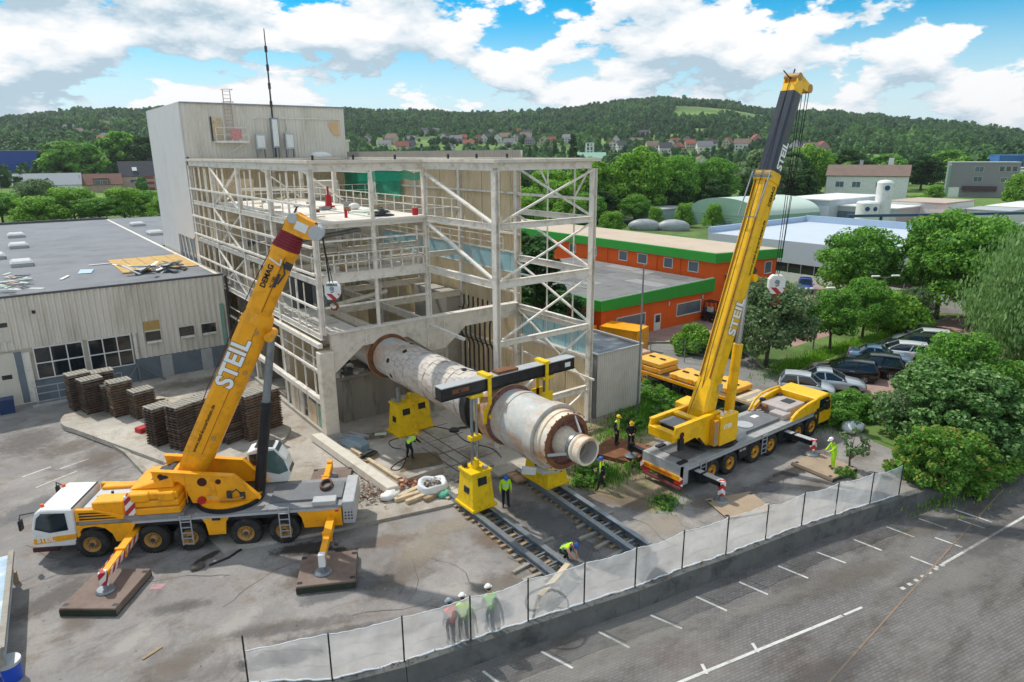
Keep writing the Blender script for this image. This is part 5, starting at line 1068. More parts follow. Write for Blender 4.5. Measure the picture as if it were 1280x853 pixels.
for s in (-1, 1):
    MB().box(-6.4, 5.3, s*1.31-.02, s*1.31+.02, 1.28, 1.42).build('deck_edge', lgrey, CR_)
    for poly in ([(-1.15, 1.3), (-1.25, .6), (-1.95, .6), (-2.1, 1.3)], [(1.65, 1.3), (1.75, .55), (3.0, .55), (3.1, 1.3)], [(-4.95, 1.3), (-5.05, .6), (-6.3, .6), (-6.3, 1.3)]):
        MB().prism(poly, (0, s*1.26, 0), (1, 0, 0), (0, 0, 1), -.05, .05).build('side_panel', black, CR_)
    MB().prism([(5.95, .6), (5.95, 1.65), (2.9, 1.42), (3.1, 1.3), (5.8, 1.3), (5.8, .6)], (0, s*1.28, 0), (1, 0, 0), (0, 0, 1), -.05, .05).build('side_panel', black, CR_)
    MB().prism([(5.6, 1.5), (5.6, 2.3), (4.6, 2.22), (3.6, 2.0), (3.1, 1.75), (3.0, 1.5)], (0, s*1.24, 0), (1, 0, 0), (0, 0, 1), -.09, .09).build('engine_cowl', yel2, CR_, .03)
    MB().box(6.3, 6.7, s*1.5-.05, s*1.5+.05, 1.5, 2.1).build('mirror', black, CR_, .02)
MB().box(-5.0, 3.2, -1.2, 1.2, 1.1, 1.41).build('wheel_housing', black, CR_)
b = MB(); b.tube([(2.5, 1.2, 1.55), (3.0, 1.2, 2.1), (3.6, 1.2, 2.35), (4.6, 1.2, 2.45), (5.6, 1.2, 2.4)], .07, 8); b.build('cowl_arch', yel2, CR_)
cabp = [(5.55, .55), (5.55, 2.32), (6.9, 2.38), (7.2, 2.2), (7.42, 1.45), (7.46, .55)]
MB().prism(cabp, (0, 0, 0), (1, 0, 0), (0, 0, 1), -1.28, 1.28).build('cab', yel2, CR_, .05)
for s in (-1, 1): MB().prism([(5.95, 1.35), (5.95, 2.15), (6.85, 2.2), (7.1, 2.0), (7.25, 1.45)], (0, s*1.285, 0), (1, 0, 0), (0, 0, 1), -.012, .012).build('side_window', glassd, CR_)
MB().box(7.42, 7.5, -1.1, 1.1, 1.4, 2.1).build('windscreen', glassd, CR_); MB().box(6.6, 7.5, -1.29, 1.29, .35, .56).build('bumper', black, CR_, .03)
MB().box(3.3, 5.3, -.75, .95, 1.52, 2.0).build('engine_cover', M('pale_pinkish_cover', '#b3aaa6', .7, var=.08, dirt='#7c746d', damt=.4), CR_, .04); MB().box(4.3, 5.0, -.3, .3, 2.0, 2.04).build('grille', pipeg, CR_)
MB().box(2.7, 3.5, -.95, .0, 1.52, 1.85).build('exhaust_box', MATS['pale_pinkish_cover'], CR_, .04)
b = MB(); b.cyl((2.9, .5, 1.8), (3.6, .7, 1.8), .16, n=12); b.tube([(2.6, .9, 1.6), (3.0, .8, 2.0), (3.4, .9, 1.7)], .06); b.build('exhaust', rust, CR_)
for x, y in ((3.7, 1.1), (5.3, -.9), (5.2, .9)): MB().box(x-.15, x+.15, y-.12, y+.12, 1.6, 2.1).build('valve_block', pipeg, CR_)
for x, y in ((-5.5, 1.1), (-6.2, -.9), (-2.2, -1.0)): MB().box(x-.3, x+.3, y-.12, y+.12, 1.52, 1.6).build('deck_cleat', black, CR_)
# rear end
MB().box(-6.62, -6.5, -1.33, 1.33, .95, 1.5).build('rear_face', lgrey, CR_); MB().box(-6.66, -6.62, -1.3, 1.3, .72, .98).build('rear_sign', yel, CR_); MB().box(-6.7, -6.5, -1.25, 1.25, .3, .42).build('rear_bumper', M('dull_red_bumper', '#7d4640', .6, var=.15), CR_)
text('STEIL KRANARBEITEN', .19, redw, CR_, (-6.664, 1.2, .78), (0, -1, 0), (0, 0, 1))
for s in (-1, 1): MB().box(-6.7, -6.66, s*1.28-.1, s*1.28+.1, .55, .95).build('warning_board', stripe, CR_); MB().box(-6.64, -6.6, s*1.0-.2, s*1.0+.2, .5, .68).build('tail_lamp', redw, CR_)
MB().box(-6.62, -6.25, -1.35, -1.15, .6, 1.5).build('jack_plate', lgrey, CR_)
# upper works
MB().cyl((-2.6, 0, 1.52), (-2.6, 0, 1.72), 1.25, n=36).build('turntable', black, CR_)
plate = [(-6.9, 3.0), (-6.75, 3.5), (-3.2, 3.55), (-2.0, 2.9), (-1.5, 2.0), (-2.2, 1.72), (-4.2, 1.8), (-5.2, 2.6), (-6.1, 2.5)]
for s in (-1, 1):
    MB().prism(plate, (0, s*.78, 0), (1, 0, 0), (0, 0, 1), -.06, .06).build('slewing_plate', yel2, CR_, .015)
    MB().beam((-6.75, s*.78, 3.5), (-3.2, s*.78, 3.55), .24, .06).build('plate_flange', yel2, CR_)
    MB().cyl((-6.3, s*.85, 3.0), (-6.3, s*.86, 3.0), .17, n=14).build('access_hole', M('maroon_recess', '#4a1a14', .7), CR_)
MB().box(-6.9, -6.5, -.8, .8, 2.7, 3.2).build('rear_crossbeam', yel2, CR_, .03); MB().box(-5.2, -4.8, -.78, .78, 3.4, 3.52).build('crossbeam', yel2, CR_); MB().box(-6.4, -5.3, -.6, .6, 3.3, 3.36).build('winch_cover', deckg, CR_)
MB().cyl((-5.8, -.7, 2.9), (-5.8, .7, 2.9), .32, n=18).build('winch_drum', pipeg, CR_); MB().box(-4.6, -2.0, -.7, .7, 1.75, 1.95).build('frame_floor', black, CR_)
MB().tube([(-5.0, -.9, 2.5), (-4.6, -1.0, 2.0), (-4.0, -.95, 1.8)], .07).build('hose', black, CR_); MB().box(-6.6, -6.3, -1.0, -.84, 2.3, 2.9).build('winch_motor', black, CR_); b = MB(); b.tube([(-4.9, .4, 2.2), (-4.4, .2, 1.7), (-3.8, -.4, 1.62)], .05); b.build('hose', black, CR_)
MB().box(-3.75, -2.3, -1.3, -.84, 1.85, 3.45).build('power_box', yel2, CR_, .05); MB().box(-4.1, -3.78, -1.2, -.84, 1.9, 3.3).build('radiator', rimy, CR_, .02)
for i in range(3): MB().beam((-4.12+.09*i, -1.22, 2.0), (-4.12+.09*i, -1.22, 3.2), .03, .02, (1, 0, 0)).build('radiator_fin', lgrey, CR_)
for x, y in ((-3.5, -1.1), (-3.1, -1.0), (-2.8, -1.15), (-3.3, -.9)): MB().cyl((x, y, 3.45), (x, y, 3.55), .08, n=8).build('filler_cap', white, CR_)
text('STEIL', .32, whitetxt, CR_, (-3.55, -1.306, 2.75), (1, 0, 0), (0, 0, 1), bold=.008)
# operator cab on the far side
MB().prism([(-3.6, 1.75), (-3.6, 3.4), (-2.6, 3.5), (-2.0, 2.9), (-1.85, 1.75)], (0, 1.4, 0), (1, 0, 0), (0, 0, 1), -.45, .45).build('operator_cab', yel2, CR_, .04)
MB().prism([(-3.2, 2.5), (-3.2, 3.25), (-2.65, 3.3), (-2.15, 2.85), (-2.05, 2.5)], (0, .94, 0), (1, 0, 0), (0, 0, 1), -.012, .012).build('cab_window', glassd, CR_)
el = radians(70.9); axR = V((cos(el), 0, sin(el))); blR = V((sin(el), 0, -cos(el))); PR = V((-3.9, 0, 2.6))
boom_section(CR_, 'boom_section', PR, axR, blR, -.4, .9, .95, 1.0, yel2, 0, 1.15, 1.3)
boom_section(CR_, 'boom_section', PR, axR, blR, .9, 2.6, 1.15, 1.3, yel2, 0, .95, 1.2)
boom_section(CR_, 'boom_section', PR, axR, blR, 2.6, 13.0, .95, 1.2, yel2, 0)
boom_section(CR_, 'boom_collar', PR, axR, blR, 13.0, 13.5, 1.03, 1.29, yel2, 0)
boom_section(CR_, 'boom_section', PR, axR, blR, 13.5, 17.6, .85, 1.05, navy, -.04)
hr = lambda t, u: PR+axR*t+blR*u
for s in (-1, 1):
    MB().beam(hr(2.6, -.63)+V((0, s*.3, 0)), hr(13, -.63)+V((0, s*.3, 0)), .06, .05, blR).build('boom_rib', MATS['brown_seam'], CR_)
boom_section(CR_, 'boom_head', PR, axR, blR, 17.6, 18.0, .82, 1.0, yel2, -.02)
for s in (-1, 1):
    poly = [hr(18, -.5), hr(18.35, -.5), hr(18.5, -.2), hr(18.35, .9), hr(18.05, 1.0), hr(17.95, .4)]
    b = MB(); vs = [p+V((0, s*.36-.03, 0)) for p in poly]+[p+V((0, s*.36+.03, 0)) for p in poly]; k = len(poly)
    b.add(vs, [list(range(k)), list(range(k, 2*k))[::-1]]+[(i, k+i, k+(i+1) % k, (i+1) % k) for i in range(k)]); b.build('boom_head', yel2, CR_)
MB().beam(hr(17.95, .1), hr(18.3, .1), .62, .9, blR).build('boom_head', yel2, CR_)
for t_, u_, r_ in ((18.2, .8, .22), (18.35, -.35, .2)): MB().cyl(hr(t_, u_)-V((0, .4, 0)), hr(t_, u_)+V((0, .4, 0)), r_, n=16).build('sheave', rimt, CR_)
b = MB(); b.cyl(hr(18.4, -.4), hr(18.75, -.4), .04, n=6); b.tube([hr(18.2, -.5), hr(18.3, -1.3)], .03, 5); b.box(0, 0, 0, 0, 0, 0) if 0 else None; b.build('wind_sensor', black, CR_)
Nn = V((0, -1, 0)); BtR = Nn.cross(axR)
def rtxt(s_, size, t, u, m, W, bold=0): return text(s_, size, m, CR_, PR+axR*t+blR*u+V((0, -W/2-.006, 0)), axR, BtR, bold=bold)
rtxt('STEIL', .85, 5.0, .16, MATS['lettering_outline'], .945, .045); rtxt('STEIL', .85, 5.0, .16, whitetxt, .96, .025)
rtxt('www.steil-kranarbeiten.de', .27, 8.2, .05, blacktxt, .955, .004); rtxt('DEMAG', .3, 11.8, .05, blacktxt, .955, .008); rtxt('STEIL', .62, 13.7, .2, whitetxt, .855, .02)
MB().box(0, .36, -.012, .012, -.2, .2).build('badge', lgrey, CR_).matrix_local = Matrix.Translation(PR+axR*2.2+V((0, -.54, 0)))
a0, a1 = V((-1.35, 0, 2.2)), hr(8.2, .6)
MB().cyl(a0, a0.lerp(a1, .55), .26, n=18).build('lift_cylinder', yel2, CR_); MB().cyl(a0.lerp(a1, .55), a1, .17, n=16).build('lift_rod', chrome, CR_); MB().cyl(a1-V((0, .5, 0)), a1+V((0, .5, 0)), .2, n=14).build('lift_pin', yel2, CR_)
b = MB(); f = hr(13.2, -.7)
b.beam(hr(13.2, -.62)+V((0, -.6, 0)), hr(13.2, -.62)+V((0, .6, 0)), .12, .05)
for k in range(4): b.beam(hr(13.1+.12*k, -.75)+V((0, -.55, 0)), hr(13.1+.12*k, -.75)+V((0, .55, 0)), .04, .04)
for s in (-1, 1): b.beam(hr(13.4, -.75)+V((0, s*.5, 0)), hr(11.0, -.95)+V((0, s*.5, 0)), .05, .05)
b.beam(hr(11.0, -.95)+V((0, -.6, 0)), hr(11.0, -.95)+V((0, .6, 0)), .05, .05)
b.build('boom_bracket', steel, CR_)
b = MB(); b.tube([hr(12.9, .5), hr(12.5, .95), hr(12.0, .62)], .08); b.beam(hr(12.4, .6), hr(12.9, .75), .3, .25, blR); b.beam(hr(8.2, .55), hr(8.7, .8), .5, .3, blR); b.build('boom_fitting', pipeg, CR_)
hookR = V((6.4, 2.6, 8.6))
b = MB()
for dy, dx in ((-.25, 0), (.25, 0), (-.1, .2), (.12, .2)): b.tube([hr(18.1, .98)+V((0, dy, 0)), hookR+V((dx*.6-.05, dy*.5, .3))], .02, 5)
b.tube([hr(18.3, -.55), hr(12, -.72), hr(4, -.74), hr(.5, -.5)], .02, 5); b.tube([hr(2.5, -.9), hr(.2, -1.2), V((-5.8, 0, 3.1))], .018, 5)
b.build('hoist_rope', black, CR_)
hook('white hook block with red stripes hanging beside the right crane boom', V((17.6, -15.95, 0))+hookR, radians(-45), 1.45, False)
ladder(CR_, -5.1, -1.38, .5, 1.5); ladder(CR_, .25, -1.38, .35, 1.5)
text('AC 350', .17, whitetxt, CR_, (-1.95, -1.315, 1.05), (1, 0, 0), (0, 0, 1))
outrigger(CR_, -5.55, -1, 2.85, black, .1, False, stripe, .95); outrigger(CR_, 2.45, -1, 3.0, black, .3, False, stripe, .95); outrigger(CR_, -5.75, 1, 2.9, black, .4, False, black, .95); outrigger(CR_, 2.45, 1, 3.0, black, .3, False, black, .95)
for x in (-5.55, 2.45): MB().box(x-.18, x+.18, -2.9, -1.2, 1.09, 1.12).build('beam_top', lgrey, CR_)
woodm = M('sandy_timber_mat', '#a3907a', .85, var=.15, scale=2, dirt='#6d6052', dsc=1, damt=.5)
mat_pad('flat sandy coloured crane mat beside the worker near the fence corner', 19.4, -20.0, radians(-4), 2.2, 2.4, .24, woodm)
mat_pad('thin sandy crane mat near the fence under the rear outrigger of the right crane', 12.4, -19.6, radians(-20), 2.6, 1.9, .08, woodm)
mat_pad('rusty brown crane mat under the two workers beside the kiln end', 12.3, -11.9, radians(20), 2.6, 2.6, .24, rust)
mat_pad('thin crane mat under the front far outrigger of the right crane', 20.05, -12.9, 0, 2, 2, .24, woodm)
# ================================================================= retaining wall and sheeted fence
WLL = thing('retaining_wall', 'low dark stained concrete retaining wall under the plastic sheeted fence', 'wall', (3, -21, -.75))
b = MB()
for p, q in zip(WALL[:-1], WALL[1:]):
    d = (V((*q, 0))-V((*p, 0))).normalized(); n = d.cross(Z3)*.16
    P, Q = V((*p, 0))+n*.0, V((*q, 0))+n*.0
    b.hexa([P-Z3*.8+n*2, Q-Z3*.8+n*2, Q-Z3*.8-n*.5, P-Z3*.8-n*.5, P+Z3*.06+n*1.6, Q+Z3*.06+n*1.6, Q+Z3*.06-n*.5, P+Z3*.06-n*.5])
b.build('wall', M('dark_wall_concrete', '#6a6a66', .9, var=.2, scale=1.5, dirt='#33363a', dsc=.8, damt=.8, bump=.3, bscale=12), WLL, 0, True)
b = MB()
for p, q in zip(WALL[:-2], WALL[1:-1]):
    p, q = V((*p, 0)), V((*q, 0)); L_ = (q-p).length; d = (q-p)/L_; n = d.cross(Z3)
    for i in range(int(L_*9)):
        c = p+d*rnd.uniform(0, L_)+n*rnd.uniform(-.1, .26)+Z3*(.06+rnd.uniform(0, .03)); s = rnd.uniform(.02, .07)
        r = [c+V((rnd.uniform(-s, s), rnd.uniform(-s, s), rnd.uniform(0, s))) for _ in range(5)]
        b.add(r, [(0, 1, 2), (0, 2, 3), (0, 3, 4), (1, 4, 2), (2, 4, 3), (0, 4, 1)])
tag(b.build('wall_top_rubble', M('brown_grit', '#6f5d47', .95, var=.4, scale=8)), 'strip of brown grit and rubble along the wall top', 'rubble', kind='stuff')
def plastic():
    m = bpy.data.materials.new('translucent_sheet'); m.use_nodes = True; nt = m.node_tree; N = nt.nodes; L = nt.links
    d = N.new('ShaderNodeBsdfDiffuse'); d.inputs[0].default_value = (.82, .84, .85, 1); t = N.new('ShaderNodeBsdfTranslucent'); t.inputs[0].default_value = (.9, .93, .95, 1)
    gl = N.new('ShaderNodeBsdfGlossy'); gl.inputs['Roughness'].default_value = .25; a = N.new('ShaderNodeMixShader'); a.inputs[0].default_value = .72; L.new(d.outputs[0], a.inputs[1]); L.new(t.outputs[0], a.inputs[2])
    a2 = N.new('ShaderNodeMixShader'); a2.inputs[0].default_value = .12; L.new(a.outputs[0], a2.inputs[1]); L.new(gl.outputs[0], a2.inputs[2])
    tr = N.new('ShaderNodeBsdfTransparent'); mx = N.new('ShaderNodeMixShader')
    g = N.new('ShaderNodeNewGeometry'); n = N.new('ShaderNodeTexNoise'); n.inputs['Scale'].default_value = 1.3; n.inputs['Detail'].default_value = 5; L.new(g.outputs['Position'], n.inputs['Vector'])
    r = N.new('ShaderNodeMapRange'); r.inputs[1].default_value = .3; r.inputs[2].default_value = .75; r.inputs[3].default_value = .34; r.inputs[4].default_value = .62; L.new(n.outputs['Fac'], r.inputs[0]); L.new(r.outputs[0], mx.inputs[0])
    L.new(tr.outputs[0], mx.inputs[1]); L.new(a2.outputs[0], mx.inputs[2]); L.new(mx.outputs[0], N['Material Output'].inputs[0]); return m
plasm = plastic()
hemm = M('gathered_plastic_hem', '#dfe3e5', .45, var=.05)
FN = thing('sheeted_fence', 'long wire fence with dark posts hung with translucent white plastic sheet', 'fence', (3, -21, 0))
fp = FENCE[1:]
pm = M('dark_green_post', '#2c3632', .5, .3, var=.15)
for i, (x, y) in enumerate(fp):
    h = 1.86 if i < 9 else 1.75
    q = MB().cyl((0, 0, -.5), (0, 0, h), .028, n=8).build('post', pm, FN); q.location = V((x, y, 0))-FN.location
for i, (p, q) in enumerate(zip(fp[:-1], fp[1:])):
    p, q = V((*p, 0)), V((*q, 0)); d = q-p; nn = d.normalized().cross(Z3); n, k = 18, 9
    b = MB(); vs = []; top = []; bot = []
    for j in range(k+1):
        for a in range(n+1):
            t, u = a/n, j/k
            sag = -.09*sin(pi*t)*(.7+.6*rnd.random() if 0 else 1)*(1.0 if i % 3 else 1.5)
            z0 = .06+.05*mnoise.noise(V((t*5+i*7, 3, 0))); z1 = (1.8 if i < 9 else 1.68)+sag+.03*mnoise.noise(V((t*8, i, 1)))
            if i == 0: z1 -= .55*(1-t)**2
            w = .07*mnoise.noise(V((t*4+i*3, u*2, i)))+.025*mnoise.noise(V((t*15, u*5, i)))-.02
            w -= .05*sin(pi*t)*sin(pi*u)
            pt = p+d*t+nn*w+Z3*(z0+(z1-z0)*u); vs.append(pt)
            if j == k: top.append(pt)
            if j == 0: bot.append(pt)
    b.add(vs, [(j*(n+1)+a, j*(n+1)+a+1, (j+1)*(n+1)+a+1, (j+1)*(n+1)+a) for j in range(k) for a in range(n)], True)
    b.build('plastic_sheet', plasm, FN, 0, True)
    MB().tube(top, [.014+.012*abs(mnoise.noise(V((i, a*.6, 0)))) for a in range(n+1)], 5).build('sheet_hem', hemm, FN, 0, True)
    MB().tube([v+Z3*.02 for v in bot], [.03+.03*abs(mnoise.noise(V((i, a*.7, 5)))) for a in range(n+1)], 5).build('sheet_hem', hemm, FN, 0, True)
    w = MB()
    for z in (.6, 1.25): w.tube([p+Z3*z-nn*.07, q+Z3*z-nn*.07], .005, 4)
    w.build('wire', steel, FN, 0, True)
# things standing along the fence
o = MB().tube([(0.6+.75*cos(a*.35), 0.05*sin(a), .75+.6*sin(a*.35)) for a in range(19)], .045, 7).build('black_hose', black); o.location = (-.6, -19.55, -.12); o.rotation_euler = (.2, 0, radians(-12)); tag(o, 'big loop of black hose leaning against the inside of the fence', 'hose')
o = MB().beam((-1.1, 0, 0), (1.1, 0, .12), .22, .12).build('timber_beam', woodp); o.location = (1.0, -19.2, .5); o.rotation_euler = (0, 0, radians(20)); tag(o, 'pale timber beam resting behind the plastic sheet', 'timber')
o = MB().beam((-1.0, 0, 0), (1.0, 0, .12), .25, .45).build('timber_crate', woodg); o.location = (.95, -19.25, .24); o.rotation_euler = (0, 0, radians(20)); tag(o, 'grey timber crate under the pale beam behind the fence', 'crate')

# ================================================================= people
def person(label, x, y, rz, pose, vest, trousers, sleeve, helmet, h=1.76, z=.004, vest_long=False, hips=None):
    s = h/1.78
    J = dict(pel=(0, 0, .95), wai=(0, .0, 1.1), che=(0, .0, 1.32), nec=(0, .02, 1.5), hea=(0, .05, 1.62),
             hl=(-.1, 0, .92), kl=(-.11, .03, .5), al=(-.12, -.02, .09), tl=(-.13, .15, .04), hr=(.1, 0, .92), kr=(.11, .03, .5), ar=(.12, -.02, .09), tr=(.14, .15, .04),
             sl=(-.2, 0, 1.42), el=(-.27, -.03, 1.14), wl=(-.27, .06, .9), sr=(.2, 0, 1.42), er=(.27, -.03, 1.14), wr=(.27, .06, .9))
    if pose == 'bend':
        J.update(pel=(0, -.12, .9), wai=(0, .02, 1.02), che=(0, .24, 1.12), nec=(0, .4, 1.17), hea=(0, .53, 1.16), hl=(-.1, -.1, .88), hr=(.1, -.1, .88), kl=(-.14, .02, .48), kr=(.16, .05, .48), al=(-.16, -.08, .09), ar=(.2, -.05, .09), tl=(-.17, .09, .04), tr=(.22, .12, .04),
                 sl=(-.19, .34, 1.1), el=(-.2, .5, .86), wl=(-.12, .68, .68), sr=(.19, .34, 1.1), er=(.24, .52, .88), wr=(.2, .72, .72))
    elif pose == 'crouch':
        J.update(pel=(0, -.15, .42), wai=(0, -.05, .54), che=(0, .14, .72), nec=(0, .3, .84), hea=(0, .42, .86), hl=(-.1, -.12, .42), hr=(.1, -.12, .42), kl=(-.2, .24, .5), kr=(.2, .26, .48), al=(-.16, -.02, .1), ar=(.16, 0, .1), tl=(-.17, .14, .04), tr=(.18, .16, .04),
                 sl=(-.19, .24, .78), el=(-.24, .38, .52), wl=(-.1, .52, .34), sr=(.19, .24, .78), er=(.26, .4, .52), wr=(.12, .55, .32))
    elif pose == 'front':
        J.update(el=(-.27, .04, 1.15), wl=(-.12, .28, 1.1), er=(.27, .04, 1.15), wr=(.12, .28, 1.06), hea=(0, .08, 1.61))
    elif pose == 'down':
        J.update(hea=(0, .1, 1.6), kl=(-.12, .04, .5), al=(-.15, .0, .09), tl=(-.18, .16, .04))
    elif pose == 'walk':
        J.update(kl=(-.1, .16, .5), al=(-.1, .22, .09), tl=(-.1, .38, .05), kr=(.1, -.05, .5), ar=(.11, -.22, .12), tr=(.11, -.06, .05), wl=(-.28, -.05, .92), wr=(.28, .2, .95))
    elif pose == 'lean':
        J.update(che=(0, .08, 1.3), nec=(0, .13, 1.46), hea=(0, .2, 1.57), sl=(-.2, .09, 1.39), sr=(.2, .09, 1.39), el=(-.26, .2, 1.14), wl=(-.15, .4, 1.0), er=(.26, .2, 1.14), wr=(.12, .42, .98))
    J = {k: V(v)*s for k, v in J.items()}
    ch = [('pel', 'wai', 'T'), ('wai', 'che', 'T'), ('che', 'nec', 'T'), ('nec', 'hea', 'H'), ('pel', 'hl', 'L'), ('hl', 'kl', 'L'), ('kl', 'al', 'L'), ('al', 'tl', 'B'), ('pel', 'hr', 'L'), ('hr', 'kr', 'L'), ('kr', 'ar', 'L'), ('ar', 'tr', 'B'),
          ('che', 'sl', 'T'), ('sl', 'el', 'A'), ('el', 'wl', 'A'), ('che', 'sr', 'T'), ('sr', 'er', 'A'), ('er', 'wr', 'A')]
    R = dict(pel=(.15, .12), wai=(.15, .11), che=(.17, .12), nec=(.06, .06), hea=(.05, .05), hl=(.105, .1), kl=(.075, .075), al=(.052, .052), tl=(.045, .035), hr=(.105, .1), kr=(.075, .075), ar=(.052, .052), tr=(.045, .035), sl=(.075, .075), el=(.055, .055), wl=(.04, .04), sr=(.075, .075), er=(.055, .055), wr=(.04, .04))
    names = list(J); me = bpy.data.meshes.new('body'); me.from_pydata([J[n] for n in names], [(names.index(a), names.index(c)) for a, c, _ in ch], [])
    o = bpy.data.objects.new('body', me); COL.objects.link(o)
    sk = o.modifiers.new('skin', 'SKIN'); sk.use_smooth_shade = True; ss = o.modifiers.new('sub', 'SUBSURF'); ss.levels = 1; ss.render_levels = 1
    for i, n in enumerate(names): me.skin_vertices[0].data[i].radius = (R[n][0]*s*1.08, R[n][1]*s*1.08); me.skin_vertices[0].data[i].use_root = (n == 'pel')
    dg = bpy.context.evaluated_depsgraph_get(); bm_ = bpy.data.meshes.new_from_object(o.evaluated_get(dg)); bpy.data.objects.remove(o)
    b = MB(); mi = dict(T=0, A=1, L=2, B=3, H=4)
    vs = [v.co.copy() for v in bm_.vertices]
    b.v = vs; 
    for pgn in bm_.polygons:
        c = pgn.center; best = min(ch, key=lambda q: ((lambda A, B_: (c-(A+(B_-A)*max(0, min(1, (c-A).dot(B_-A)/max(1e-6, (B_-A).length_squared))))).length)(J[q[0]], J[q[1]])))[2]
        b.f.append(list(pgn.vertices)); b.mi.append(mi[best]); b.sm.append(True)
    # head with face, ears and nose
    hd_ = J['hea']; up = (J['hea']-J['nec']).normalized(); fw = (V((0, 1, 0))-up*up.y); fw.normalize(); rt = fw.cross(up)
    c = hd_+up*.06*s; b.cur = 4; hs = MB().sphere((0, 0, 0), .1*s, 12, 9, (.8, 1.0, 1.18))
    F = lambda p: c+rt*p[0]+fw*p[1]+up*p[2]
    b.add([F(p) for p in hs.v], hs.f, True)
    nz = MB().hexa([(-.014, .085, -.03), (.014, .085, -.03), (.014, .118, -.03), (-.014, .118, -.03), (-.008, .09, .02), (.008, .09, .02), (.008, .1, .02), (-.008, .1, .02)]); b.add([F(p*s) for p in nz.v], nz.f)
    for e in (-1, 1):
        er = MB().sphere((e*.082, 0, 0), .025, 6, 5, (.5, .8, 1.2)); b.add([F(p*s) for p in er.v], er.f, True)
    b.cur = 5
    for e in (-1, 1):
        ey = MB().sphere((e*.032, .088, .02), .012, 6, 5); b.add([F(p*s) for p in ey.v], ey.f, True)
    mo = MB().box(-.025, .025, .088, .097, -.062, -.054); b.add([F(p*s) for p in mo.v], mo.f)
    hb = MB().sphere((0, -.012, .01), .104, 10, 7, (.82, .98, 1.0)); b.add([F(p*s) for p in hb.v], [f for f in hb.f if sum(hb.v[i].y for i in f)/len(f) < .005], True)
    # hands: palm, four fingers, thumb
    b.cur = 4
    for sd_, w, e in ((-1, 'wl', 'el'), (1, 'wr', 'er')):
        d = (J[w]-J[e]).normalized(); side = V((sd_, 0, 0)); side = (side-d*side.dot(d)).normalized(); th = d.cross(side)*sd_
        P = J[w]
        k = MB().tube([P-d*.02, P+d*.03, P+d*.09], [.03, .042, .04], 8); b.add(k.v, k.f, True)
        for i, l in enumerate((.075, .085, .08, .062)):
            o_ = P+d*.085+th*(-.03+.02*i); k = MB().tube([o_, o_+d*l*.5-side*.006, o_+d*l*.85-side*.03], [.011, .01, .008], 5); b.add(k.v, k.f, True)
        o_ = P+d*.03-th*.035; k = MB().tube([o_, o_+d*.035-th*.03, o_+d*.065-th*.035-side*.01], [.013, .012, .009], 5); b.add(k.v, k.f, True)
    t = thing('person', label, 'person', (x, y, z), rz)
    b.build('body', [vest, sleeve, trousers, M('work_boots', '#2a2521', .8), skin, hair], t)
    # vest hem and reflective bands, helmet
    hb = MB(); 
    for a, c2, f in (('wai', 'che', .25), ('wai', 'che', .8)):
        A, B_ = J[a], J[c2]; d = (B_-A).normalized(); cen = A.lerp(B_, f); hb.lathe([(-.022*s, 1), (.022*s, 1)], (0, 0, 0), (0, 0, 1), 18) if 0 else None
        X_ = V((1, 0, 0)); Y_ = d.cross(X_).normalized(); n = 20; vs = []
        for q in (-.022, .022):
            for i in range(n): g_ = 2*pi*i/n; vs.append(cen+d*q*s+X_*(.186*s*cos(g_))+Y_*(.142*s*sin(g_)))
        hb.add(vs, [(i, (i+1) % n, n+(i+1) % n, n+i) for i in range(n)], True)
    if vest in (hivis, hivisg, hiviso): hb.build('reflective_band', M('reflective_tape', '#c9cdc9', .4, var=.04), t)
    if helmet:
        g_ = MB(); q = MB().sphere((0, 0, 0), .122, 14, 9, (.92, 1.1, .95)); fs = [f for f in q.f if min(q.v[i].z for i in f) > -.012]; g_.add([F((p+V((0, 0, .055)))*s) for p in q.v], fs, True)
        q = MB().cyl((0, .012, .05), (0, .012, .058), .145, n=18); g_.add([F(p*s) for p in q.v], q.f, True)
        q = MB().box(-.06, .06, .12, .185, .048, .058); g_.add([F(p*s) for p in q.v], q.f)
        g_.build('helmet', helmet, t)
    return t
person('worker in open hi-vis vest and black clothes on the rusty mat by the kiln end', 12.46, -11.33, radians(200), 'stand', hivis, clothd, clothd, hely, 1.8, .25)
person('worker in all black with yellow helmet beside the right crane outrigger', 12.6, -12.3, radians(140), 'front', clothd, clothd, clothd, hely, 1.74, .25)
person('worker with blue helmet and hi-vis vest standing in the green weeds below the kiln end', 8.3, -14.36, radians(60), 'walk', hivis, clothd, clothd, helb, 1.78)
person('worker with blue helmet and hi-vis jacket looking down between the skid tracks', 3.45, -12.75, radians(155), 'down', hivis, clothd, hivis, helb, 1.74)
person('worker in hi-vis vest and yellow helmet bending over the cables on the concrete', 2.3, -5.4, radians(-70), 'bend', hivis, clothd, clothd, hely, 1.78, .155)
person('worker with blue helmet and hi-vis vest crouching at the end of the left skid track', 2.75, -17.8, radians(-160), 'crouch', hivis, clothd, skin, helb, 1.78)
person('worker in orange vest and grey helmet seen through the plastic sheet', -3.68, -19.13, radians(0), 'stand', hiviso, clothg, clothg, helg, 1.72)
person('worker in long yellow vest and white helmet right beside the one in orange', -3.2, -19.2, radians(-20), 'stand', hivis, clothg, hivis, helw, 1.74)
person('worker in green vest and white helmet standing alone behind the plastic sheet', -2.22, -19.4, radians(-10), 'stand', hivisg, clothg, clothg, helw, 1.78)
person('worker in yellow jacket and trousers with white helmet leaning over the sandy crane mat', 19.3, -20.5, radians(50), 'lean', hivis, hivis, hivis, helw, 1.78, .25)
person('worker in hi-vis vest half hidden behind the lifting beam hanger', 11.4, -5.2, radians(170), 'stand', hivisg, clothd, hivisg, hely, 1.8, .155)

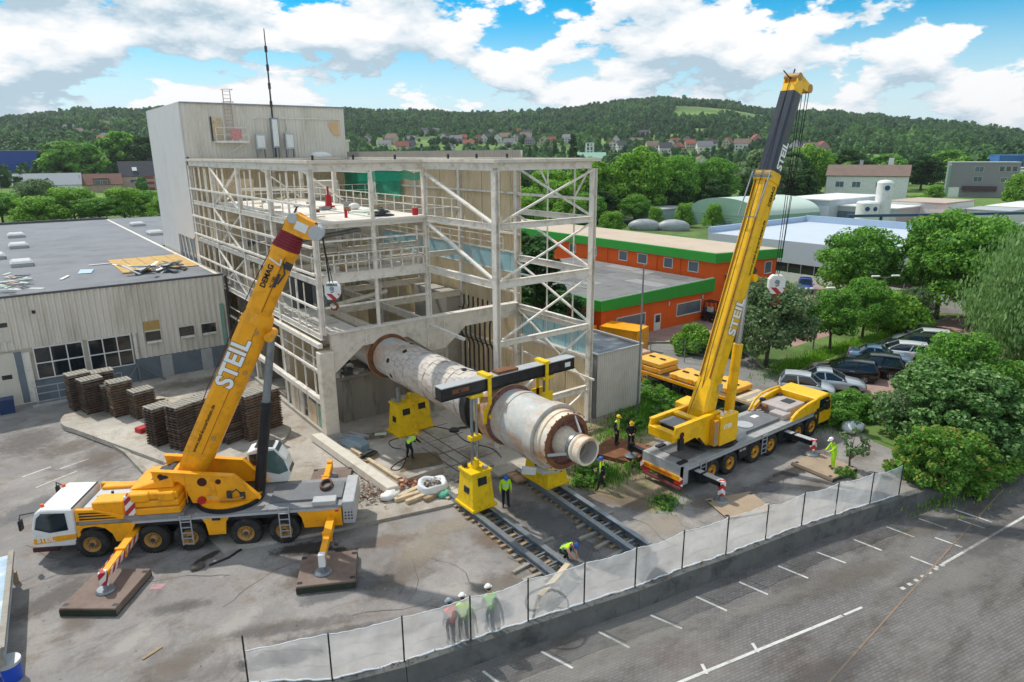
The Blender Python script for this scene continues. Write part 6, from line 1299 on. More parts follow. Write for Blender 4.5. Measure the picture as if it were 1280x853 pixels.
# ================================================================= pallet stacks
def pallet_mesh(ms):
    b = MB()
    for i in range(6): x = -.56+i*.224; b.box(x-.09, x+.09, -.5, .5, .115, .15)
    for y in (-.44, 0, .44): b.box(-.65, .65, y-.06, y+.06, .085, .115); b.box(-.65, .65, y-.06, y+.06, -.012, .018)
    b.mat(1)
    for y in (-.4, 0, .4):
        for x in (-.5, 0, .5): b.box(x-.07, x+.07, y-.05, y+.05, .018, .085)
    return b.mesh('pallet', ms)
blk = M('black_brown_block', '#241b17', .95, var=.3)
PM = [pallet_mesh([woodd, blk]), pallet_mesh([woodr, blk]), pallet_mesh([M('grey_brown_pallet', '#6d6256', .9, var=.3, scale=3, dirt='#2b2520', dsc=2, damt=.6), blk])]
PT = pallet_mesh([woodg, blk])
ORD = ['lowest', 'second', 'third', 'fourth', 'fifth', 'sixth', 'seventh', 'eighth', 'ninth', 'tenth', 'eleventh', 'twelfth', 'thirteenth', 'fourteenth', 'fifteenth', 'sixteenth', 'seventeenth', 'eighteenth', 'nineteenth']
def stack(label, x, y, n, rz, mi, group, zt=0):
    p0 = rnd.uniform(-.05, .05); n = round(n*.9)
    for i in range(n):
        top = i == n-1
        o = bpy.data.objects.new('pallet', PT if top else PM[mi if rnd.random() < .8 else rnd.randrange(3)]); COL.objects.link(o)
        o.location = (x+rnd.uniform(-.03, .03)+p0*i*.02, y+rnd.uniform(-.03, .03), .38+i*.163); o.rotation_euler = (0, 0, radians(rz)+rnd.uniform(-.035, .035))
        if top: tag(o, 'silvery topmost pallet of the '+label, 'pallet', group)
        else: tag(o, '%s dark pallet up the %s' % (ORD[i], label), 'pallet', group)
for a in (('tall stack nearest the hall windows', -11.3, 14.5, 17, 10, 0), ('second stack from the hall window', -10.7, 13.3, 16, 12, 0), ('stack behind the row by the hall', -9.9, 14.6, 15, 5, 2), ('low stack in the middle of the left group', -9.6, 13.0, 12, 8, 2), ('reddish stack in the left group', -9.3, 11.6, 15, 8, 1), ('front right stack of the left group', -8.3, 10.4, 12, 14, 1),
          ('slim stack at the left of the crane boom', -8.2, 5.1, 15, 20, 0), ('tallest stack just left of the boom', -7.3, 3.6, 18, 25, 0), ('stack half behind the boom', -6.2, 4.0, 18, 22, 1), ('stack right behind the crane boom', -4.9, 2.9, 15, 18, 0), ('pale topped stack right of the boom', -3.7, 2.5, 19, 16, 1), ('red brown stack behind the black cylinder', -2.5, 3.6, 17, 14, 1), ('stack deep behind the crane boom', -5.4, 5.4, 16, 20, 2)):
    stack(*a[:6], 'stacked timber pallets')
t = thing('log_heap', 'small heap of cut timber ends beside the low pallet stack', 'timber', (-7.2, 10.9, .37))
for i in range(24): MB().cyl((-.3, 0, 0), (.3, 0, 0), rnd.uniform(.06, .1), n=7).build('timber_end', rnd.choice([wood, woodp, woodr]), t).matrix_local = Matrix.Translation((rnd.gauss(0, .45), rnd.gauss(0, .4), .08+rnd.uniform(0, .35))) @ Matrix.Rotation(rnd.uniform(0, 3), 4, 'Z')
# red steel part near the pallets
t = thing('red_steel_frame', 'red painted steel frame lying on the slab beside the pallets', 'steel part', (-8.7, 7.6, .16), radians(25))
MB().box(-.5, .3, -.3, .3, 0, .5).build('foot', red, t, .04); MB().beam((.1, 0, .45), (2.3, .1, .75), .18, .2).build('arm', red, t); MB().beam((1.7, 0, .6), (1.8, 0, 0), .1, .1).build('leg', red, t); MB().box(-.2, .6, -.45, -.3, 0, .3).build('plate', red, t, .02)

# ================================================================= debris on the slab
o = MB().box(-.33, .33, -4.4, 4.4, 0, .42).build('concrete_beam', M('white_concrete_beam', '#d2cbbd', .8, var=.07, dirt='#9a8f7c', damt=.5), None, .03); o.location = (-.65, -4.2, .17); o.rotation_euler = (0, .12, radians(3)); tag(o, 'long off white beam lying from the corner column to the rubble', 'beam')
o = MB().box(-.1, .1, -2.7, 2.7, 0, .14).build('timber_plank', woodp); o.location = (.35, -5.2, .2); o.rotation_euler = (0, 0, radians(4)); tag(o, 'long pale plank lying along the off white beam', 'plank')
o = MB().prism([(-1.1, 0), (-1.1, .15), (-.3, .5), (.8, .55), (1.1, .4), (1.1, 0)], (0, 0, 0), (1, 0, 0), (0, 0, 1), -.3, .3).build('steel_chute', M('blue_grey_steel', '#8fa3b0', .5, .3, var=.1), None, .02); o.location = (.45, -2.0, .17); o.rotation_euler = (0, 0, radians(-75)); tag(o, 'blue grey steel chute lying beside the corner column', 'chute')
t = thing('pallet_of_plates', 'small timber pallet of dark plates next to the blue grey chute', 'pallet', (.45, -3.9, .16), radians(25))
MB().box(-.55, .55, -.4, .4, 0, .12).build('pallet', wood, t)
for i in range(5): MB().box(-.4, .4, -.14, .14, 0, .05).build('plate', pipeg, t).matrix_local = Matrix.Translation((rnd.uniform(-.1, .1), rnd.uniform(-.2, .2), .13+.05*i)) @ Matrix.Rotation(rnd.uniform(-.4, .4), 4, 'Z')
t = thing('metal_profiles', 'short pale steel profiles stacked on the slab by the stained pier', 'steel part', (1.1, -.9, .16), radians(-55))
for i in range(5): MB().box(-.7, .7, -.07, .07, 0, .12).build('profile', lgrey, t).matrix_local = Matrix.Translation((rnd.uniform(-.2, .2), -.3+.16*i, .06*(i % 2))) @ Matrix.Rotation(rnd.uniform(-.2, .2), 4, 'Z')
b = MB()
for i in range(520):
    x, y = rnd.gauss(-1.3, .7), rnd.gauss(-7.6, .65); s = rnd.uniform(.03, .13); c = V((x, y, .16+rnd.random()*.12))
    r = [c+V((rnd.uniform(-s, s), rnd.uniform(-s, s), rnd.uniform(0, s*1.2))) for _ in range(6)]
    b.cur = rnd.choice((0, 0, 0, 1, 2)); b.add(r, [(0, 1, 2), (0, 2, 3), (0, 3, 4), (1, 5, 2), (2, 5, 3), (3, 5, 4), (0, 4, 1), (4, 5, 1)])
tag(b.build('rubble_heap', [conc, kerbm, M('brick_rubble', '#a06a52', .9, var=.2)]), 'spread of grey rubble at the end of the off white beam', 'rubble', kind='stuff')
b = MB()
for i in range(160):
    x, y = rnd.gauss(3.2, .3), rnd.gauss(-9.3, .35); s = rnd.uniform(.04, .13); c = V((x, y, .12+rnd.random()*.2))
    r = [c+V((rnd.uniform(-s, s), rnd.uniform(-s, s), rnd.uniform(0, s*1.2))) for _ in range(6)]; b.add(r, [(0, 1, 2), (0, 2, 3), (0, 3, 4), (1, 5, 2), (2, 5, 3), (3, 5, 4), (0, 4, 1), (4, 5, 1)])
tag(b.build('stone_heap', conc), 'small heap of grey stones behind the left jack tower', 'rubble', kind='stuff')
t = thing('brick_heap', 'heap of broken red bricks beside the grey concrete kerb block', 'bricks', (.7, -8.1, .16))
for i in range(34): MB().box(-.12, .12, -.06, .06, -.035, .035).build('brick', M('red_brick', '#a8755c', .9, var=.25, scale=9), t).matrix_local = Matrix.Translation((rnd.gauss(0, .35), rnd.gauss(0, .28), .05+rnd.uniform(0, .22))) @ Matrix.Rotation(rnd.uniform(0, 3), 4, 'Z') @ Matrix.Rotation(rnd.uniform(-.6, .6), 4, 'X')
o = MB().box(-1.1, 1.1, -.12, .12, 0, .38).build('kerb_block', conc, None, .015); o.location = (1.75, -8.0, .16); o.rotation_euler = (0, 0, radians(2)); tag(o, 'grey concrete kerb block behind the white bulk bag', 'kerb block')
t = thing('bulk_bag', 'white bulk bag full of grey rubble on the slab edge', 'bag', (1.35, -9.45, .15))
b = MB(); n = 26; vs = []
prof = [(0, .52), (.12, .66), (.35, .7), (.5, .66), (.6, .58), (.52, .48), (.42, .4)]
for z_, r_ in prof:
    for i in range(n): a = 2*pi*i/n; w = 1+.14*mnoise.noise(V((cos(a)*1.6, sin(a)*1.6, z_*4))); vs.append((r_*w*cos(a)*1.15, r_*w*sin(a), z_*(1+.3*mnoise.noise(V((cos(a), sin(a), 7))))))
b.add(vs, [(j*n+i, j*n+(i+1) % n, (j+1)*n+(i+1) % n, (j+1)*n+i) for j in range(len(prof)-1) for i in range(n)], True); b.build('bag', M('woven_white_bag', '#dfe2e6', .7, var=.05, bump=.3, bscale=8), t)
b = MB()
for i in range(70):
    s = rnd.uniform(.05, .12); c = V((rnd.gauss(0, .2), rnd.gauss(0, .18), .38+rnd.random()*.1)); r = [c+V((rnd.uniform(-s, s), rnd.uniform(-s, s), rnd.uniform(0, s))) for _ in range(5)]; b.add(r, [(0, 1, 2), (0, 2, 3), (0, 3, 4), (1, 4, 2), (2, 4, 3), (0, 4, 1)])
q = b.build('rubble_fill', kerbm, t); q['kind'] = 'stuff'
for i, (lab, x, y, rz, L_, z) in enumerate((('uppermost pale squared log left of the bulk bag', .3, -9.0, 12, 1.7, .2), ('middle pale squared log left of the bulk bag', .35, -9.35, -3, 2.1, .2), ('lowest front squared log left of the bulk bag', .6, -9.75, 4, 1.9, .2), ('short dark timber offcut in front of the bulk bag', .9, -10.1, 8, .9, .2))):
    o = MB().box(-L_/2, L_/2, -.13, .13, 0, .2).build('squared_log', woodp if i < 3 else wood, None, .02); o.location = (x, y, z-.04); o.rotation_euler = (0, 0, radians(rz)); tag(o, lab, 'timber')
def scrap(label, nm, cat, x, y, m, r, n, seed, z=.16):
    rr = random.Random(seed); b = MB(); b.sphere((0, 0, r*.4), r, 12, 8, (1.3, .8, .55)); b.v = [p*(1+.35*mnoise.noise(p*5+V((seed, 0, 0)))) for p in b.v]
    o = b.build(nm, m); o.location = (x, y, z); return tag(o, label, cat)
scrap('crumpled white plastic at the end of the off white beam', 'plastic_scrap', 'plastic', -.75, -8.85, white, .4, 0, 3)
scrap('tangle of mint green cord in front of the bulk bag', 'cord_tangle', 'cord', 1.55, -10.3, M('mint_cord', '#5fae95', .7, var=.3, scale=12), .3, 0, 5)
scrap('white tarpaulin heap on the asphalt by the right crane cab', 'tarpaulin', 'tarpaulin', 25.6, -18.4, M('white_tarpaulin', '#cfd3d6', .6, var=.08, bump=.3, bscale=6), .7, 0, 8, 0)
for i, (lab, x, y, L_, w) in enumerate((('upper pale flat slab left of the jack tower', 2.35, -9.75, 1.5, .7), ('middle pale flat slab left of the jack tower', 2.6, -10.35, 1.6, .5), ('lower pale flat slab left of the jack tower', 2.75, -10.95, 1.5, .45))):
    o = MB().box(-L_/2, L_/2, -w/2, w/2, 0, .1).build('flat_slab', M('pale_slab', '#c7c1b4', .8, var=.08, dirt='#9a9182', damt=.4), None, .01); o.location = (x-.4, y, .155); o.rotation_euler = (0, 0, radians(8)); tag(o, lab, 'slab')
for i, (lab, x, y, m) in enumerate((('clean square concrete slab left under the kiln', 5.5, -9.9, conc), ('rust stained square concrete slab next to the right jack', 5.9, -11.0, rustl), ('grey slab lying across the rail grooves', 4.7, -8.6, conc))):
    o = MB().box(-.7, .7, -.5, .5, 0, .14).build('concrete_slab_block', m, None, .01); o.location = (x, y, .155); o.rotation_euler = (0, 0, radians(-4)); tag(o, lab, 'slab')
for i, (lab, x, y, sx, sy, rz) in enumerate((('pale plywood sheet near the stained pier', 2.3, -.6, 1.4, .7, 10), ('dark damp plate lying before the stained pier', 1.7, -1.2, 2.0, .9, -25), ('small pale board near the left idle jack', 2.5, -1.4, .7, .4, -30))):
    o = MB().box(-sx/2, sx/2, -sy/2, sy/2, 0, .03).build('sheet_plate', [woodg, concd, palemint][i], None); o.location = (x, y, .157+.003*i); o.rotation_euler = (0, 0, radians(rz)); tag(o, lab, 'sheet')
def cable(label, pts, r=.025, m=black): return tag(MB().tube(pts, r, 5).build('cable', m), label, 'cable')
def curvy(pts, n=8):
    out = []
    for i in range(len(pts)-1):
        p0, p1, p2, p3 = [V((*pts[max(0, min(len(pts)-1, k))], 0)) for k in (i-1, i, i+1, i+2)]
        for k in range(n): t = k/n; out.append(.5*((2*p1)+(p2-p0)*t+(2*p0-5*p1+4*p2-p3)*t*t+(3*p1-p0-3*p2+p3)*t*t*t)+Z3*.175)
    return out
cable('thin black cable looping from the left idle jack to the bending worker', curvy([(3.2, -2.6), (2.4, -2.7), (2.2, -3.6), (2.6, -4.3), (2.1, -5.3), (1.2, -6.3), (.8, -6.0), (1.3, -5.6), (2.2, -5.2), (2.5, -4.6)]))
cable('black cable running from the right idle jack towards the kiln end', curvy([(5.6, -2.2), (6.2, -3.6), (6.0, -5.5), (6.6, -7.2), (6.3, -8.6)]))
t = thing('pump_coil', 'dark green coiled hose with a black drum on the slab under the kiln', 'hose', (6.3, -3.7, .16))
MB().cyl((0, 0, 0), (0, 0, .12), .3, n=18).build('drum', pipeg, t); MB().tube([(.3+.14*i, .1*sin(i*1.3), .06) for i in range(12)], .06, 6).build('hose', M('dark_green_hose', '#33443c', .6, var=.2), t)
o = MB().tube([(0, 0, .03), (.8, .1, .03), (1.6, .5, .03), (1.9, 1.2, .03)], .05, 6).build('hydraulic_hose', black); o.location = (-9.2, -9.1, .01); tag(o, 'black hydraulic hose lying on the asphalt in front of the left crane wheels', 'hose')
scrap('small brown rag heap on the asphalt by the black hose', 'rag_heap', 'rag', -9.6, -9.0, M('brown_rag', '#5e564e', .9, var=.3, scale=9), .22, 0, 11, .0)
o = MB().box(-.35, .35, -.05, .05, 0, .04).build('wood_offcut', wood); o.location = (-12.1, -13.3, .005); o.rotation_euler = (0, 0, .4); tag(o, 'short dark timber offcut on the empty asphalt at lower left', 'timber')
# sheeted skip and blue drum at the left edge
t = thing('sheeted_trailer', 'blue sheeted trailer body with timber edge at the lower left picture edge', 'trailer', (-17.4, -8.6, 0), radians(-4))
MB().box(-1.2, 1.55, -3.2, 3.2, .5, 1.3).build('body', M('pale_blue_tarpaulin', '#9db4c8', .5, var=.12, scale=1.5, dirt='#dfe6ec', dsc=1.2, damt=.6), t, .05)
b = MB(); b.box(1.5, 1.68, -3.3, 3.3, 1.25, 1.4); b.box(-1.3, 1.6, -3.35, -3.2, .4, 1.42); b.build('timber_edge', woodg, t)
MB().box(1.45, 1.62, -3.35, -3.15, 0, .5).build('leg', wood, t); MB().box(1.45, 1.62, 3.1, 3.3, 0, .5).build('leg', wood, t)
t = thing('blue_drum', 'bright blue drum with a pale lid at the lower left corner', 'drum', (-16.0, -11.75, 0)); MB().cyl((0, 0, 0), (0, 0, .62), .33, .36, n=22).build('drum', M('blue_plastic', '#1f4fc0', .4, var=.08), t); MB().cyl((0, 0, .62), (0, 0, .72), .38, n=22).build('lid', lgrey, t)
t = thing('waste_sacks', 'pale blue sack and dark blue bin beside the hall gate', 'bin', (-15.3, 17.6, 0)); MB().frustum(-.4, .4, -.35, .35, 0, 1, -.06).build('bin', M('navy_bin', '#2b3f66', .5), t); q = MB().sphere((-.9, 0, .35), .5, 10, 7, (1, .8, .8)).build('sack', M('pale_sack', '#b9c9d6', .6), t)
# ================================================================= cars
RIM = rim_mesh(M('alloy_rim', '#a9adb0', .35, .6, var=.08)); CARTYRE = MB().lathe([(-.1, .2), (-.11, .3), (-.06, .325), (.06, .325), (.11, .3), (.1, .2)], (0, 0, 0), (0, 1, 0), 20).mesh('tyre', rubber)
CRIM = MB(); CRIM.lathe([(.105, .21), (.09, .19), (.05, .17), (.07, .05), (.08, 0)], (0, 0, 0), (0, 1, 0), 18)
for i in range(5): a = 2*pi*i/5; CRIM.beam((.03*cos(a), .085, .03*sin(a)), (.19*cos(a), .095, .19*sin(a)), .05, .02, (0, 1, 0))
CRIM = CRIM.mesh('rim', MATS['alloy_rim'])
lampw = M('headlamp_glass', '#dfe4e8', .1); lampr = M('tail_lamp_red', '#8c1a1c', .25, var=.1); plate_m = M('number_plate', '#dcdcd6', .5)
def car(label, x, y, rz, col, kind='hatch', z=.012, group=None):
    if isinstance(col, str): paint = M('car_paint_'+col.lstrip('#'), col, .28, .15, var=.03, scale=2, coat=.8)
    else: paint = col
    t = thing('parked_car', label, 'car', (x, y, z), rz, group)
    L_, Wd, belt, roof = {'hatch': (4.2, .87, .92, 1.46), 'sedan': (4.6, .9, .92, 1.43), 'estate': (4.65, .9, .95, 1.48), 'suv': (4.55, .93, 1.04, 1.68), 'small': (3.7, .82, .9, 1.48)}[kind]
    h = L_/2
    tail = belt+.04 if kind != 'sedan' else belt+.1
    st = [(-h, .42, tail-.25, .8), (-h+.06, .3, tail-.05, .9), (-h+.3, .22, tail, .97), (-h*.4, .2, belt+.03, 1), (h*.25, .2, belt, 1), (h*.45, .2, belt-.03, .99), (h-.5, .22, belt-.13, .95), (h-.12, .26, belt-.27, .84), (h, .36, belt-.4, .7)]
    b = MB(); vs = []; prof = lambda z0, z1, w: [(-.8*w, z0), (-.97*w, z0+.12), (-1.0*w, z0+(z1-z0)*.55), (-.97*w, z1-.1), (-.84*w, z1), (0, z1+.03), (.84*w, z1), (.97*w, z1-.1), (w, z0+(z1-z0)*.55), (.97*w, z0+.12), (.8*w, z0)]
    for X, z0, z1, w in st: vs += [(X, yy, zz) for yy, zz in prof(z0, z1, w*Wd)]
    k = 11; b.add(vs, [(i*k+j, i*k+j+1, (i+1)*k+j+1, (i+1)*k+j) for i in range(len(st)-1) for j in range(k-1)]+[(i*k, (i+1)*k, (i+1)*k+k-1, i*k+k-1) for i in range(len(st)-1)], True)
    b.add(vs[:k], [list(range(k))]); b.add(vs[-k:], [list(range(k))[::-1]]); b.build('body', paint, t)
    # cabin: lower belt outline and roof outline
    cb = {'hatch': (-h+.12, h*.42, -h*.78, h*.02), 'sedan': (-h+.75, h*.42, -h*.42, h*.0), 'estate': (-h+.1, h*.42, -h*.83, 0), 'suv': (-h+.08, h*.44, -h*.82, .05), 'small': (-h+.1, h*.5, -h*.78, h*.1)}[kind]
    xb0, xb1, xr0, xr1 = cb; wb, wr = Wd*.93, Wd*.7
    z0, z1 = belt-.0, roof
    P = dict(a=(xb0, -wb, z0), b=(xb1, -wb*.95, z0-.02), c=(xb1, wb*.95, z0-.02), d=(xb0, wb, z0), A=(xr0, -wr, z1-.05), B=(xr1, -wr, z1-.04), C=(xr1, wr, z1-.04), D=(xr0, wr, z1-.05))
    g_ = MB().hexa([P[q] for q in 'abcdABCD']); g_.build('glasshouse', glassd, t)
    r = MB(); n = 7; vs = []
    for i in range(n):
        u = i/(n-1); X = xr0-.03+(xr1-xr0+.06)*u; zz = z1-.05+.07*sin(pi*(.15+.7*u))
        for j in range(7): w_ = -1+2*j/6; vs.append((X, wr*1.02*w_, zz+.045*(1-w_*w_)))
    r.add(vs, [(i*7+j, (i+1)*7+j, (i+1)*7+j+1, i*7+j+1) for i in range(n-1) for j in range(6)], True); r.build('roof', paint, t)
    pl = MB()
    for s in (-1, 1):
        for (p0, p1, w_) in (((xb0, s*wb, z0), (xr0, s*wr, z1-.05), .12), ((xb1, s*wb*.95, z0-.02), (xr1, s*wr, z1-.04), .07), (((xb0+xb1)/2-.1, s*wb, z0), ((xr0+xr1)/2, s*wr, z1-.03), .08)): pl.beam(p0, p1, w_, .05, (0, 1, 0))
        pl.beam((xr0, s*wr, z1-.05), (xr1, s*wr, z1-.04), .06, .05)
    pl.build('pillars', paint, t)
    for s in (-1, 1):
        for X in (-h*.6, h*.63):
            o = bpy.data.objects.new('wheel', CARTYRE); COL.objects.link(o); o.parent = t; o.location = (X, s*(Wd-.07), .325)
            if s < 0: o.rotation_euler = (0, 0, pi)
            q = bpy.data.objects.new('rim', CRIM); COL.objects.link(q); q.parent = o
            MB().cyl((X, s*(Wd-.25), .34), (X, s*(Wd+.004), .34), .38, n=20).build('wheel_arch', black, t)
        MB().sphere((xb1-.25, s*(Wd+.07), belt+.07), .09, 8, 6, (.7, 1, .7)).build('mirror', paint, t)
        MB().hexa([(h-.28, s*Wd*.5, belt-.42), (h-.02, s*Wd*.42, belt-.46), (h-.12, s*Wd*.82, belt-.42), (h-.4, s*Wd*.9, belt-.36), (h-.3, s*Wd*.5, belt-.27), (h-.06, s*Wd*.42, belt-.37), (h-.16, s*Wd*.85, belt-.3), (h-.45, s*Wd*.92, belt-.24)]).build('headlight', lampw, t)
        MB().box(-h-.015, -h+.12, min(s*Wd*.5, s*Wd*.86), max(s*Wd*.5, s*Wd*.86), tail-.3, tail-.12).build('tail_light', lampr, t)
        MB().box(-h*.3, -h*.15, s*(Wd+.005)-.012, s*(Wd+.005)+.012, belt-.14, belt-.1).build('door_handle', lgrey, t)
    MB().box(-h-.02, -h+.02, -.26, .26, .52, .63).build('number_plate', plate_m, t); MB().box(h-.04, h+.02, -.26, .26, .38, .49).build('number_plate', plate_m, t)
    MB().box(h-.1, h+.012, -.45, .45, .5, .56).build('grille', black, t); MB().box(-h*.9, h*.9, -Wd*.9, Wd*.9, .14, .3).build('underbody', black, t)
    return t
dn = radians(-90)
car('silver sedan parked nose out nearest to the right crane cab', 31.8, -13.6, radians(-58), '#b3bac2', 'sedan'); car('small white and blue car beside the silver sedan behind the crane cab', 29.5, -13.1, radians(-62), '#c4ccd2', 'small')
car('black estate car with rear lights to the lane next to the silver sedan', 35.0, -12.9, radians(118), '#15161a', 'estate'); car('black sport utility car second from the silver sedan', 37.3, -13.7, radians(118), '#121318', 'suv')
car('blue grey saloon between the black cars and the white estate', 40.6, -12.9, radians(-62), '#6f8ca6', 'sedan'); car('white estate car beside the blue grey saloon', 43.1, -13.2, radians(118), '#e4e6e8', 'estate')
car('dark grey hatchback between the two white cars', 45.6, -13.2, radians(118), '#2b2f36', 'suv'); car('white sport utility car between dark hatchback and black saloon', 48.0, -13.0, radians(118), '#dfe2e4', 'suv'); car('black saloon at the far end of the parking row', 50.7, -12.8, radians(-62), '#1c1f24', 'sedan')
car('bright blue car parked by the white factory wall', 63.3, 6.6, radians(-150), '#22379a', 'hatch'); car('dark grey car behind the right crane boom', 47.5, 3.5, radians(-60), '#3c4348', 'estate', .01); car('second dark car behind the right crane boom', 50.3, 3.2, radians(-60), '#23282c', 'hatch', .01); car('pale silver car on the forecourt near the hook block', 53.0, 3.0, radians(-60), '#aab2b8', 'hatch', .01)
car('dark blue grey car at the right picture edge under the weeping tree', 41.0, -23.6, radians(-40), '#5d86a3', 'hatch'); car('second blue car behind the weeping tree at the right edge', 43.6, -23.2, radians(-40), '#486d92', 'hatch')
t = thing('forklift', 'small black forklift standing at the orange wall corner', 'forklift', (42.0, 4.3, .012), radians(-90))
MB().box(-.8, .7, -.5, .5, .35, .95).build('body', black, t, .05); MB().box(-.75, -.4, -.5, .5, .9, 1.3).build('counterweight', pipeg, t, .04)
b = MB()
for s in (-1, 1):
    b.beam((.65, s*.45, .9), (.5, s*.42, 2.0), .06, .06); b.beam((-.7, s*.45, 1.0), (-.6, s*.42, 2.0), .06, .06); b.beam((.85, s*.3, .1), (.85, s*.3, 2.1), .08, .1)
b.box(-.65, .55, -.48, .48, 1.98, 2.04); b.build('frame', black, t); MB().box(-.4, .1, -.25, .25, .95, 1.4).build('seat', white, t)
for sx in (-.5, .5):
    for s in (-1, 1): o = bpy.data.objects.new('wheel', CARTYRE); COL.objects.link(o); o.parent = t; o.location = (sx, s*.5, .32)
# ================================================================= ballast trailer, containers, wire fence
TR = thing('ballast_trailer', 'yellow low loader trailer behind the right crane with pale gooseneck deck', 'trailer', (22.9, -9.2, .01), radians(-90))
MB().box(-5.5, 3.5, -1.25, 1.25, 1.0, 1.2).build('bed', M('brown_trailer_deck', '#6e5c48', .85, var=.2), TR); MB().box(-5.55, 3.5, -1.28, -1.2, 1.02, 1.22).build('side_rail', yel, TR); MB().box(-5.55, 3.5, 1.2, 1.28, 1.02, 1.22).build('side_rail', yel, TR); MB().box(3.4, 6.0, -1.25, 1.25, 1.2, 1.4).build('gooseneck', woodp, TR, .02); MB().box(-5.4, 3.4, -.5, .5, .6, 1.05).build('chassis', black, TR)
for i in range(7): MB().box(3.5+i*.35, 3.82+i*.35, -1.2, 1.2, 1.4, 1.44).build('deck_board', woodg if i % 2 else woodp, TR)
for s in (-1, 1):
    b = MB()
    for x in (-5.2, -4.2): 
        b.beam((x, s*1.27, .35), (x, s*1.27, 1.05), .04, .04, (1, 0, 0)); b.beam((x+.4, s*1.27, .35), (x+.4, s*1.27, 1.05), .04, .04, (1, 0, 0))
        for z in (.45, .7, .95): b.beam((x, s*1.27, z), (x+.4, s*1.27, z), .05, .04)
    b.build('ladder', yel, TR)
    for x in (-2.4, -.6, .8): o = bpy.data.objects.new('wheel', TYRE); COL.objects.link(o); o.parent = TR; o.location = (x, s*.95, .55); o.scale = (.84, 1, .84)
def ballast(label, x, y, n, w=2.0, d=2.3):
    t = thing('ballast_slab_stack', label, 'ballast', (x, y, 1.22), radians(-90))
    for i in range(n):
        MB().box(-d/2, d/2, -w/2, w/2, i*.42, i*.42+.36).build('slab', M('pale_ballast_yellow', '#f0b545', .5, var=.06, dirt='#a87a2c', dsc=2, damt=.4), t, .05)
    for sx in (-1, 1):
        MB().box(sx*.5-.25, sx*.5+.25, -.1, .1, n*.42-.02, n*.42+.01).build('slot', black, t)
        for s in (-1, 1): MB().box(sx*d*.3-.2, sx*d*.3+.2, s*(w/2)-.04, s*(w/2)+.04, .05, .38).build('lug', yel, t, .02)
ballast('larger two layer stack of yellow ballast slabs on the trailer', 22.9, -5.2, 2); ballast('single yellow ballast slab in the middle of the trailer', 22.9, -8.3, 1); ballast('yellow ballast slab behind the right crane boom foot', 23.4, -11.0, 1, 2.2, 2.2)
o = MB().box(-.9, .9, -.8, .8, 0, .8).build('winch_crate', M('pinkish_crate', '#b59c8c', .8, var=.1), None, .03); o.location = (22.9, -3.0, 1.27); tag(o, 'pale pinkish crate at the tail of the trailer next to the annex', 'crate')
def container(label, x, y, rz, L_, Wd, h, m):
    t = thing('container', label, 'container', (x, y, .01), rz)
    b = MB(); b.corr((-L_/2, -Wd/2), (L_/2, -Wd/2), .12, h-.1, .22, .035); b.corr((L_/2, -Wd/2), (L_/2, Wd/2), .12, h-.1, .22, .035); b.corr((L_/2, Wd/2), (-L_/2, Wd/2), .12, h-.1, .22, .035); b.corr((-L_/2, Wd/2), (-L_/2, -Wd/2), .12, h-.1, .22, .035); b.build('wall', m, t)
    MB().box(-L_/2+.02, L_/2-.02, -Wd/2+.02, Wd/2-.02, h-.12, h-.02).build('roof', m, t)
    f = MB()
    for sx in (-1, 1):
        for s in (-1, 1): f.box(sx*L_/2-.06, sx*L_/2+.06, s*Wd/2-.06, s*Wd/2+.06, 0, h)
    for s in (-1, 1):
        for z in (.06, h-.06): f.beam((-L_/2, s*Wd/2, z), (L_/2, s*Wd/2, z), .12, .12); f.beam((s*L_/2, -Wd/2, z), (s*L_/2, Wd/2, z), .12, .12)
    f.build('frame', m, t)
container('yellow tool container with corrugated sides behind the annex shed', 27.6, 2.6, radians(-72), 3.4, 2.2, 2.1, yel); container('second yellow container further left behind the annex shed', 25.6, 6.2, radians(-72), 2.4, 2.0, 1.7, yel)
t = thing('wire_fence', 'thin wire mesh fence with grey posts along the side road', 'fence', (28, 0, 0))
wp = [(25.2, 1.5), (27.2, -.8), (28.8, -3.0), (29.6, -5.5)]
for x, y in wp: MB().cyl((x-28, y, 0), (x-28, y, 1.9), .035, n=6).build('post', steel, t)
b = MB()
for p, q in zip(wp[:-1], wp[1:]):
    for z in [.3*k for k in range(1, 7)]: b.beam((p[0]-28, p[1], z), (q[0]-28, q[1], z), .012, .012)
b.build('wire', steel, t)
def lamp(label, x, y, h=6, two=False, rz=0):
    t = thing('street_lamp', label, 'street lamp', (x, y, 0), rz)
    MB().cyl((0, 0, 0), (0, 0, h), .07, .05, 8).build('pole', steel, t)
    for s in ((-1, 1) if two else (1,)):
        MB().beam((0, 0, h-.05), (s*1.0, 0, h+.1), .05, .05).build('arm', steel, t); MB().box(min(s*.6, s*1.35), max(s*.6, s*1.35), -.14, .14, h+.06, h+.18).build('lamp_head', white, t, .03)
lamp('twin headed street lamp above the grey green tree in the car park', 40.5, -7.4, 5.2, True, radians(-30)); lamp('twin headed street lamp further back in the car park trees', 49.5, -8.6, 5.4, True, radians(-30)); lamp('tall single street lamp among the bright trees behind the orange building', 128, 80, 10, False, radians(200)); lamp('street lamp on the slope right of the white house', 262, 90, 12); lamp('street lamp at the far left in front of the dark trees', -10, 250, 10)
o = MB().cyl((0, 0, 0), (0, 0, 1.3), .04, n=6).build('marker_post', steel); o.location = (28.0, -16.6, 0); tag(o, 'short thin post at the corner of the car park hedge', 'post')

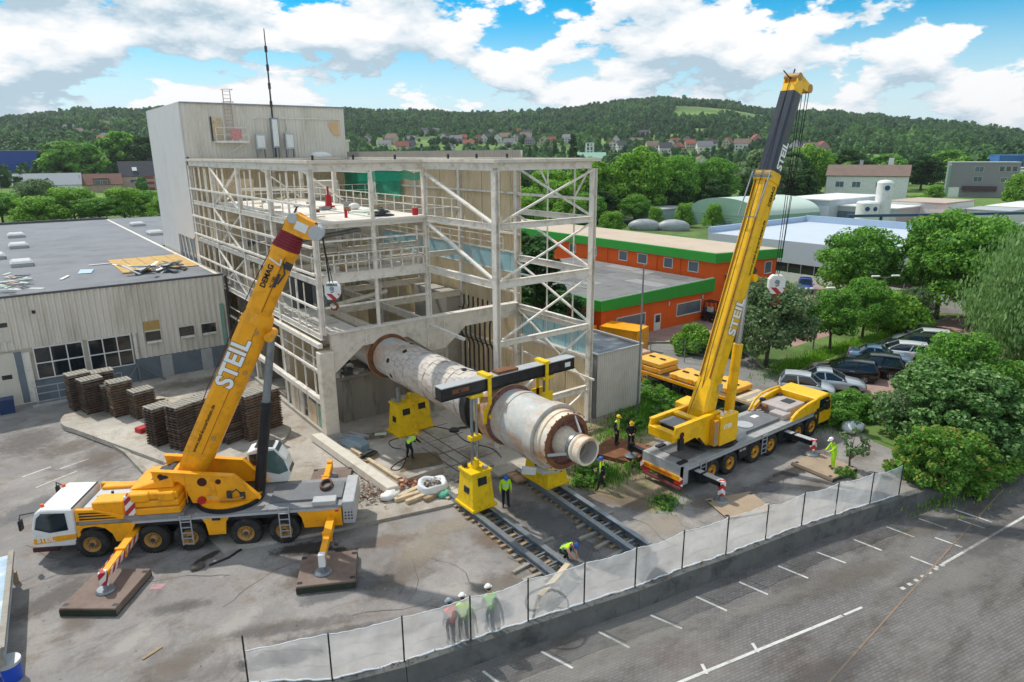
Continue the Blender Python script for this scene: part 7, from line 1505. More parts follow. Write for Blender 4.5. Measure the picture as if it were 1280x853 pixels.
# ================================================================= background buildings
def bpart(nm, m, t, fn, bev=0): b = MB(); fn(b); return b.build(nm, m, t, bev)
def window(t, x0, x1, y, z0, z1, ax='y', frame=white, glass=glassg, d=.05, nx=1):
    """window on a wall facing -y (ax='y', y = wall plane) or -x (ax='x')"""
    f = MB(); w = .07
    def bx(b, a0, a1, c0, c1, o0, o1):
        if ax == 'y': b.box(a0, a1, y-o1, y-o0, c0, c1)
        else: b.box(y-o1, y-o0, a0, a1, c0, c1)
    bx(f, x0-w, x1+w, z1, z1+w, 0, d+.02); bx(f, x0-w, x1+w, z0-w, z0, 0, d+.06); bx(f, x0-w, x0, z0, z1, 0, d); bx(f, x1, x1+w, z0, z1, 0, d)
    for i in range(1, nx): xx = x0+(x1-x0)*i/nx; bx(f, xx-.03, xx+.03, z0, z1, 0, d-.01)
    o = f.build('window', frame, t); p = MB(); bx(p, x0, x1, z0, z1, .005, .02); p.build('pane', glass, o); return o
OB = thing('orange_building', 'two part orange building with green fascia and flat beige and grey roofs', 'building', (0, 0, 0))
OB.location = (0, 0, 0)
bpart('wall', orange, OB, lambda b: b.hexa([(43.3, 5.3, 0), (54.4, 5.3, 0), (54.4, 60, 0), (43.3, 60, 0), (43.3, 5.3, 5.9), (54.4, 5.3, 5.3), (54.4, 60, 5.3), (43.3, 60, 5.9)]))
bpart('wall', orange, OB, lambda b: b.box(27.5, 43.28, 5.3, 26, 0, 3.0))
bpart('fascia', greenf, OB, lambda b: b.hexa([(42.9, 4.9, 5.7), (54.9, 4.9, 5.1), (54.9, 5.2, 5.1), (42.9, 5.2, 5.7), (42.9, 4.9, 6.62), (54.9, 4.9, 6.1), (54.9, 5.2, 6.1), (42.9, 5.2, 6.62)]))
bpart('fascia', greenf, OB, lambda b: b.box(42.9, 43.2, 5.2, 60.2, 5.7, 6.62)); bpart('fascia', greenf, OB, lambda b: b.box(54.6, 54.9, 5.2, 60.2, 5.1, 6.1))
bpart('fascia', greenf, OB, lambda b: b.hexa([(27.1, 4.95, 2.98), (43.1, 4.95, 2.85), (43.1, 5.25, 2.85), (27.1, 5.25, 2.98), (27.1, 4.95, 3.9), (43.1, 4.95, 4.15), (43.1, 5.25, 4.15), (27.1, 5.25, 3.9)])); bpart('fascia', greenf, OB, lambda b: b.box(27.1, 27.4, 5.25, 26, 2.98, 3.9))
bpart('roof', roofbeige, OB, lambda b: b.hexa([(43.2, 5.2, 5.6), (54.6, 5.2, 5.2), (54.6, 60, 5.2), (43.2, 60, 5.6), (43.2, 5.2, 6.64), (54.6, 5.2, 6.12), (54.6, 60, 6.12), (43.2, 60, 6.64)]))
bpart('roof', felt2, OB, lambda b: b.box(27.4, 43.1, 5.25, 26, 3.0, 3.86))
b = MB()
for i in range(60): b.box(27.2+i*.265, 27.3+i*.265, 4.97, 5.2, 3.9+.0042*i, 3.97+.0042*i)
b.build('roof_clips', lgrey, OB)
for i in range(9): o = MB().box(-.9, .9, -2.2, 2.2, 0, .012).build('felt_patch', M('pale_felt_patch', '#92918f', .9, var=.1) if i % 2 else M('mid_felt_patch', '#6c6b6b', .9, var=.1), OB); o.location = (30+rnd.uniform(0, 12), 8+rnd.uniform(0, 13), 3.862+.001*i)
for y0, y1 in ((30.2, 31.3), (26.0, 27.1), (22.3, 23.5), (17.3, 18.5), (14.3, 15.6), (10.7, 11.8), (7.3, 8.5), (34, 35)): window(OB, y0, y1, 43.3, 4.45, 5.42, 'x')
for y in (9.6, 12.8, 20.4): bpart('downpipe', orange, OB, lambda b: b.box(43.2, 43.3, y, y+.1, 3.86, 5.7))
window(OB, 29.5, 33.2, 5.3, .9, 1.95, 'y', nx=1); window(OB, 37.8, 41.4, 5.3, .95, 2.1, 'y', nx=1); window(OB, 52.2, 53.4, 5.3, 3.6, 4.8, 'y')
bpart('door', white, OB, lambda b: b.box(34.5, 35.4, 5.22, 5.3, 0, 1.6)); bpart('door_glass', glassd, OB, lambda b: b.box(34.65, 35.25, 5.19, 5.23, .8, 1.5))
bpart('door', glassd, OB, lambda b: b.box(45.3, 46.3, 5.22, 5.3, 1.6, 4.2)); bpart('canopy', lgrey, OB, lambda b: (b.box(45.1, 46.5, 4.4, 5.3, 4.2, 4.35), b.cyl((45.6, 4.9, 4.4), (46.0, 4.9, 4.8), .2)))
def spiral(b):
    b.cyl((46.6, 3.7, 0), (46.6, 3.7, 4.2), .08)
    for i in range(18): a = i*.42; b.beam((46.6, 3.7, .2+i*.21), (46.6+1.05*cos(a), 3.7+1.05*sin(a), .2+i*.21), .3, .05)
    b.tube([(46.6+1.1*cos(i*.21), 3.7+1.1*sin(i*.21), 1.1+i*.105) for i in range(36)], .04, 5)
bpart('spiral_stair', black, OB, spiral)
for i in range(5): o = MB().cyl((0, 0, 0), (0, 0, .4), .06).build('wall_lamp', white, OB); o.location = (36.5 if i == 0 else 41.6, 5.2, 2.2) if i < 2 else (43.2, 12+i*3, 3.3)
# white factory
WF = thing('white_factory', 'white flat roofed factory with ribbon windows behind the orange building', 'building', (0, 0, 0))
bpart('wall', paleblue, WF, lambda b: b.box(67, 92, -22, 24, 2.5, 5.3)); bpart('wall', white, WF, lambda b: b.box(67.05, 92, -22, 23.9, 0, 1.3)); bpart('ribbon_window', glassd, WF, lambda b: b.box(67.08, 92, -22, 23.9, 1.3, 2.5))
b = MB()
for i in range(26): b.box(67.0, 67.1, 23.9-i*1.8, 23.96-i*1.8, 1.3, 2.5)
b.build('window_bar', lgrey, WF)
bpart('roof', whiteroof, WF, lambda b: b.box(67.4, 91.8, -21.8, 23.7, 4.6, 5.2))
bpart('parapet', M('pale_blue_parapet', '#a9bdd3', .6, var=.04), WF, lambda b: (b.box(67, 92.3, 23.7, 24.1, 5.3, 6.1), b.box(91.8, 92.2, -22, 23.7, 5.2, 6.3)))
for x, y in ((74, 9), (72, 3), (80, -2)): bpart('roof_vent', steel, WF, lambda b: (b.box(x, x+1.6, y, y+.8, 5.2, 5.6), b.cyl((x+.3, y+.4, 5.6), (x+1.2, y+.4, 6.0), .18)))
bpart('wall_lamp', pipeg, WF, lambda b: b.box(66.7, 67, 6, 6.8, 4.0, 4.15))
# green arched hall
AH = thing('arched_hall', 'sage green hall with mint barrel roof behind the orange building', 'building', (126, 56, 0)); AH.scale = (.8, .8, .95)
b = MB(); n = 18; pts = [(13*cos(pi*i/n), 3.4+3.4*sin(pi*i/n)) for i in range(n+1)]
vs = [(-12, a, z) for a, z in pts]+[(12, a, z) for a, z in pts]; b.add(vs, [(i, i+1, n+2+i, n+1+i) for i in range(n)], True); b.build('roof', palemint, AH)
for x in (-12, 12): MB().prism([(13, 0), *pts, (-13, 0)], (x, 0, 0), (0, 1, 0), (0, 0, 1), -.1, .1).build('gable_wall', sagegreen, AH)
MB().box(-12, 12, -13.05, -12.9, 0, 3.4).build('side_wall', sagegreen, AH); MB().box(-12, 12, 12.9, 13.05, 0, 3.4).build('side_wall', sagegreen, AH)
for i in range(9): MB().box(-12.15, -12.1, -12.5, 12.5, .4+.6*i, .44+.6*i).build('sheet_seam', M('sage_seam', '#76998a', .6), AH) if i < 5 else None
AH.rotation_euler = (0, 0, radians(-8))
def shed(label, x, y, sx, sy, h, m, roofm_, rz=0, door=None, nm='shed'):
    t = thing(nm, label, 'shed' if nm == 'shed' else 'building', (x, y, 0), rz)
    MB().box(-sx/2, sx/2, -sy/2, sy/2, 0, h).build('wall', m, t); MB().box(-sx/2-.2, sx/2+.2, -sy/2-.2, sy/2+.2, h, h+.25).build('roof', roofm_, t)
    if door: MB().box(-sx/2-.06, -sx/2, door[0], door[1], 0, h*.75).build('gate', glassg, t)
    return t
shed('grey blue flat shed left of the green arched hall', 113, 72, 10, 9, 3.6, M('blue_grey_cladding', '#9fb0b8', .6, var=.05), lgrey); shed('pale blue works building right of the green arched hall', 150, 50, 26, 12, 5.5, paleblue, white, 0, (-2, 2)); shed('low white roofed shed with grey ribbed front', 148, 38, 14, 14, 4.2, lgrey, white, 0, (2, 6)); shed('wide white flat shed beside the silos', 160, 32, 16, 12, 5, white, M('tan_roof', '#b5a696', .8)); shed('small white annex right of the orange container', 163, 20, 10, 9, 3.6, white, lgrey); shed('long low white shed at the far right of the works yard', 190, 22, 26, 9, 3.2, white, white)
t = thing('covered_pile', 'long pile under grey plastic sheet behind the orange building roof', 'pile', (101, 62, 0), radians(-52))
for i in range(2): MB().sphere((-3.4+6.2*i, 0, .8), 1.7, 14, 9, (2.1, 1, .95)).build('sheet', M('grey_plastic_sheet', '#9aa0a3', .45, var=.2, scale=.8, bump=.3, bscale=2), t)
t = thing('storage_silo', 'tall white silo with a dark blue round logo', 'silo', (134, 31, 0)); MB().lathe([(0, 1.55), (10, 1.55), (10.4, 1.2), (10.6, 0)], (0, 0, 0), (0, 0, 1), 28).build('shell', white, t)
for z in (9,): MB().cyl((-1.15, -1.0, z), (-1.28, -1.1, z), .5, n=18).build('emblem', M('navy_emblem', '#2d4a78', .5), t)
t = thing('storage_tank', 'lower wide white tank with two dark blue round logos', 'tank', (130.5, 32.3, 0)); MB().lathe([(0, 2.2), (6, 2.2), (6.3, 1.9), (6.5, 0)], (0, 0, 0), (0, 0, 1), 28).build('shell', white, t)
for a in (205, 245): a = radians(a); MB().cyl((2.12*cos(a), 2.12*sin(a), 4.9), (2.26*cos(a), 2.26*sin(a), 4.9), .45, n=18).build('emblem', MATS['navy_emblem'], t)
t = thing('pipe_bridge', 'long dark blue pipe bridge crossing the works yard', 'pipe bridge', (118, 22, 0)); MB().beam((0, 8, 4.2), (40, -16, 4.2), .8, .5).build('beam', M('dark_blue_steel', '#33526b', .5, var=.1), t)
for f in (.15, .5, .85): MB().beam((40*f, 8-24*f, 0), (40*f, 8-24*f, 4), .4, .4, (1, 0, 0)).build('post', MATS['dark_blue_steel'], t)
container('orange shipping container in the works yard by the silos', 150, 25, radians(-30), 8, 3, 3, M('orange_container', '#d0643c', .6, var=.06))
for lab, x, y, c in (('dark machine frame standing beside the white tank', 138, 26, pipeg), ('pale stack of sheets in the works yard', 128, 16, palemint), ('second pale stack of sheets further right', 150, 10, white), ('grey heap of steel behind the white factory roof', 160, 8, steel)):
    t = thing('yard_stack', lab, 'stack', (x, y, 0)); 
    for i in range(4): MB().box(-2+.2*i, 2-.1*i, -1.4, 1.4-.2*i, i*.6, i*.6+.5).build('layer', c, t)
def gable(t, L_, Wd, h, rh, wall, roof, ov=.4, win=None):
    MB().prism([(-Wd/2, 0), (Wd/2, 0), (Wd/2, h), (0, h+rh), (-Wd/2, h)], (-L_/2, 0, 0), (0, 1, 0), (0, 0, 1), 0, L_).build('wall', wall, t)
    b = MB(); 
    for s in (-1, 1):
        d = V((0, s*(Wd/2+ov), h-rh*ov/(Wd/2))); r = V((0, 0, h+rh)); n = V((0, s*rh, Wd/2)).normalized()*.18
        b.hexa([V((-L_/2-ov, 0, 0))+d, V((L_/2+ov, 0, 0))+d, V((L_/2+ov, 0, 0))+r, V((-L_/2-ov, 0, 0))+r]+[V((-L_/2-ov, 0, 0))+d+n, V((L_/2+ov, 0, 0))+d+n, V((L_/2+ov, 0, 0))+r+n, V((-L_/2-ov, 0, 0))+r+n])
    b.build('roof', roof, t)
rbrown = M('brown_roof_tiles', '#7d6a60', .85, var=.12, scale=1, dirt='#5a4b44', dsc=.5, damt=.4); rdark = M('dark_slate_roof', '#43424a', .8, var=.1); rred = M('red_tile_roof', '#8f5347', .85, var=.14, scale=.5)
WH = thing('white_house', 'large white house with brown tiled roof and chimney behind the silos', 'house', (203, 68, 0), radians(-68))
WH.scale = (.92, .95, 1.22); gable(WH, 24, 10, 7.4, 2.4, white, rbrown)
MB().box(5.5, 7, 1.2, 2.6, 8, 11.6).build('chimney', white, WH); MB().box(-3, -2, 1, 2, 9, 11).build('chimney', lgrey, WH)
for z in (1.6, 4.6):
    for x in (-9, -4, 3): window(WH, x, x+2.4, -5, z, z+1.3, 'y', white, glassg, .08, 2)
for z in (1.5, 4.5): window(WH, -1.2, 1.2, -12, z, z+1.5, 'x', white, glassg, .08, 2)
for z in (1.5, 4.5):
    w = window(WH, -1.4, 1.2, -12, z, z+1.5, 'x', white, glassg, .08, 2)
    w.matrix_local = Matrix.Rotation(pi, 4, 'Z')
AB = thing('apartment_building', 'grey flat roofed apartment block with white windows at far right', 'building', (272, 60, 0), radians(-62)); AB.scale = (.85, .85, .85)
MB().box(-13, 11, -6, 6, 0, 14).build('wall', M('grey_render', '#8d8a8e', .8, var=.05), AB); MB().box(-13.2, 11.2, -6.2, 6.2, 14, 14.4).build('roof', lgrey, AB); MB().box(11, 16, -5, 5, 0, 11).build('wall', white, AB); MB().box(-12.9, -9, -6.3, -6, 0, 4).build('panel', white, AB); MB().box(-8, 4, -7.2, -6, 2.6, 4.6).build('balcony', M('dark_red_balcony', '#4f3a42', .7), AB); MB().box(-14, -13, -6.5, -5.5, 0, 13).build('green_mast', sagegreen, AB)
for z in (6.4, 10.4): window(AB, -4.5, -1.5, -6, z, z+2, 'y', white, glassg, .1, 2)
for x in (4, 6.2, 8.4): window(AB, x, x+1.7, -6, 10.6, 12.6, 'y', white, glassd, .1, 1)
for x in (5, 9): window(AB, x, x+3, -6, 6.2, 8, 'y', white, glassg, .1, 1)
shed('sand coloured low building right of the grey apartment block', 300, 60, 30, 14, 9.5, M('sand_render', '#b59f80', .8), lgrey, radians(-60), None, 'office_building'); shed('bright blue industrial hall at the far right edge', 470, 92, 60, 30, 13, M('bright_blue_cladding', '#2f6fb4', .6, var=.06, scale=.1), M('blue_roof', '#3f7fc0', .6), radians(-62), None, 'industrial_hall')
shed('tan low depot right of the works road', 250, 92, 26, 10, 3.5, M('tan_render', '#b0a58f', .8), lgrey, radians(-60)); 
# left background
t = thing('grey_hall', 'grey roofed low hall behind the bushes at left', 'building', (8, 322, 0), radians(-8)); gable(t, 24, 14, 4.5, 4.5, white, M('pale_grey_roof', '#8f959b', .8, var=.05))
t = thing('brown_house', 'low brown roofed house with dormer behind the bushes at left', 'house', (27.5, 322, 0), radians(-6)); gable(t, 16, 10, 4.2, 4.2, M('pinkish_render', '#b59a8c', .8), M('red_brown_roof', '#7b5a50', .85, var=.1)); MB().box(-3, 3, -5.2, -2, 4, 6.8).build('dormer', M('red_brown_roof', '#7b5a50'), t); window(t, -2.4, -.3, -5.2, 4.2, 5.8, 'y'); window(t, .4, 2.4, -5.2, 4.2, 5.8, 'y'); MB().box(-8.3, -8, -5, 5, 0, 8.6).build('gable_trim', white, t)
t = thing('dark_roof_house', 'tall pink house with dark slate roof and roof windows by the tower edge', 'house', (45.5, 326, 0), radians(-6)); gable(t, 19, 12, 7.4, 6.2, M('pink_render', '#c9aaa2', .8, var=.05), rdark)
MB().box(-9.8, -9.5, -6, 6, 0, 8).build('gable_wall', white, t); MB().hexa([(-4.5, -4.6, 9.4), (-2.6, -4.6, 9.4), (-2.6, -3.2, 10.9), (-4.5, -3.2, 10.9), (-4.5, -4.75, 9.6), (-2.6, -4.75, 9.6), (-2.6, -3.35, 11.1), (-4.5, -3.35, 11.1)]).build('roof_window', white, t); MB().box(3, 4.2, 1, 2, 11, 15).build('chimney', rdark, t)
for x, z in ((-6, 4.2), (6, 4.6), (6, 1.2)): window(t, x, x+2.6, -6, z, z+1.5, 'y')
for z in (1, 3.6, 6): MB().box(.2, 3.6, -6.6, -6, z, z+1).build('balcony', M('red_balcony', '#9c5148', .7), t)
shed('blue and white tall hall seen between the trees at left', -3, 430, 30, 16, 19, M('blue_striped_cladding', '#3557a5', .6, var=.1, scale=.12, stretch=(.1, .1, 2)), lgrey, 0, None, 'industrial_hall')
# ================================================================= terrain, forest hills, village
SKYL = [(-40, .03), (-7.8, .0357), (1.5, .0395), (4.2, .0485), (6.1, .0538), (8.5, .0539), (16.4, .0575), (24.6, .059), (29.6, .0573), (34.7, .0529), (37.9, .0537), (41.1, .0574), (44.9, .065), (48.6, .0722), (51.7, .0689), (54.1, .0638), (57, .0524), (62, .0471), (64.6, .042), (67.1, .0351), (69.5, .0303), (73.1, .0189), (81.6, .006), (130, .004)]
def sky_el(a):
    for (a0, e0), (a1, e1) in zip(SKYL[:-1], SKYL[1:]):
        if a0 <= a <= a1: u = (a-a0)/(a1-a0); return e0+(e1-e0)*u
    return .01
RID = 1500
def interp(tab, r):
    for (r0, z0), (r1, z1) in zip(tab[:-1], tab[1:]):
        if r0 <= r <= r1: u = (r-r0)/(r1-r0); return z0+(z1-z0)*u
    return tab[-1][1]
def ground_z(r, a):
    zr = 16.5+RID*sky_el(a)-8.5
    k = min(1, zr/95)
    tab = [(0, -1.1), (110, -1.1), (150, -.06), (330, -.06), (450, 4*k), (600, 12*k), (750, 24*k), (900, 38*k), (1100, 38*k+(zr-38*k)*.36), (1300, 38*k+(zr-38*k)*.72), (RID, zr), (1800, zr*.9), (2600, zr*.6), (6000, 10)]
    return interp(tab, r)+(.9*mnoise.noise(V((r*.006, a*.12, 2)))*min(1, max(0, (r-400)/300))*4)
def pol(r, a): return V((CAM[0]+r*sin(radians(a)), CAM[1]+r*cos(radians(a)), ground_z(r, a)))
meadowm = bpy.data.materials.new('hill_ground'); meadowm.use_nodes = True
def _hm():
    nt = meadowm.node_tree; N = nt.nodes; L = nt.links; b = N['Principled BSDF']; b.inputs['Roughness'].default_value = .95; b.inputs['Specular IOR Level'].default_value = .1
    g = N.new('ShaderNodeNewGeometry'); n = N.new('ShaderNodeTexNoise'); n.inputs['Scale'].default_value = .02; n.inputs['Detail'].default_value = 8; L.new(g.outputs['Position'], n.inputs['Vector'])
    r = N.new('ShaderNodeValToRGB'); r.color_ramp.elements[0].position = .35; r.color_ramp.elements[1].position = .65; r.color_ramp.elements[0].color = (*lin('#4f6a3c'), 1); r.color_ramp.elements[1].color = (*lin('#7a944f'), 1); L.new(n.outputs['Fac'], r.inputs[0]); L.new(r.outputs[0], b.inputs['Base Color'])
_hm()
b = MB(); As = [-60+2*i for i in range(106)]; Rs = [0.5, 60, 110, 150, 240, 330, 390, 450, 520, 600, 680, 750, 830, 900, 1000, 1100, 1200, 1300, 1400, RID, 1650, 1800, 2200, 2600, 4000, 6000]
vs = [pol(r, a) for r in Rs for a in As]; m_ = len(As)
b.add(vs, [(j*m_+i, (j+1)*m_+i, (j+1)*m_+i+1, j*m_+i+1) for j in range(len(Rs)-1) for i in range(m_-1)], True)
struct(b.build('hills', meadowm))

def leaf_mat(name, c1, c2, c3, trans=.35, objvar=True):
    m = bpy.data.materials.new(name); m.use_nodes = True; nt = m.node_tree; N = nt.nodes; L = nt.links
    for n in list(N): N.remove(n)
    out = N.new('ShaderNodeOutputMaterial'); g = N.new('ShaderNodeNewGeometry')
    r = N.new('ShaderNodeValToRGB'); r.color_ramp.elements[0].color = (*lin(c1), 1); r.color_ramp.elements[1].color = (*lin(c3), 1); e = r.color_ramp.elements.new(.55); e.color = (*lin(c2), 1)
    if objvar == 'inst':
        oi = N.new('ShaderNodeObjectInfo'); ad = N.new('ShaderNodeMath'); ad.operation = 'MULTIPLY_ADD'; L.new(g.outputs['Random Per Island'], ad.inputs[0]); ad.inputs[1].default_value = .45; 
        m2 = N.new('ShaderNodeMath'); m2.operation = 'MULTIPLY'; L.new(oi.outputs['Random'], m2.inputs[0]); m2.inputs[1].default_value = .42; pn = N.new('ShaderNodeTexNoise'); pn.inputs['Scale'].default_value = .011; pn.inputs['Detail'].default_value = 3; L.new(g.outputs['Position'], pn.inputs['Vector']); m3 = N.new('ShaderNodeMath'); m3.operation = 'MULTIPLY_ADD'; L.new(pn.outputs['Fac'], m3.inputs[0]); m3.inputs[1].default_value = 1.3; m3.inputs[2].default_value = -.5; m4 = N.new('ShaderNodeMath'); m4.operation = 'ADD'; L.new(m2.outputs[0], m4.inputs[0]); L.new(m3.outputs[0], m4.inputs[1]); L.new(m4.outputs[0], ad.inputs[2]); L.new(ad.outputs[0], r.inputs[0])
    else: L.new(g.outputs['Random Per Island'], r.inputs[0])
    d = N.new('ShaderNodeBsdfPrincipled'); d.inputs['Roughness'].default_value = .6; d.inputs['Specular IOR Level'].default_value = .25; L.new(r.outputs[0], d.inputs['Base Color'])
    t = N.new('ShaderNodeBsdfTranslucent'); hs = N.new('ShaderNodeHueSaturation'); hs.inputs['Value'].default_value = 1.5; hs.inputs['Saturation'].default_value = 1.1; L.new(r.outputs[0], hs.inputs['Color']); L.new(hs.outputs[0], t.inputs[0])
    mx = N.new('ShaderNodeMixShader'); mx.inputs[0].default_value = trans; L.new(d.outputs[0], mx.inputs[1]); L.new(t.outputs[0], mx.inputs[2]); L.new(mx.outputs[0], out.inputs[0]); return m
lf_forest = leaf_mat('forest_foliage', '#25422a', '#3a6334', '#6c9648', .3, 'inst')
lf_mid = leaf_mat('green_foliage', '#466f2c', '#66963f', '#95c058', .46); lf_bright = leaf_mat('bright_foliage', '#4f7a2c', '#739f3b', '#a3c854', .42); lf_dark = leaf_mat('dark_foliage', '#24401f', '#345a2b', '#4d7536')
lf_grey = leaf_mat('grey_green_foliage', '#4c6640', '#6a8558', '#8ea277'); lf_will = leaf_mat('willow_foliage', '#5a7d45', '#789a5c', '#9db87c'); lf_tip = leaf_mat('reddish_tip_foliage', '#5c7a2c', '#8a8a3c', '#b08a4a'); lf_purple = leaf_mat('copper_foliage', '#3a1f26', '#4c2a30', '#5d3538')
bark = M('tree_bark', '#5d5145', .95, var=.25, scale=3, dirt='#3b332b', dsc=2, damt=.5, bump=.4, bscale=12)
def crown_mesh(name, rg, clumps, per, leaf, mats, tipmat=None, droop=0, squash=.7):
    """clumps: list of (centre, radius); leaves are single small quads scattered through each clump"""
    b = MB()
    for c, r in clumps:
        for _ in range(per):
            while True:
                p = V((rg.uniform(-1, 1), rg.uniform(-1, 1), rg.uniform(-1, 1)))
                if .2 < p.length < 1: break
            p = p*(p.length**-.45)*.9
            q = c+V((p.x*r, p.y*r, p.z*r*squash)); 
            if droop: q.z -= droop*rg.random()**2*r*2
            n = (p+V((rg.gauss(0, .45), rg.gauss(0, .45), rg.gauss(0, .45)+.35))).normalized(); a = n.orthogonal().normalized(); a = (Matrix.Rotation(rg.uniform(0, 6.28), 3, n) @ a); e = n.cross(a); s = leaf*rg.uniform(.6, 1.3)
            if droop: e = (e*.3+V((0, 0, -1.2))).normalized(); a = a*.55
            b.cur = 1 if tipmat and p.z > .25 and rg.random() < .35 else 0
            w = a*s*.42; l = e*s*.62; b.v += [q-l, q+w, q+l, q-w]; o = len(b.v)-4; b.f.append([o, o+1, o+2, o+3]); b.mi.append(b.cur); b.sm.append(False)
    return b.mesh(name, [mats]+([tipmat] if tipmat else []))
PROT = {}
def tree_proto(key, seed, H, R, mats, n_cl, per, leaf, trunk=.3, shape='round', tip=None, droop=0, cr=None, squash=.7, clr=(.28, .45)):
    rg = random.Random(seed); z0 = H*trunk; cl = []; limbs = []
    for i in range(n_cl):
        for _ in range(60):
            u = rg.random()**.8; z = z0+(H-z0)*(.1+.86*u)
            f = {'round': sqrt(max(.02, 1-((u-.42)/.6)**2)), 'cone': 1.02-u*.9, 'col': .9-.35*u*u, 'bush': sqrt(max(.05, 1-(u*.92)**2))}[shape]
            a = rg.uniform(0, 6.28); rr = R*f*rg.random()**.4*.84; c = V((rr*cos(a), rr*sin(a), z))
            if all((c-d).length > R*.22 for d, _ in cl): break
        r = R*rg.uniform(*clr)*(.75 if shape in ('cone', 'col') else 1); cl.append((c, r)); limbs.append(c)
    t = bpy.data.meshes.new  # noqa
    cm = crown_mesh('crown', rg, cl, per, leaf, mats, tip, droop, squash)
    tb = MB(); tr = max(.06, H*.022)
    bend = V((rg.uniform(-.05, .05)*H, rg.uniform(-.05, .05)*H, 0)); top = V((0, 0, H*.72))+bend
    tb.tube([(0, 0, -.3), V((0, 0, H*.12)), top*.5, top], [tr*1.35, tr, tr*.75, tr*.25], 8)
    for c in limbs[:14]: s_ = top*(rg.uniform(.3, .85)); tb.tube([s_, s_.lerp(c, .55)+V((0, 0, .04*H)), c], [tr*.45, tr*.28, tr*.1], 5)
    PROT[key] = (cm, tb.mesh('trunk', bark))
def tree(key, label, x, y, s=1, sz=None, rz=0, z=0, nm='tree', cat='tree', group=None):
    t = thing(nm, label, cat, (x, y, z), rz, group); t.scale = (s, s, sz or s)
    for n_, me in (('trunk', PROT[key][1]), ('crown', PROT[key][0])): o = bpy.data.objects.new(n_, me); COL.objects.link(o); o.parent = t
    return t
tree_proto('grey', 1, 6.2, 3.6, lf_grey, 60, 300, .19, .2, 'round', None, 0, None, .8, (.16, .36)); tree_proto('mid', 2, 7, 3.4, lf_mid, 60, 300, .2, .26, 'round', None, 0, None, .75, (.16, .36)); tree_proto('mid2', 12, 7.5, 3.8, lf_mid, 60, 300, .21, .24, 'round', None, 0, None, .75, (.15, .36)); tree_proto('bright', 3, 12, 6, lf_bright, 60, 260, .42, .12, 'round', None, 0, None, .75, (.17, .4)); tree_proto('bright2', 4, 10, 6, lf_bright, 60, 240, .4, .08, 'bush', None, 0, None, .8, (.16, .38))
tree_proto('dark', 5, 13, 5.5, lf_dark, 60, 220, .44, .15, 'round', None, 0, None, .75, (.17, .4)); tree_proto('darkcol', 6, 10, 2.6, lf_dark, 40, 220, .36, .04, 'col'); tree_proto('willow', 7, 11.5, 4.2, lf_will, 70, 420, .27, .22, 'round', None, .55); tree_proto('greywill', 8, 14, 6.5, lf_grey, 38, 200, .7, .12)
tree_proto('bush', 9, 3.2, 2.7, lf_mid, 26, 200, .26, .02, 'bush'); tree_proto('bushb', 10, 3.0, 2.8, lf_bright, 26, 200, .3, .02, 'bush'); tree_proto('bigbush', 11, 6.4, 5.2, leaf_mat('maple_foliage', '#38602c', '#58823f', '#9dbb7c', .35), 150, 190, .25, .04, 'bush', None, 0, None, .8, (.09, .24)); tree_proto('tipbush', 13, 3.6, 2.7, lf_mid, 70, 180, .19, .03, 'bush', lf_tip, 0, None, .8, (.14, .3)); tree_proto('weed', 14, .9, .9, lf_mid, 16, 45, .13, .02, 'bush', None, 0, None, .8, (.15, .35)); tree_proto('sapling', 15, 2.1, .8, lf_grey, 10, 40, .16, .2); tree_proto('fir', 16, 17, 4, lf_dark, 36, 160, .8, .06, 'cone'); tree_proto('farmid', 17, 13, 5.6, lf_mid, 34, 150, .95, .1); tree_proto('copper', 18, 7, 3.6, lf_purple, 26, 160, .5, .1)
# car park and right edge
tree('grey', 'grey green rounded tree between the right crane boom and the parked cars', 33.2, -7.6, 1.08); tree('mid', 'mid green tree with visible trunk behind the black parked cars', 41.0, -8.6, .75, None, 1); tree('mid2', 'bright green tree behind the white parked cars', 47.0, -8.4, .72, .72, 2); tree('bushb', 'small bright bush at the end of the tree island', 52, -9.3, 1.0, 1.1, 1); tree('grey', 'small grey green bush at the far end of the parking row', 55, -9.2, .55, .6, 3)
tree('mid2', 'large green tree in front of the white factory wall', 57.5, -2.6, 1.25, 1.15, 4); tree('mid', 'tall green tree with thin trunks at the far end of the car park', 60.5, -9.2, 1.35, 1.5, 2); tree('mid2', 'wide green tree right of the thin trunks at the car park end', 58.5, -13.0, 1.3, 1.35, 5); tree('mid', 'green tree behind the car park by the factory road', 66, -10, 1.2, 1.4, .5)
tree('willow', 'weeping pale green tree at the right picture edge', 40.2, -23.0, 1.12, 1.0, 0); tree('willow', 'second weeping pale tree behind the right edge one', 44.5, -22.6, 1.1, 1.0, 2); tree('willow', 'pale weeping tree far back at the right edge', 62, -20.5, 1.0, 1.0, 4)
tree('bigbush', 'huge dark green leafy bush beside the fence end', 29.2, -22.4, .88, .72, 0, -.3, 'bush', 'bush'); tree('bigbush', 'lower leafy bush between the huge bush and the car park', 33.5, -21.0, .75, .62, 2, -.2, 'bush', 'bush'); tree('tipbush', 'shrub with reddish orange tips at the end of the plastic fence', 22.6, -23.9, .8, .82, 0, -.3, 'bush', 'bush'); tree('tipbush', 'smaller green shrub behind the reddish tipped one', 25.0, -24.6, .8, .7, 2, -.5, 'bush', 'bush')
tree('mid', 'loose green tree rising out of the huge bush beside the fence end', 32.0, -21.4, .78, .8, 1); tree('grey', 'grey green shrub growing at the left flank of the huge bush', 27.6, -20.6, .5, .45, 2, 0, 'bush', 'bush'); tree('mid2', 'green shrub on the right flank of the huge bush', 33.5, -23.6, .6, .6, 3, -.4, 'bush', 'bush')
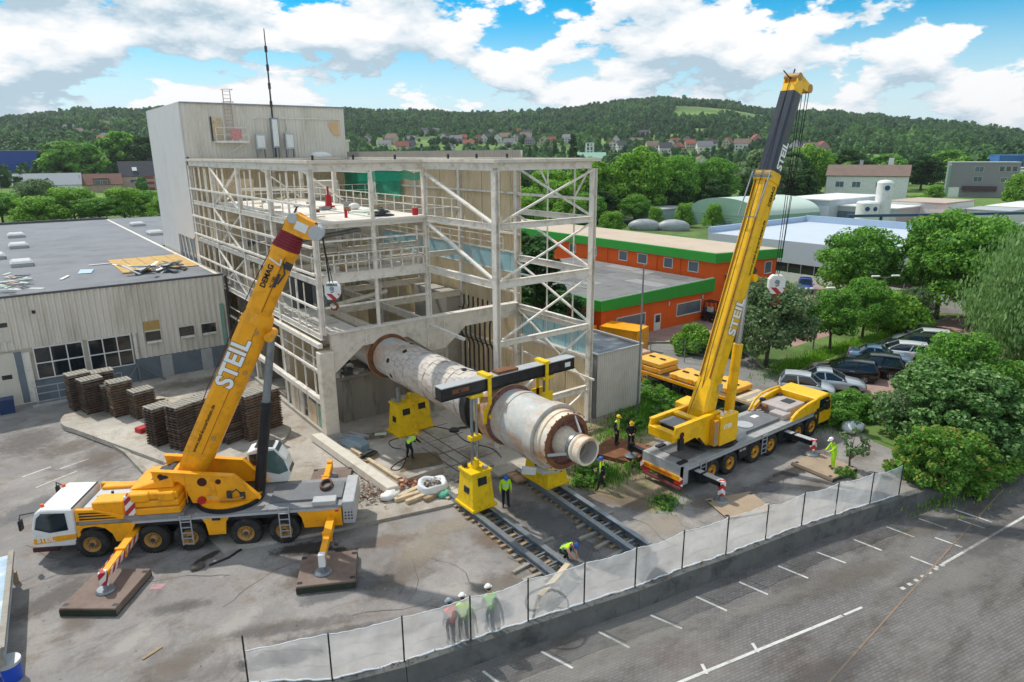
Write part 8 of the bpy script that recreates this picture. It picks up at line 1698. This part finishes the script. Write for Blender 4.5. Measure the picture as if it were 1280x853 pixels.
for i, (x, y, s, l) in enumerate(((26.6, -16.3, .55, 'low hedge bush next to the right crane cab'), (28.4, -17.2, .6, 'low hedge bush at the corner of the car park'), (25.8, -17.6, .42, 'small low bush in front of the white tarpaulin'))): tree('bush', l, x, y, s, s*.8, i, 0, 'bush', 'bush')
for i, (x, y, s, l) in enumerate(((27.5, -25.0, .7, 'low green undergrowth bush on the bank under the huge bush'), (31, -25.4, .8, 'low green undergrowth bush further right on the bank'), (35, -25.6, .8, 'undergrowth bush below the weeping tree'), (24.5, -25.1, .45, 'small weed bush at the foot of the retaining wall'))): tree('bushb', l, x, y, s, s*.55, i, -.6, 'bush', 'bush')
# behind and beside the frame
tree('darkcol', 'dark ivy clad tree seen through the right bay of the steel frame', 22.2, 7.2, 1.05, .92, 0); tree('darkcol', 'second dark tree behind the steel frame', 24.5, 11.5, 1.15, .95, 2); tree('darkcol', 'dark tree just above the annex shed roof', 20.4, 2.2, .8, .6, 1)
for i, (x, y, s, l) in enumerate(((19.9, -8.6, 1.6, 'weed patch beside the annex wall corner'), (20.6, -7.4, 1.9, 'tall weeds between annex shed and trailer'), (18.2, -9.6, 1.5, 'low weeds in front of the grey pole'), (15.6, -9.4, 1.5, 'low weeds by the annex shed front wall'), (16.6, -11.2, 1.2, 'sparse weeds behind the two workers'), (9.2, -12.9, 1.5, 'green weed clump under the kiln nozzle'), (8.2, -13.4, 1.2, 'green weed clump beside the worker below the kiln'), (9.7, -17.3, 1.0, 'small green weed clump on the asphalt near the right crane rear'), (11.4, -13.6, .8, 'weeds beside the rusty mat'), (21.3, -6.2, 1.8, 'tall weeds at the trailer wheels'))): tree('weed', l, x, y, s*.8, s*(.6 if i < 4 else .5), i*1.3, 0, 'weed_clump', 'weeds')
tree('sapling', 'young sapling beside the worker leaning over the crane mat', 20.3, -20.9, 1.0, 1.1); tree('weed', 'low weeds at the foot of the sapling', 19.3, -21.2, .7, .7, 1, 0, 'weed_clump', 'weeds'); tree('bushb', 'bright bush behind the right crane boom by the side road', 31.6, -1.6, .65, .7, 0, 0, 'bush', 'bush'); tree('bushb', 'bright hedge bush right of the boom by the road kerb', 34.0, -3.2, .7, .8, 1, 0, 'bush', 'bush')
# belt of tall trees behind the orange building
belt = [('bright', 104, 86, 1.2, 1.2, 'pale bright tree left end of the belt behind the orange roof'), ('bright', 114, 80, 1.3, 1.4, 'tallest bright green tree in the belt behind the orange building'), ('dark', 112, 96, 1.1, 1.0, 'dark tree left of the tallest bright one'), ('mid2', 125, 79, 2.1, 2.0, 'rounded bright tree second in the belt'), ('dark', 122, 76, .9, .75, 'dark lower tree in front of the belt'), ('mid2', 139, 88, 2.0, 2.0, 'mid green tree in the middle of the belt'), ('mid2', 148, 84, 2.1, 1.9, 'bright tree just left of the crane boom'), ('dark', 140, 78, .9, .7, 'dark bush tree under the bright ones'), ('bright2', 160, 94, 1.1, 1.0, 'low bright tree behind the crane boom'), ('greywill', 170, 84, 1.15, 1.15, 'grey willow like tree right of the crane boom'), ('greywill', 182, 82, 1.0, 1.0, 'second grey willow like tree right of the crane boom'), ('dark', 158, 76, .9, .8, 'dark tree behind the arched hall'), ('dark', 178, 74, .9, .85, 'dark tree left of the white house'), ('bright2', 90, 82, 1.0, 1.0, 'bright bush behind the beige roof edge'), ('bright2', 98, 96, 1.2, 1.2, 'bright bush farther back beyond the beige roof'), ('dark', 86, 96, 1.1, 1.0, 'dark tree seen through the top of the right frame bay'), ('bright', 76, 100, 1.0, .95, 'green tree behind the frame braces'), ('dark', 96, 112, 1.3, 1.1, 'dark tall tree behind the frame corner post'), ('mid2', 66, 88, 1.9, 1.4, 'mid green tree behind the right frame wall'), ('bright', 232, 104, 1.5, 1.5, 'bright round tree behind the white house'), ('mid2', 252, 112, 2.4, 2.2, 'mid green tree right behind the white house'), ('dark', 214, 100, 1.3, 1.2, 'dark tree behind the white house roof'), ('bright', 205, 28, .8, .85, 'bright green tree in front of the grey apartment block'), ('bright2', 214, 20, .9, 1.0, 'bright tree at the right edge near the apartment block'), ('copper', 205, 16, 1.1, 1.0, 'dark purple leaved bush at the right edge'), ('greywill', 120, -9, .8, .75, 'grey green tree behind the factory roof at right'), ('mid2', 150, -6, 1.5, 1.3, 'mid green tree at the right edge beyond the factory'), ('farmid', 170, 2, .8, .7, 'green bush beyond the works yard at right'), ('bright2', 104, 66, .35, .45, 'small bright shrub beside the covered pile'), ('bright2', 110, 63, .4, .5, 'small bright shrub before the arched hall'), ('bright2', 114, 58, .4, .5, 'second small bright shrub before the arched hall')]
for i, (k, x, y, s, sz, l) in enumerate(belt): tree(k, l, x, y, s, sz, i*1.7)
for i, (k, x, y, s, sz, l) in enumerate((('bright2', 84, 72, .8, .7, 'bright bush close behind the beige roof left part'), ('mid2', 92, 76, 1.3, 1.0, 'mid green bush tree behind the covered pile left side'), ('bright2', 78, 80, .9, .9, 'bright bush seen through the frame bay above the beige roof'), ('dark', 100, 80, .8, .6, 'dark bush right behind the covered pile'), ('mid2', 106, 74, 1.2, .9, 'mid green bush between covered pile and flat shed'), ('bright2', 88, 64, .5, .45, 'low bright shrub beside the covered pile left end'), ('bright2', 70, 72, .9, .8, 'bright bush behind the far end of the orange building'), ('dark', 64, 78, 1.0, .8, 'dark bush tree at the far end of the orange building'),
      ('dark', 236, 86, 1.3, 1.0, 'dark tree right of the white house on the slope'), ('farmid', 250, 96, 1.2, .9, 'green tree on the slope behind the works road'), ('bright2', 238, 62, .6, .5, 'low bush by the works road'), ('farmid', 285, 100, 1.5, 1.1, 'green tree behind the grey apartment block'), ('dark', 300, 92, 1.5, 1.1, 'dark tree behind the apartment block right side'), ('farmid', 320, 84, 1.4, 1.0, 'green tree near the sand coloured building'), ('bright2', 196, 50, .5, .4, 'low bush before the white house'), ('mid2', 222, 26, 1.2, 1.0, 'green bush beside the copper leaved one'), ('farmid', 345, 100, 1.6, 1.2, 'green tree in front of the bright blue hall'), ('dark', 268, 108, 1.6, 1.3, 'dark tall tree left of the apartment block'), ('farmid', 186, 96, 1.1, 1.0, 'green tree behind the grey willows'), ('dark', 196, 104, 1.3, 1.1, 'dark tree left behind the white house'))): tree(k, l, x, y, s, sz, i*1.3)
lb = [('bright2', -20, 168, 1.0, .8, 'bright bush at the left picture edge beyond the hall roof'), ('mid2', -12, 176, 1.7, 1.2, 'mid green bush second from the left beyond the hall roof'), ('bright2', -5, 166, 1.1, .8, 'bright rounded bush beyond the hall roof'), ('bright2', 3, 172, 1.2, 1.0, 'tall bright bush in front of the grey hall'), ('mid2', 8, 166, 1.6, .95, 'mid green bush in front of the brown house'), ('bright2', 14, 170, 1.1, .95, 'bright bush below the brown house'), ('mid2', 20, 174, 1.7, 1.1, 'mid green bush below the dark roofed house'), ('bright2', 24, 164, 1.0, .75, 'pale bright bush next to the tower edge'), ('bright2', 30, 172, 1.0, .85, 'bright bush partly behind the tower edge'), ('grey', -3, 195, 1.9, 1.6, 'grey green bush at the corner of the grey hall'), ('bright2', -30, 180, 1.2, .9, 'bright bush left outside edge of the hall roof'),
      ('farmid', -24, 340, 2.0, 1.7, 'dark tall tree at the far left edge'), ('dark', -22, 372, 1.9, 1.9, 'dark tree left of the blue hall'), ('farmid', 20, 372, 2.1, 1.7, 'wide tree crown behind the grey hall'), ('dark', 18, 380, 2.0, 1.7, 'dark tree crown behind the grey hall right side'), ('farmid', 26, 372, 2.0, 1.65, 'tree crown behind the brown house'), ('farmid', 46, 395, 2.2, 2.1, 'tall tree behind the dark roofed house'), ('dark', 57, 385, 2.0, 2.0, 'dark tall tree beside the tower edge'), ('farmid', -34, 360, 2.2, 1.6, 'tree at the very left edge of the picture'), ('dark', 36, 400, 1.5, 1.3, 'dark tree between brown and dark roofed house')]
for i, (k, x, y, s, sz, l) in enumerate(lb): tree(k, l, x, y, s, sz*(.84 if y < 190 else 1), i*1.1)
# grass and flowers ground cover tufts near the wall and annex
def tufts(label, spots, m, seed):
    rg = random.Random(seed); b = MB()
    for (cx, cy, rx, ry, n, h, z) in spots:
        for _ in range(n):
            x, y = rg.gauss(cx, rx), rg.gauss(cy, ry); a = rg.uniform(0, 6.28); s = rg.uniform(.5, 1.2)*h; d = V((cos(a), sin(a), 0))*s*.3; p = V((x, y, z)); q = V((rg.uniform(-.3, .3), rg.uniform(-.3, .3), 1))*s
            b.v += [p-d*.4, p+d*.4, p+q]; o = len(b.v)-3; b.f.append([o, o+1, o+2]); b.mi.append(0); b.sm.append(False)
    return tag(b.build('grass_tufts', m), label, 'grass', kind='stuff')
tufts('green weeds and grass on the earth around the annex and right crane', [(18, -9.2, 1.6, .9, 5000, .3, 0), (20.6, -8, .9, 1.2, 3500, .4, 0), (14.2, -10, 1.4, .7, 2200, .2, 0), (9.3, -13.2, .8, .6, 1800, .3, 0), (9.8, -17.2, .5, .4, 500, .22, 0), (12.5, -14.3, .9, .6, 700, .18, 0), (21.5, -10.6, 1.0, .8, 1500, .25, 0)], lf_mid, 3)
tufts('bright grass on the bank right of the fence and in the planting island', [(30, -25, 3.5, .6, 5000, .3, -.5), (38, -25.6, 4, 1.2, 6000, .35, -.3), (36, -9.4, 2.4, .7, 4000, .3, .02), (43, -9.2, 3, .6, 4000, .3, .02), (51, -9.4, 3, .5, 2500, .3, .02), (24, -24.6, 1.6, .3, 1600, .22, -.7), (27, -16.5, 1.6, .8, 1800, .25, 0)], lf_bright, 4)

# village on the slope
cols = {'white': M('white_render', '#cfccc6', .85, var=.06, scale=.4), 'cream': M('cream_render', '#bfb39c', .85), 'pink': M('rose_render', '#b08f84', .85), 'grey': M('pale_grey_render', '#9a9a98', .85)}
rf = {'red': rred, 'brown': rbrown, 'dark': rdark, 'grey': M('grey_tile_roof', '#77747a', .85)}
HP = {}
def house(label, az_, r, wc, rc, L_=12, Wd=9, h=5.5, rh=4, rz=0):
    p = pol(r, az_); t = thing('village_house', label, 'house', (p.x, p.y, p.z-.3), rz)
    gable(t, L_, Wd, h, rh, cols[wc], rf[rc], .3)
    me = HP.setdefault('w', MB().box(-.6, .6, -.1, .0, 0, 1.3).mesh('window', glassd))
    for x in (-L_*.28, 0, L_*.28):
        for z in (1, 3.6):
            o = bpy.data.objects.new('window', me); COL.objects.link(o); o.parent = t; o.location = (x, -Wd/2, z)
    for y in (-Wd*.2, Wd*.2):
        for z in (1, 3.6):
            o = bpy.data.objects.new('window', me); COL.objects.link(o); o.parent = t; o.location = (-L_/2, y, z); o.rotation_euler = (0, 0, -pi/2)
    MB().box(L_*.2-.4, L_*.2+.4, .6, 1.4, h+rh*.4, h+rh+1).build('chimney', rred, t)
    return t
vr = random.Random(21); k = 0
PXV = [(455, 187, 'grey', 'dark'), (462, 184, 'white', 'dark'), (478, 186, 'white', 'grey'), (488, 182, 'cream', 'brown'), (500, 186, 'cream', 'red'), (508, 187, 'grey', 'dark'), (512, 176, 'white', 'grey'), (528, 172, 'white', 'dark'), (540, 171, 'grey', 'grey'), (555, 182, 'white', 'dark'), (562, 186, 'white', 'dark'), (570, 183, 'grey', 'grey'), (582, 176, 'pink', 'red'), (585, 183, 'pink', 'red'), (592, 168, 'white', 'dark'), (597, 185, 'pink', 'red'), (604, 181, 'pink', 'red'), (612, 184, 'white', 'dark'), (618, 174, 'white', 'grey'), (622, 183, 'white', 'dark'), (630, 178, 'cream', 'brown'), (634, 168, 'white', 'dark'), (640, 180, 'white', 'grey'), (645, 171, 'pink', 'red'), (650, 175, 'white', 'dark'), (655, 181, 'white', 'brown'), (661, 173, 'white', 'dark'), (664, 182, 'grey', 'dark'), (678, 184, 'cream', 'brown'), (690, 186, 'cream', 'red'), (706, 183, 'white', 'grey'), (765, 189, 'white', 'red'), (772, 192, 'white', 'dark'), (780, 194, 'white', 'dark'), (792, 180, 'cream', 'brown'), (808, 177, 'white', 'dark'), (812, 189, 'cream', 'brown'), (830, 190, 'white', 'dark'), (841, 197, 'white', 'grey'), (846, 181, 'white', 'red'), (850, 187, 'pink', 'red'), (858, 186, 'grey', 'brown'), (864, 185, 'cream', 'red'), (880, 190, 'white', 'grey'), (878, 207, 'white', 'brown'), (886, 188, 'white', 'dark'), (905, 192, 'cream', 'red'), (930, 190, 'white', 'brown'), (946, 192, 'pink', 'red'), (990, 190, 'white', 'grey'), (1000, 185, 'grey', 'dark'), (1010, 193, 'cream', 'brown'), (1028, 195, 'pink', 'red'),
       (92, 170, 'white', 'grey'), (98, 173, 'white', 'brown'), (118, 168, 'grey', 'grey'), (132, 180, 'white', 'red'), (140, 184, 'white', 'grey'), (152, 164, 'white', 'grey'), (136, 172, 'white', 'brown'), (40, 190, 'white', 'grey'), (126, 171, 'cream', 'brown')]
def az_el(x, y):
    M3 = cam.matrix_world.to_3x3(); d = M3 @ V(((x-640)/845.35, -(y-426.5)/845.35, -1)); return math.degrees(atan2(d.x, d.y)), d.z/sqrt(d.x**2+d.y**2)
VZONE = []
words = {'white': 'white walled', 'cream': 'cream', 'pink': 'rose coloured', 'grey': 'grey walled'}; rw = {'red': 'red', 'brown': 'brown', 'dark': 'dark', 'grey': 'grey'}
order = sorted(range(len(PXV)), key=lambda i: PXV[i][0]); ordn = ['first', 'second', 'third', 'fourth', 'fifth', 'sixth', 'seventh', 'eighth', 'ninth', 'tenth', 'eleventh', 'twelfth', 'thirteenth', 'fourteenth', 'fifteenth']
cnt = {}
for i in order:
    x, y, wc, rc = PXV[i]; a, e = az_el(x, y)
    r = 380
    while r < 1400 and CAM[2]+e*r > ground_z(r, a)+1: r += 8
    VZONE.append((a, r)); key = (wc, rc, x < 300); cnt[key] = cnt.get(key, 0)+1
    where = 'on the left hillside' if x < 300 else 'in the hill village'
    house('%s %s roofed house %s, %s such from the left' % (words[wc], rw[rc], where, ordn[cnt[key]-1]), a+vr.uniform(-.25, .25), r+vr.uniform(-40, 110), wc, rc, vr.uniform(8, 14), vr.uniform(7, 10), vr.uniform(4, 7), vr.uniform(3, 4.8), vr.choice((radians(-35), radians(-40), radians(50), radians(-60), radians(20))))
# church with open bell tower and green roof
a, e = az_el(738, 192); p = pol(520, a)
t = thing('church', 'church with white open bell tower and green pitched roof', 'church', (p.x, p.y, p.z-2), radians(-40)); gable(t, 22, 14, 5, 5, cols['cream'], M('copper_green_roof', '#8fb8a2', .7))
b = MB()
for x in (-2.6, 0, 2.6):
    for y in (-2.6, 2.6): b.box(x-.4, x+.4, y+9-.4, y+9+.4, 0, 17)
for z in (8, 11, 14, 16.6): b.box(-3, 3, 6, 12, z, z+.5)
b.build('bell_tower', white, t); MB().box(-1.2, 1.2, 7.8, 10.2, 9, 13).build('bell_cage', glassg, t)
for i, (x, y, s, l) in enumerate(((716, 193, 1.35, 'tall dark fir tree left of the church tower'), (694, 186, .9, 'dark fir tree in the village'), (662, 190, .8, 'dark tree at the end of the grey parapet'))):
    a, e = az_el(x, y); p = pol(440 if i == 0 else 560, a); tree('fir', l, p.x, p.y, s, s*1.1, i, p.z-1)
# forest: tree crowns instanced over the hillside
def forest():
    rg = random.Random(5); pts = []; sc = []; rot = []; idx = []
    r = 345.0
    while r < 1700:
        sp = 7.4 if r < 1000 else 8.4
        if r > RID+40: sp = 13
        na = int(radians(118)*r/sp)
        for i in range(na):
            a = -24+118*(i+rg.random())/na; rr = r+rg.uniform(-sp, sp)*.6
            e = ground_z(rr, a)
            nz = mnoise.noise(V((rr*.012, a*.35, 9)))
            dens = 1.0
            if 1085 < rr < 1330 and 50.0 < a < 57.6 and rr > 1085+12*sin(a*2): dens = 0
            if 850 < rr < 960 and 51.6 < a < 53: dens = 0
            if rr < 900 and 23 < a < 68: dens = .42+.5*nz
            if rr < 520: dens = .5+.6*nz
            if rr < 470 and 40 < a < 75: dens *= .6
            if a > 66 and rr < 480: dens *= .5
            if rr < 420 and a < 20: dens *= .3
            for va, vr_ in VZONE:
                if abs(va-a)*rr*.01745 < 9 and -38 < rr-vr_ < 10: dens = 0; break
            if rg.random() > dens: continue
            p = pol(rr, a); pts.append(p-Z3*1.0); s = rg.uniform(.6, 1.35)*(1.25 if mnoise.noise(V((rr*.02, a*.8, 1))) > .15 else .95); sc.append(s*(.62 if rr < 900 and 23 < a < 66 else .8)); rot.append(rg.uniform(0, 6.28)); idx.append(rg.choice((0, 0, 0, 1, 1, 2, 2, 3)))
        r += sp*.9
    return pts, sc, rot, idx
fp_, fs_, fr_, fi_ = forest()
fcol = bpy.data.collections.new('forest_kinds')
for k_, (sd_, Hh, Rr, shp) in enumerate(((31, 11, 5.6, 'round'), (32, 12, 5.2, 'round'), (33, 10, 6, 'bush'), (34, 14, 3.6, 'cone'))):
    rg = random.Random(sd_); cl = []
    for _ in range(13):
        u = rg.random(); z = Hh*(.2+.7*u); f = {'round': sqrt(max(.05, 1-((u-.4)/.65)**2)), 'bush': sqrt(max(.05, 1-(u*.9)**2)), 'cone': 1.0-u*.85}[shp]; a = rg.uniform(0, 6.28); rr = Rr*f*.62*rg.random()**.5; cl.append((V((rr*cos(a), rr*sin(a), z)), Rr*rg.uniform(.38, .55)))
    me = crown_mesh('forest_crown', rg, cl, 16, 1.9, lf_forest, None, 0, .75)
    bq = MB(); bq.sphere((0, 0, Hh*.48), Rr*.62, 7, 5, (1, 1, Hh*.42/Rr/.62)); bq.tube([(0, 0, 0), (0, 0, Hh*.4)], .35, 5)
    import bmesh
    bb = bmesh.new(); bb.from_mesh(me); m2 = bq.mesh('core', lf_forest); bb.from_mesh(m2); bb.to_mesh(me); bb.free()
    o = bpy.data.objects.new('forest_crown_%s' % 'abcd'[k_], me); fcol.objects.link(o)
me = bpy.data.meshes.new('forest'); me.from_pydata([tuple(p) for p in fp_], [], [])
for nm, ty, dat in (('tree_scale', 'FLOAT', fs_), ('tree_turn', 'FLOAT', fr_), ('tree_kind', 'INT', fi_)): at = me.attributes.new(nm, ty, 'POINT'); at.data.foreach_set('value', dat)
FO = bpy.data.objects.new('forest', me); COL.objects.link(FO); tag(FO, 'dense green forest covering the hills behind the village', 'forest', kind='stuff')
ng = bpy.data.node_groups.new('forest_nodes', 'GeometryNodeTree'); ng.interface.new_socket('Geometry', in_out='INPUT', socket_type='NodeSocketGeometry'); ng.interface.new_socket('Geometry', in_out='OUTPUT', socket_type='NodeSocketGeometry')
N = ng.nodes; L = ng.links; gi = N.new('NodeGroupInput'); go = N.new('NodeGroupOutput'); ip = N.new('GeometryNodeInstanceOnPoints'); ci = N.new('GeometryNodeCollectionInfo'); ci.inputs['Collection'].default_value = fcol; ci.inputs['Separate Children'].default_value = True; ci.inputs['Reset Children'].default_value = True
def attr(nm, ty): q = N.new('GeometryNodeInputNamedAttribute'); q.data_type = ty; q.inputs['Name'].default_value = nm; return q.outputs['Attribute']
L.new(gi.outputs[0], ip.inputs['Points']); L.new(ci.outputs[0], ip.inputs['Instance']); ip.inputs['Pick Instance'].default_value = True; L.new(attr('tree_kind', 'INT'), ip.inputs['Instance Index'])
cx = N.new('ShaderNodeCombineXYZ'); L.new(attr('tree_turn', 'FLOAT'), cx.inputs[2]); L.new(cx.outputs[0], ip.inputs['Rotation']); L.new(attr('tree_scale', 'FLOAT'), ip.inputs['Scale']); L.new(ip.outputs[0], go.inputs[0])
md = FO.modifiers.new('forest', 'NODES'); md.node_group = ng
# ================================================================= summer haze over the valley
def haze():
    m = bpy.data.materials.new('pale_haze'); m.use_nodes = True; nt = m.node_tree; N = nt.nodes; L = nt.links
    for n in list(N): N.remove(n)
    out = N.new('ShaderNodeOutputMaterial'); v = N.new('ShaderNodeVolumePrincipled'); v.inputs['Density'].default_value = HAZE; v.inputs['Color'].default_value = (.86, .92, .97, 1); v.inputs['Anisotropy'].default_value = .2
    L.new(v.outputs[0], out.inputs['Volume'])
    b = MB(); b.box(-4000, 4000, -600, 4000, -3, 150); o = b.build('haze', m); tag(o, 'thin pale haze over the valley', 'haze', kind='stuff'); return o
HAZE = .00009
haze()
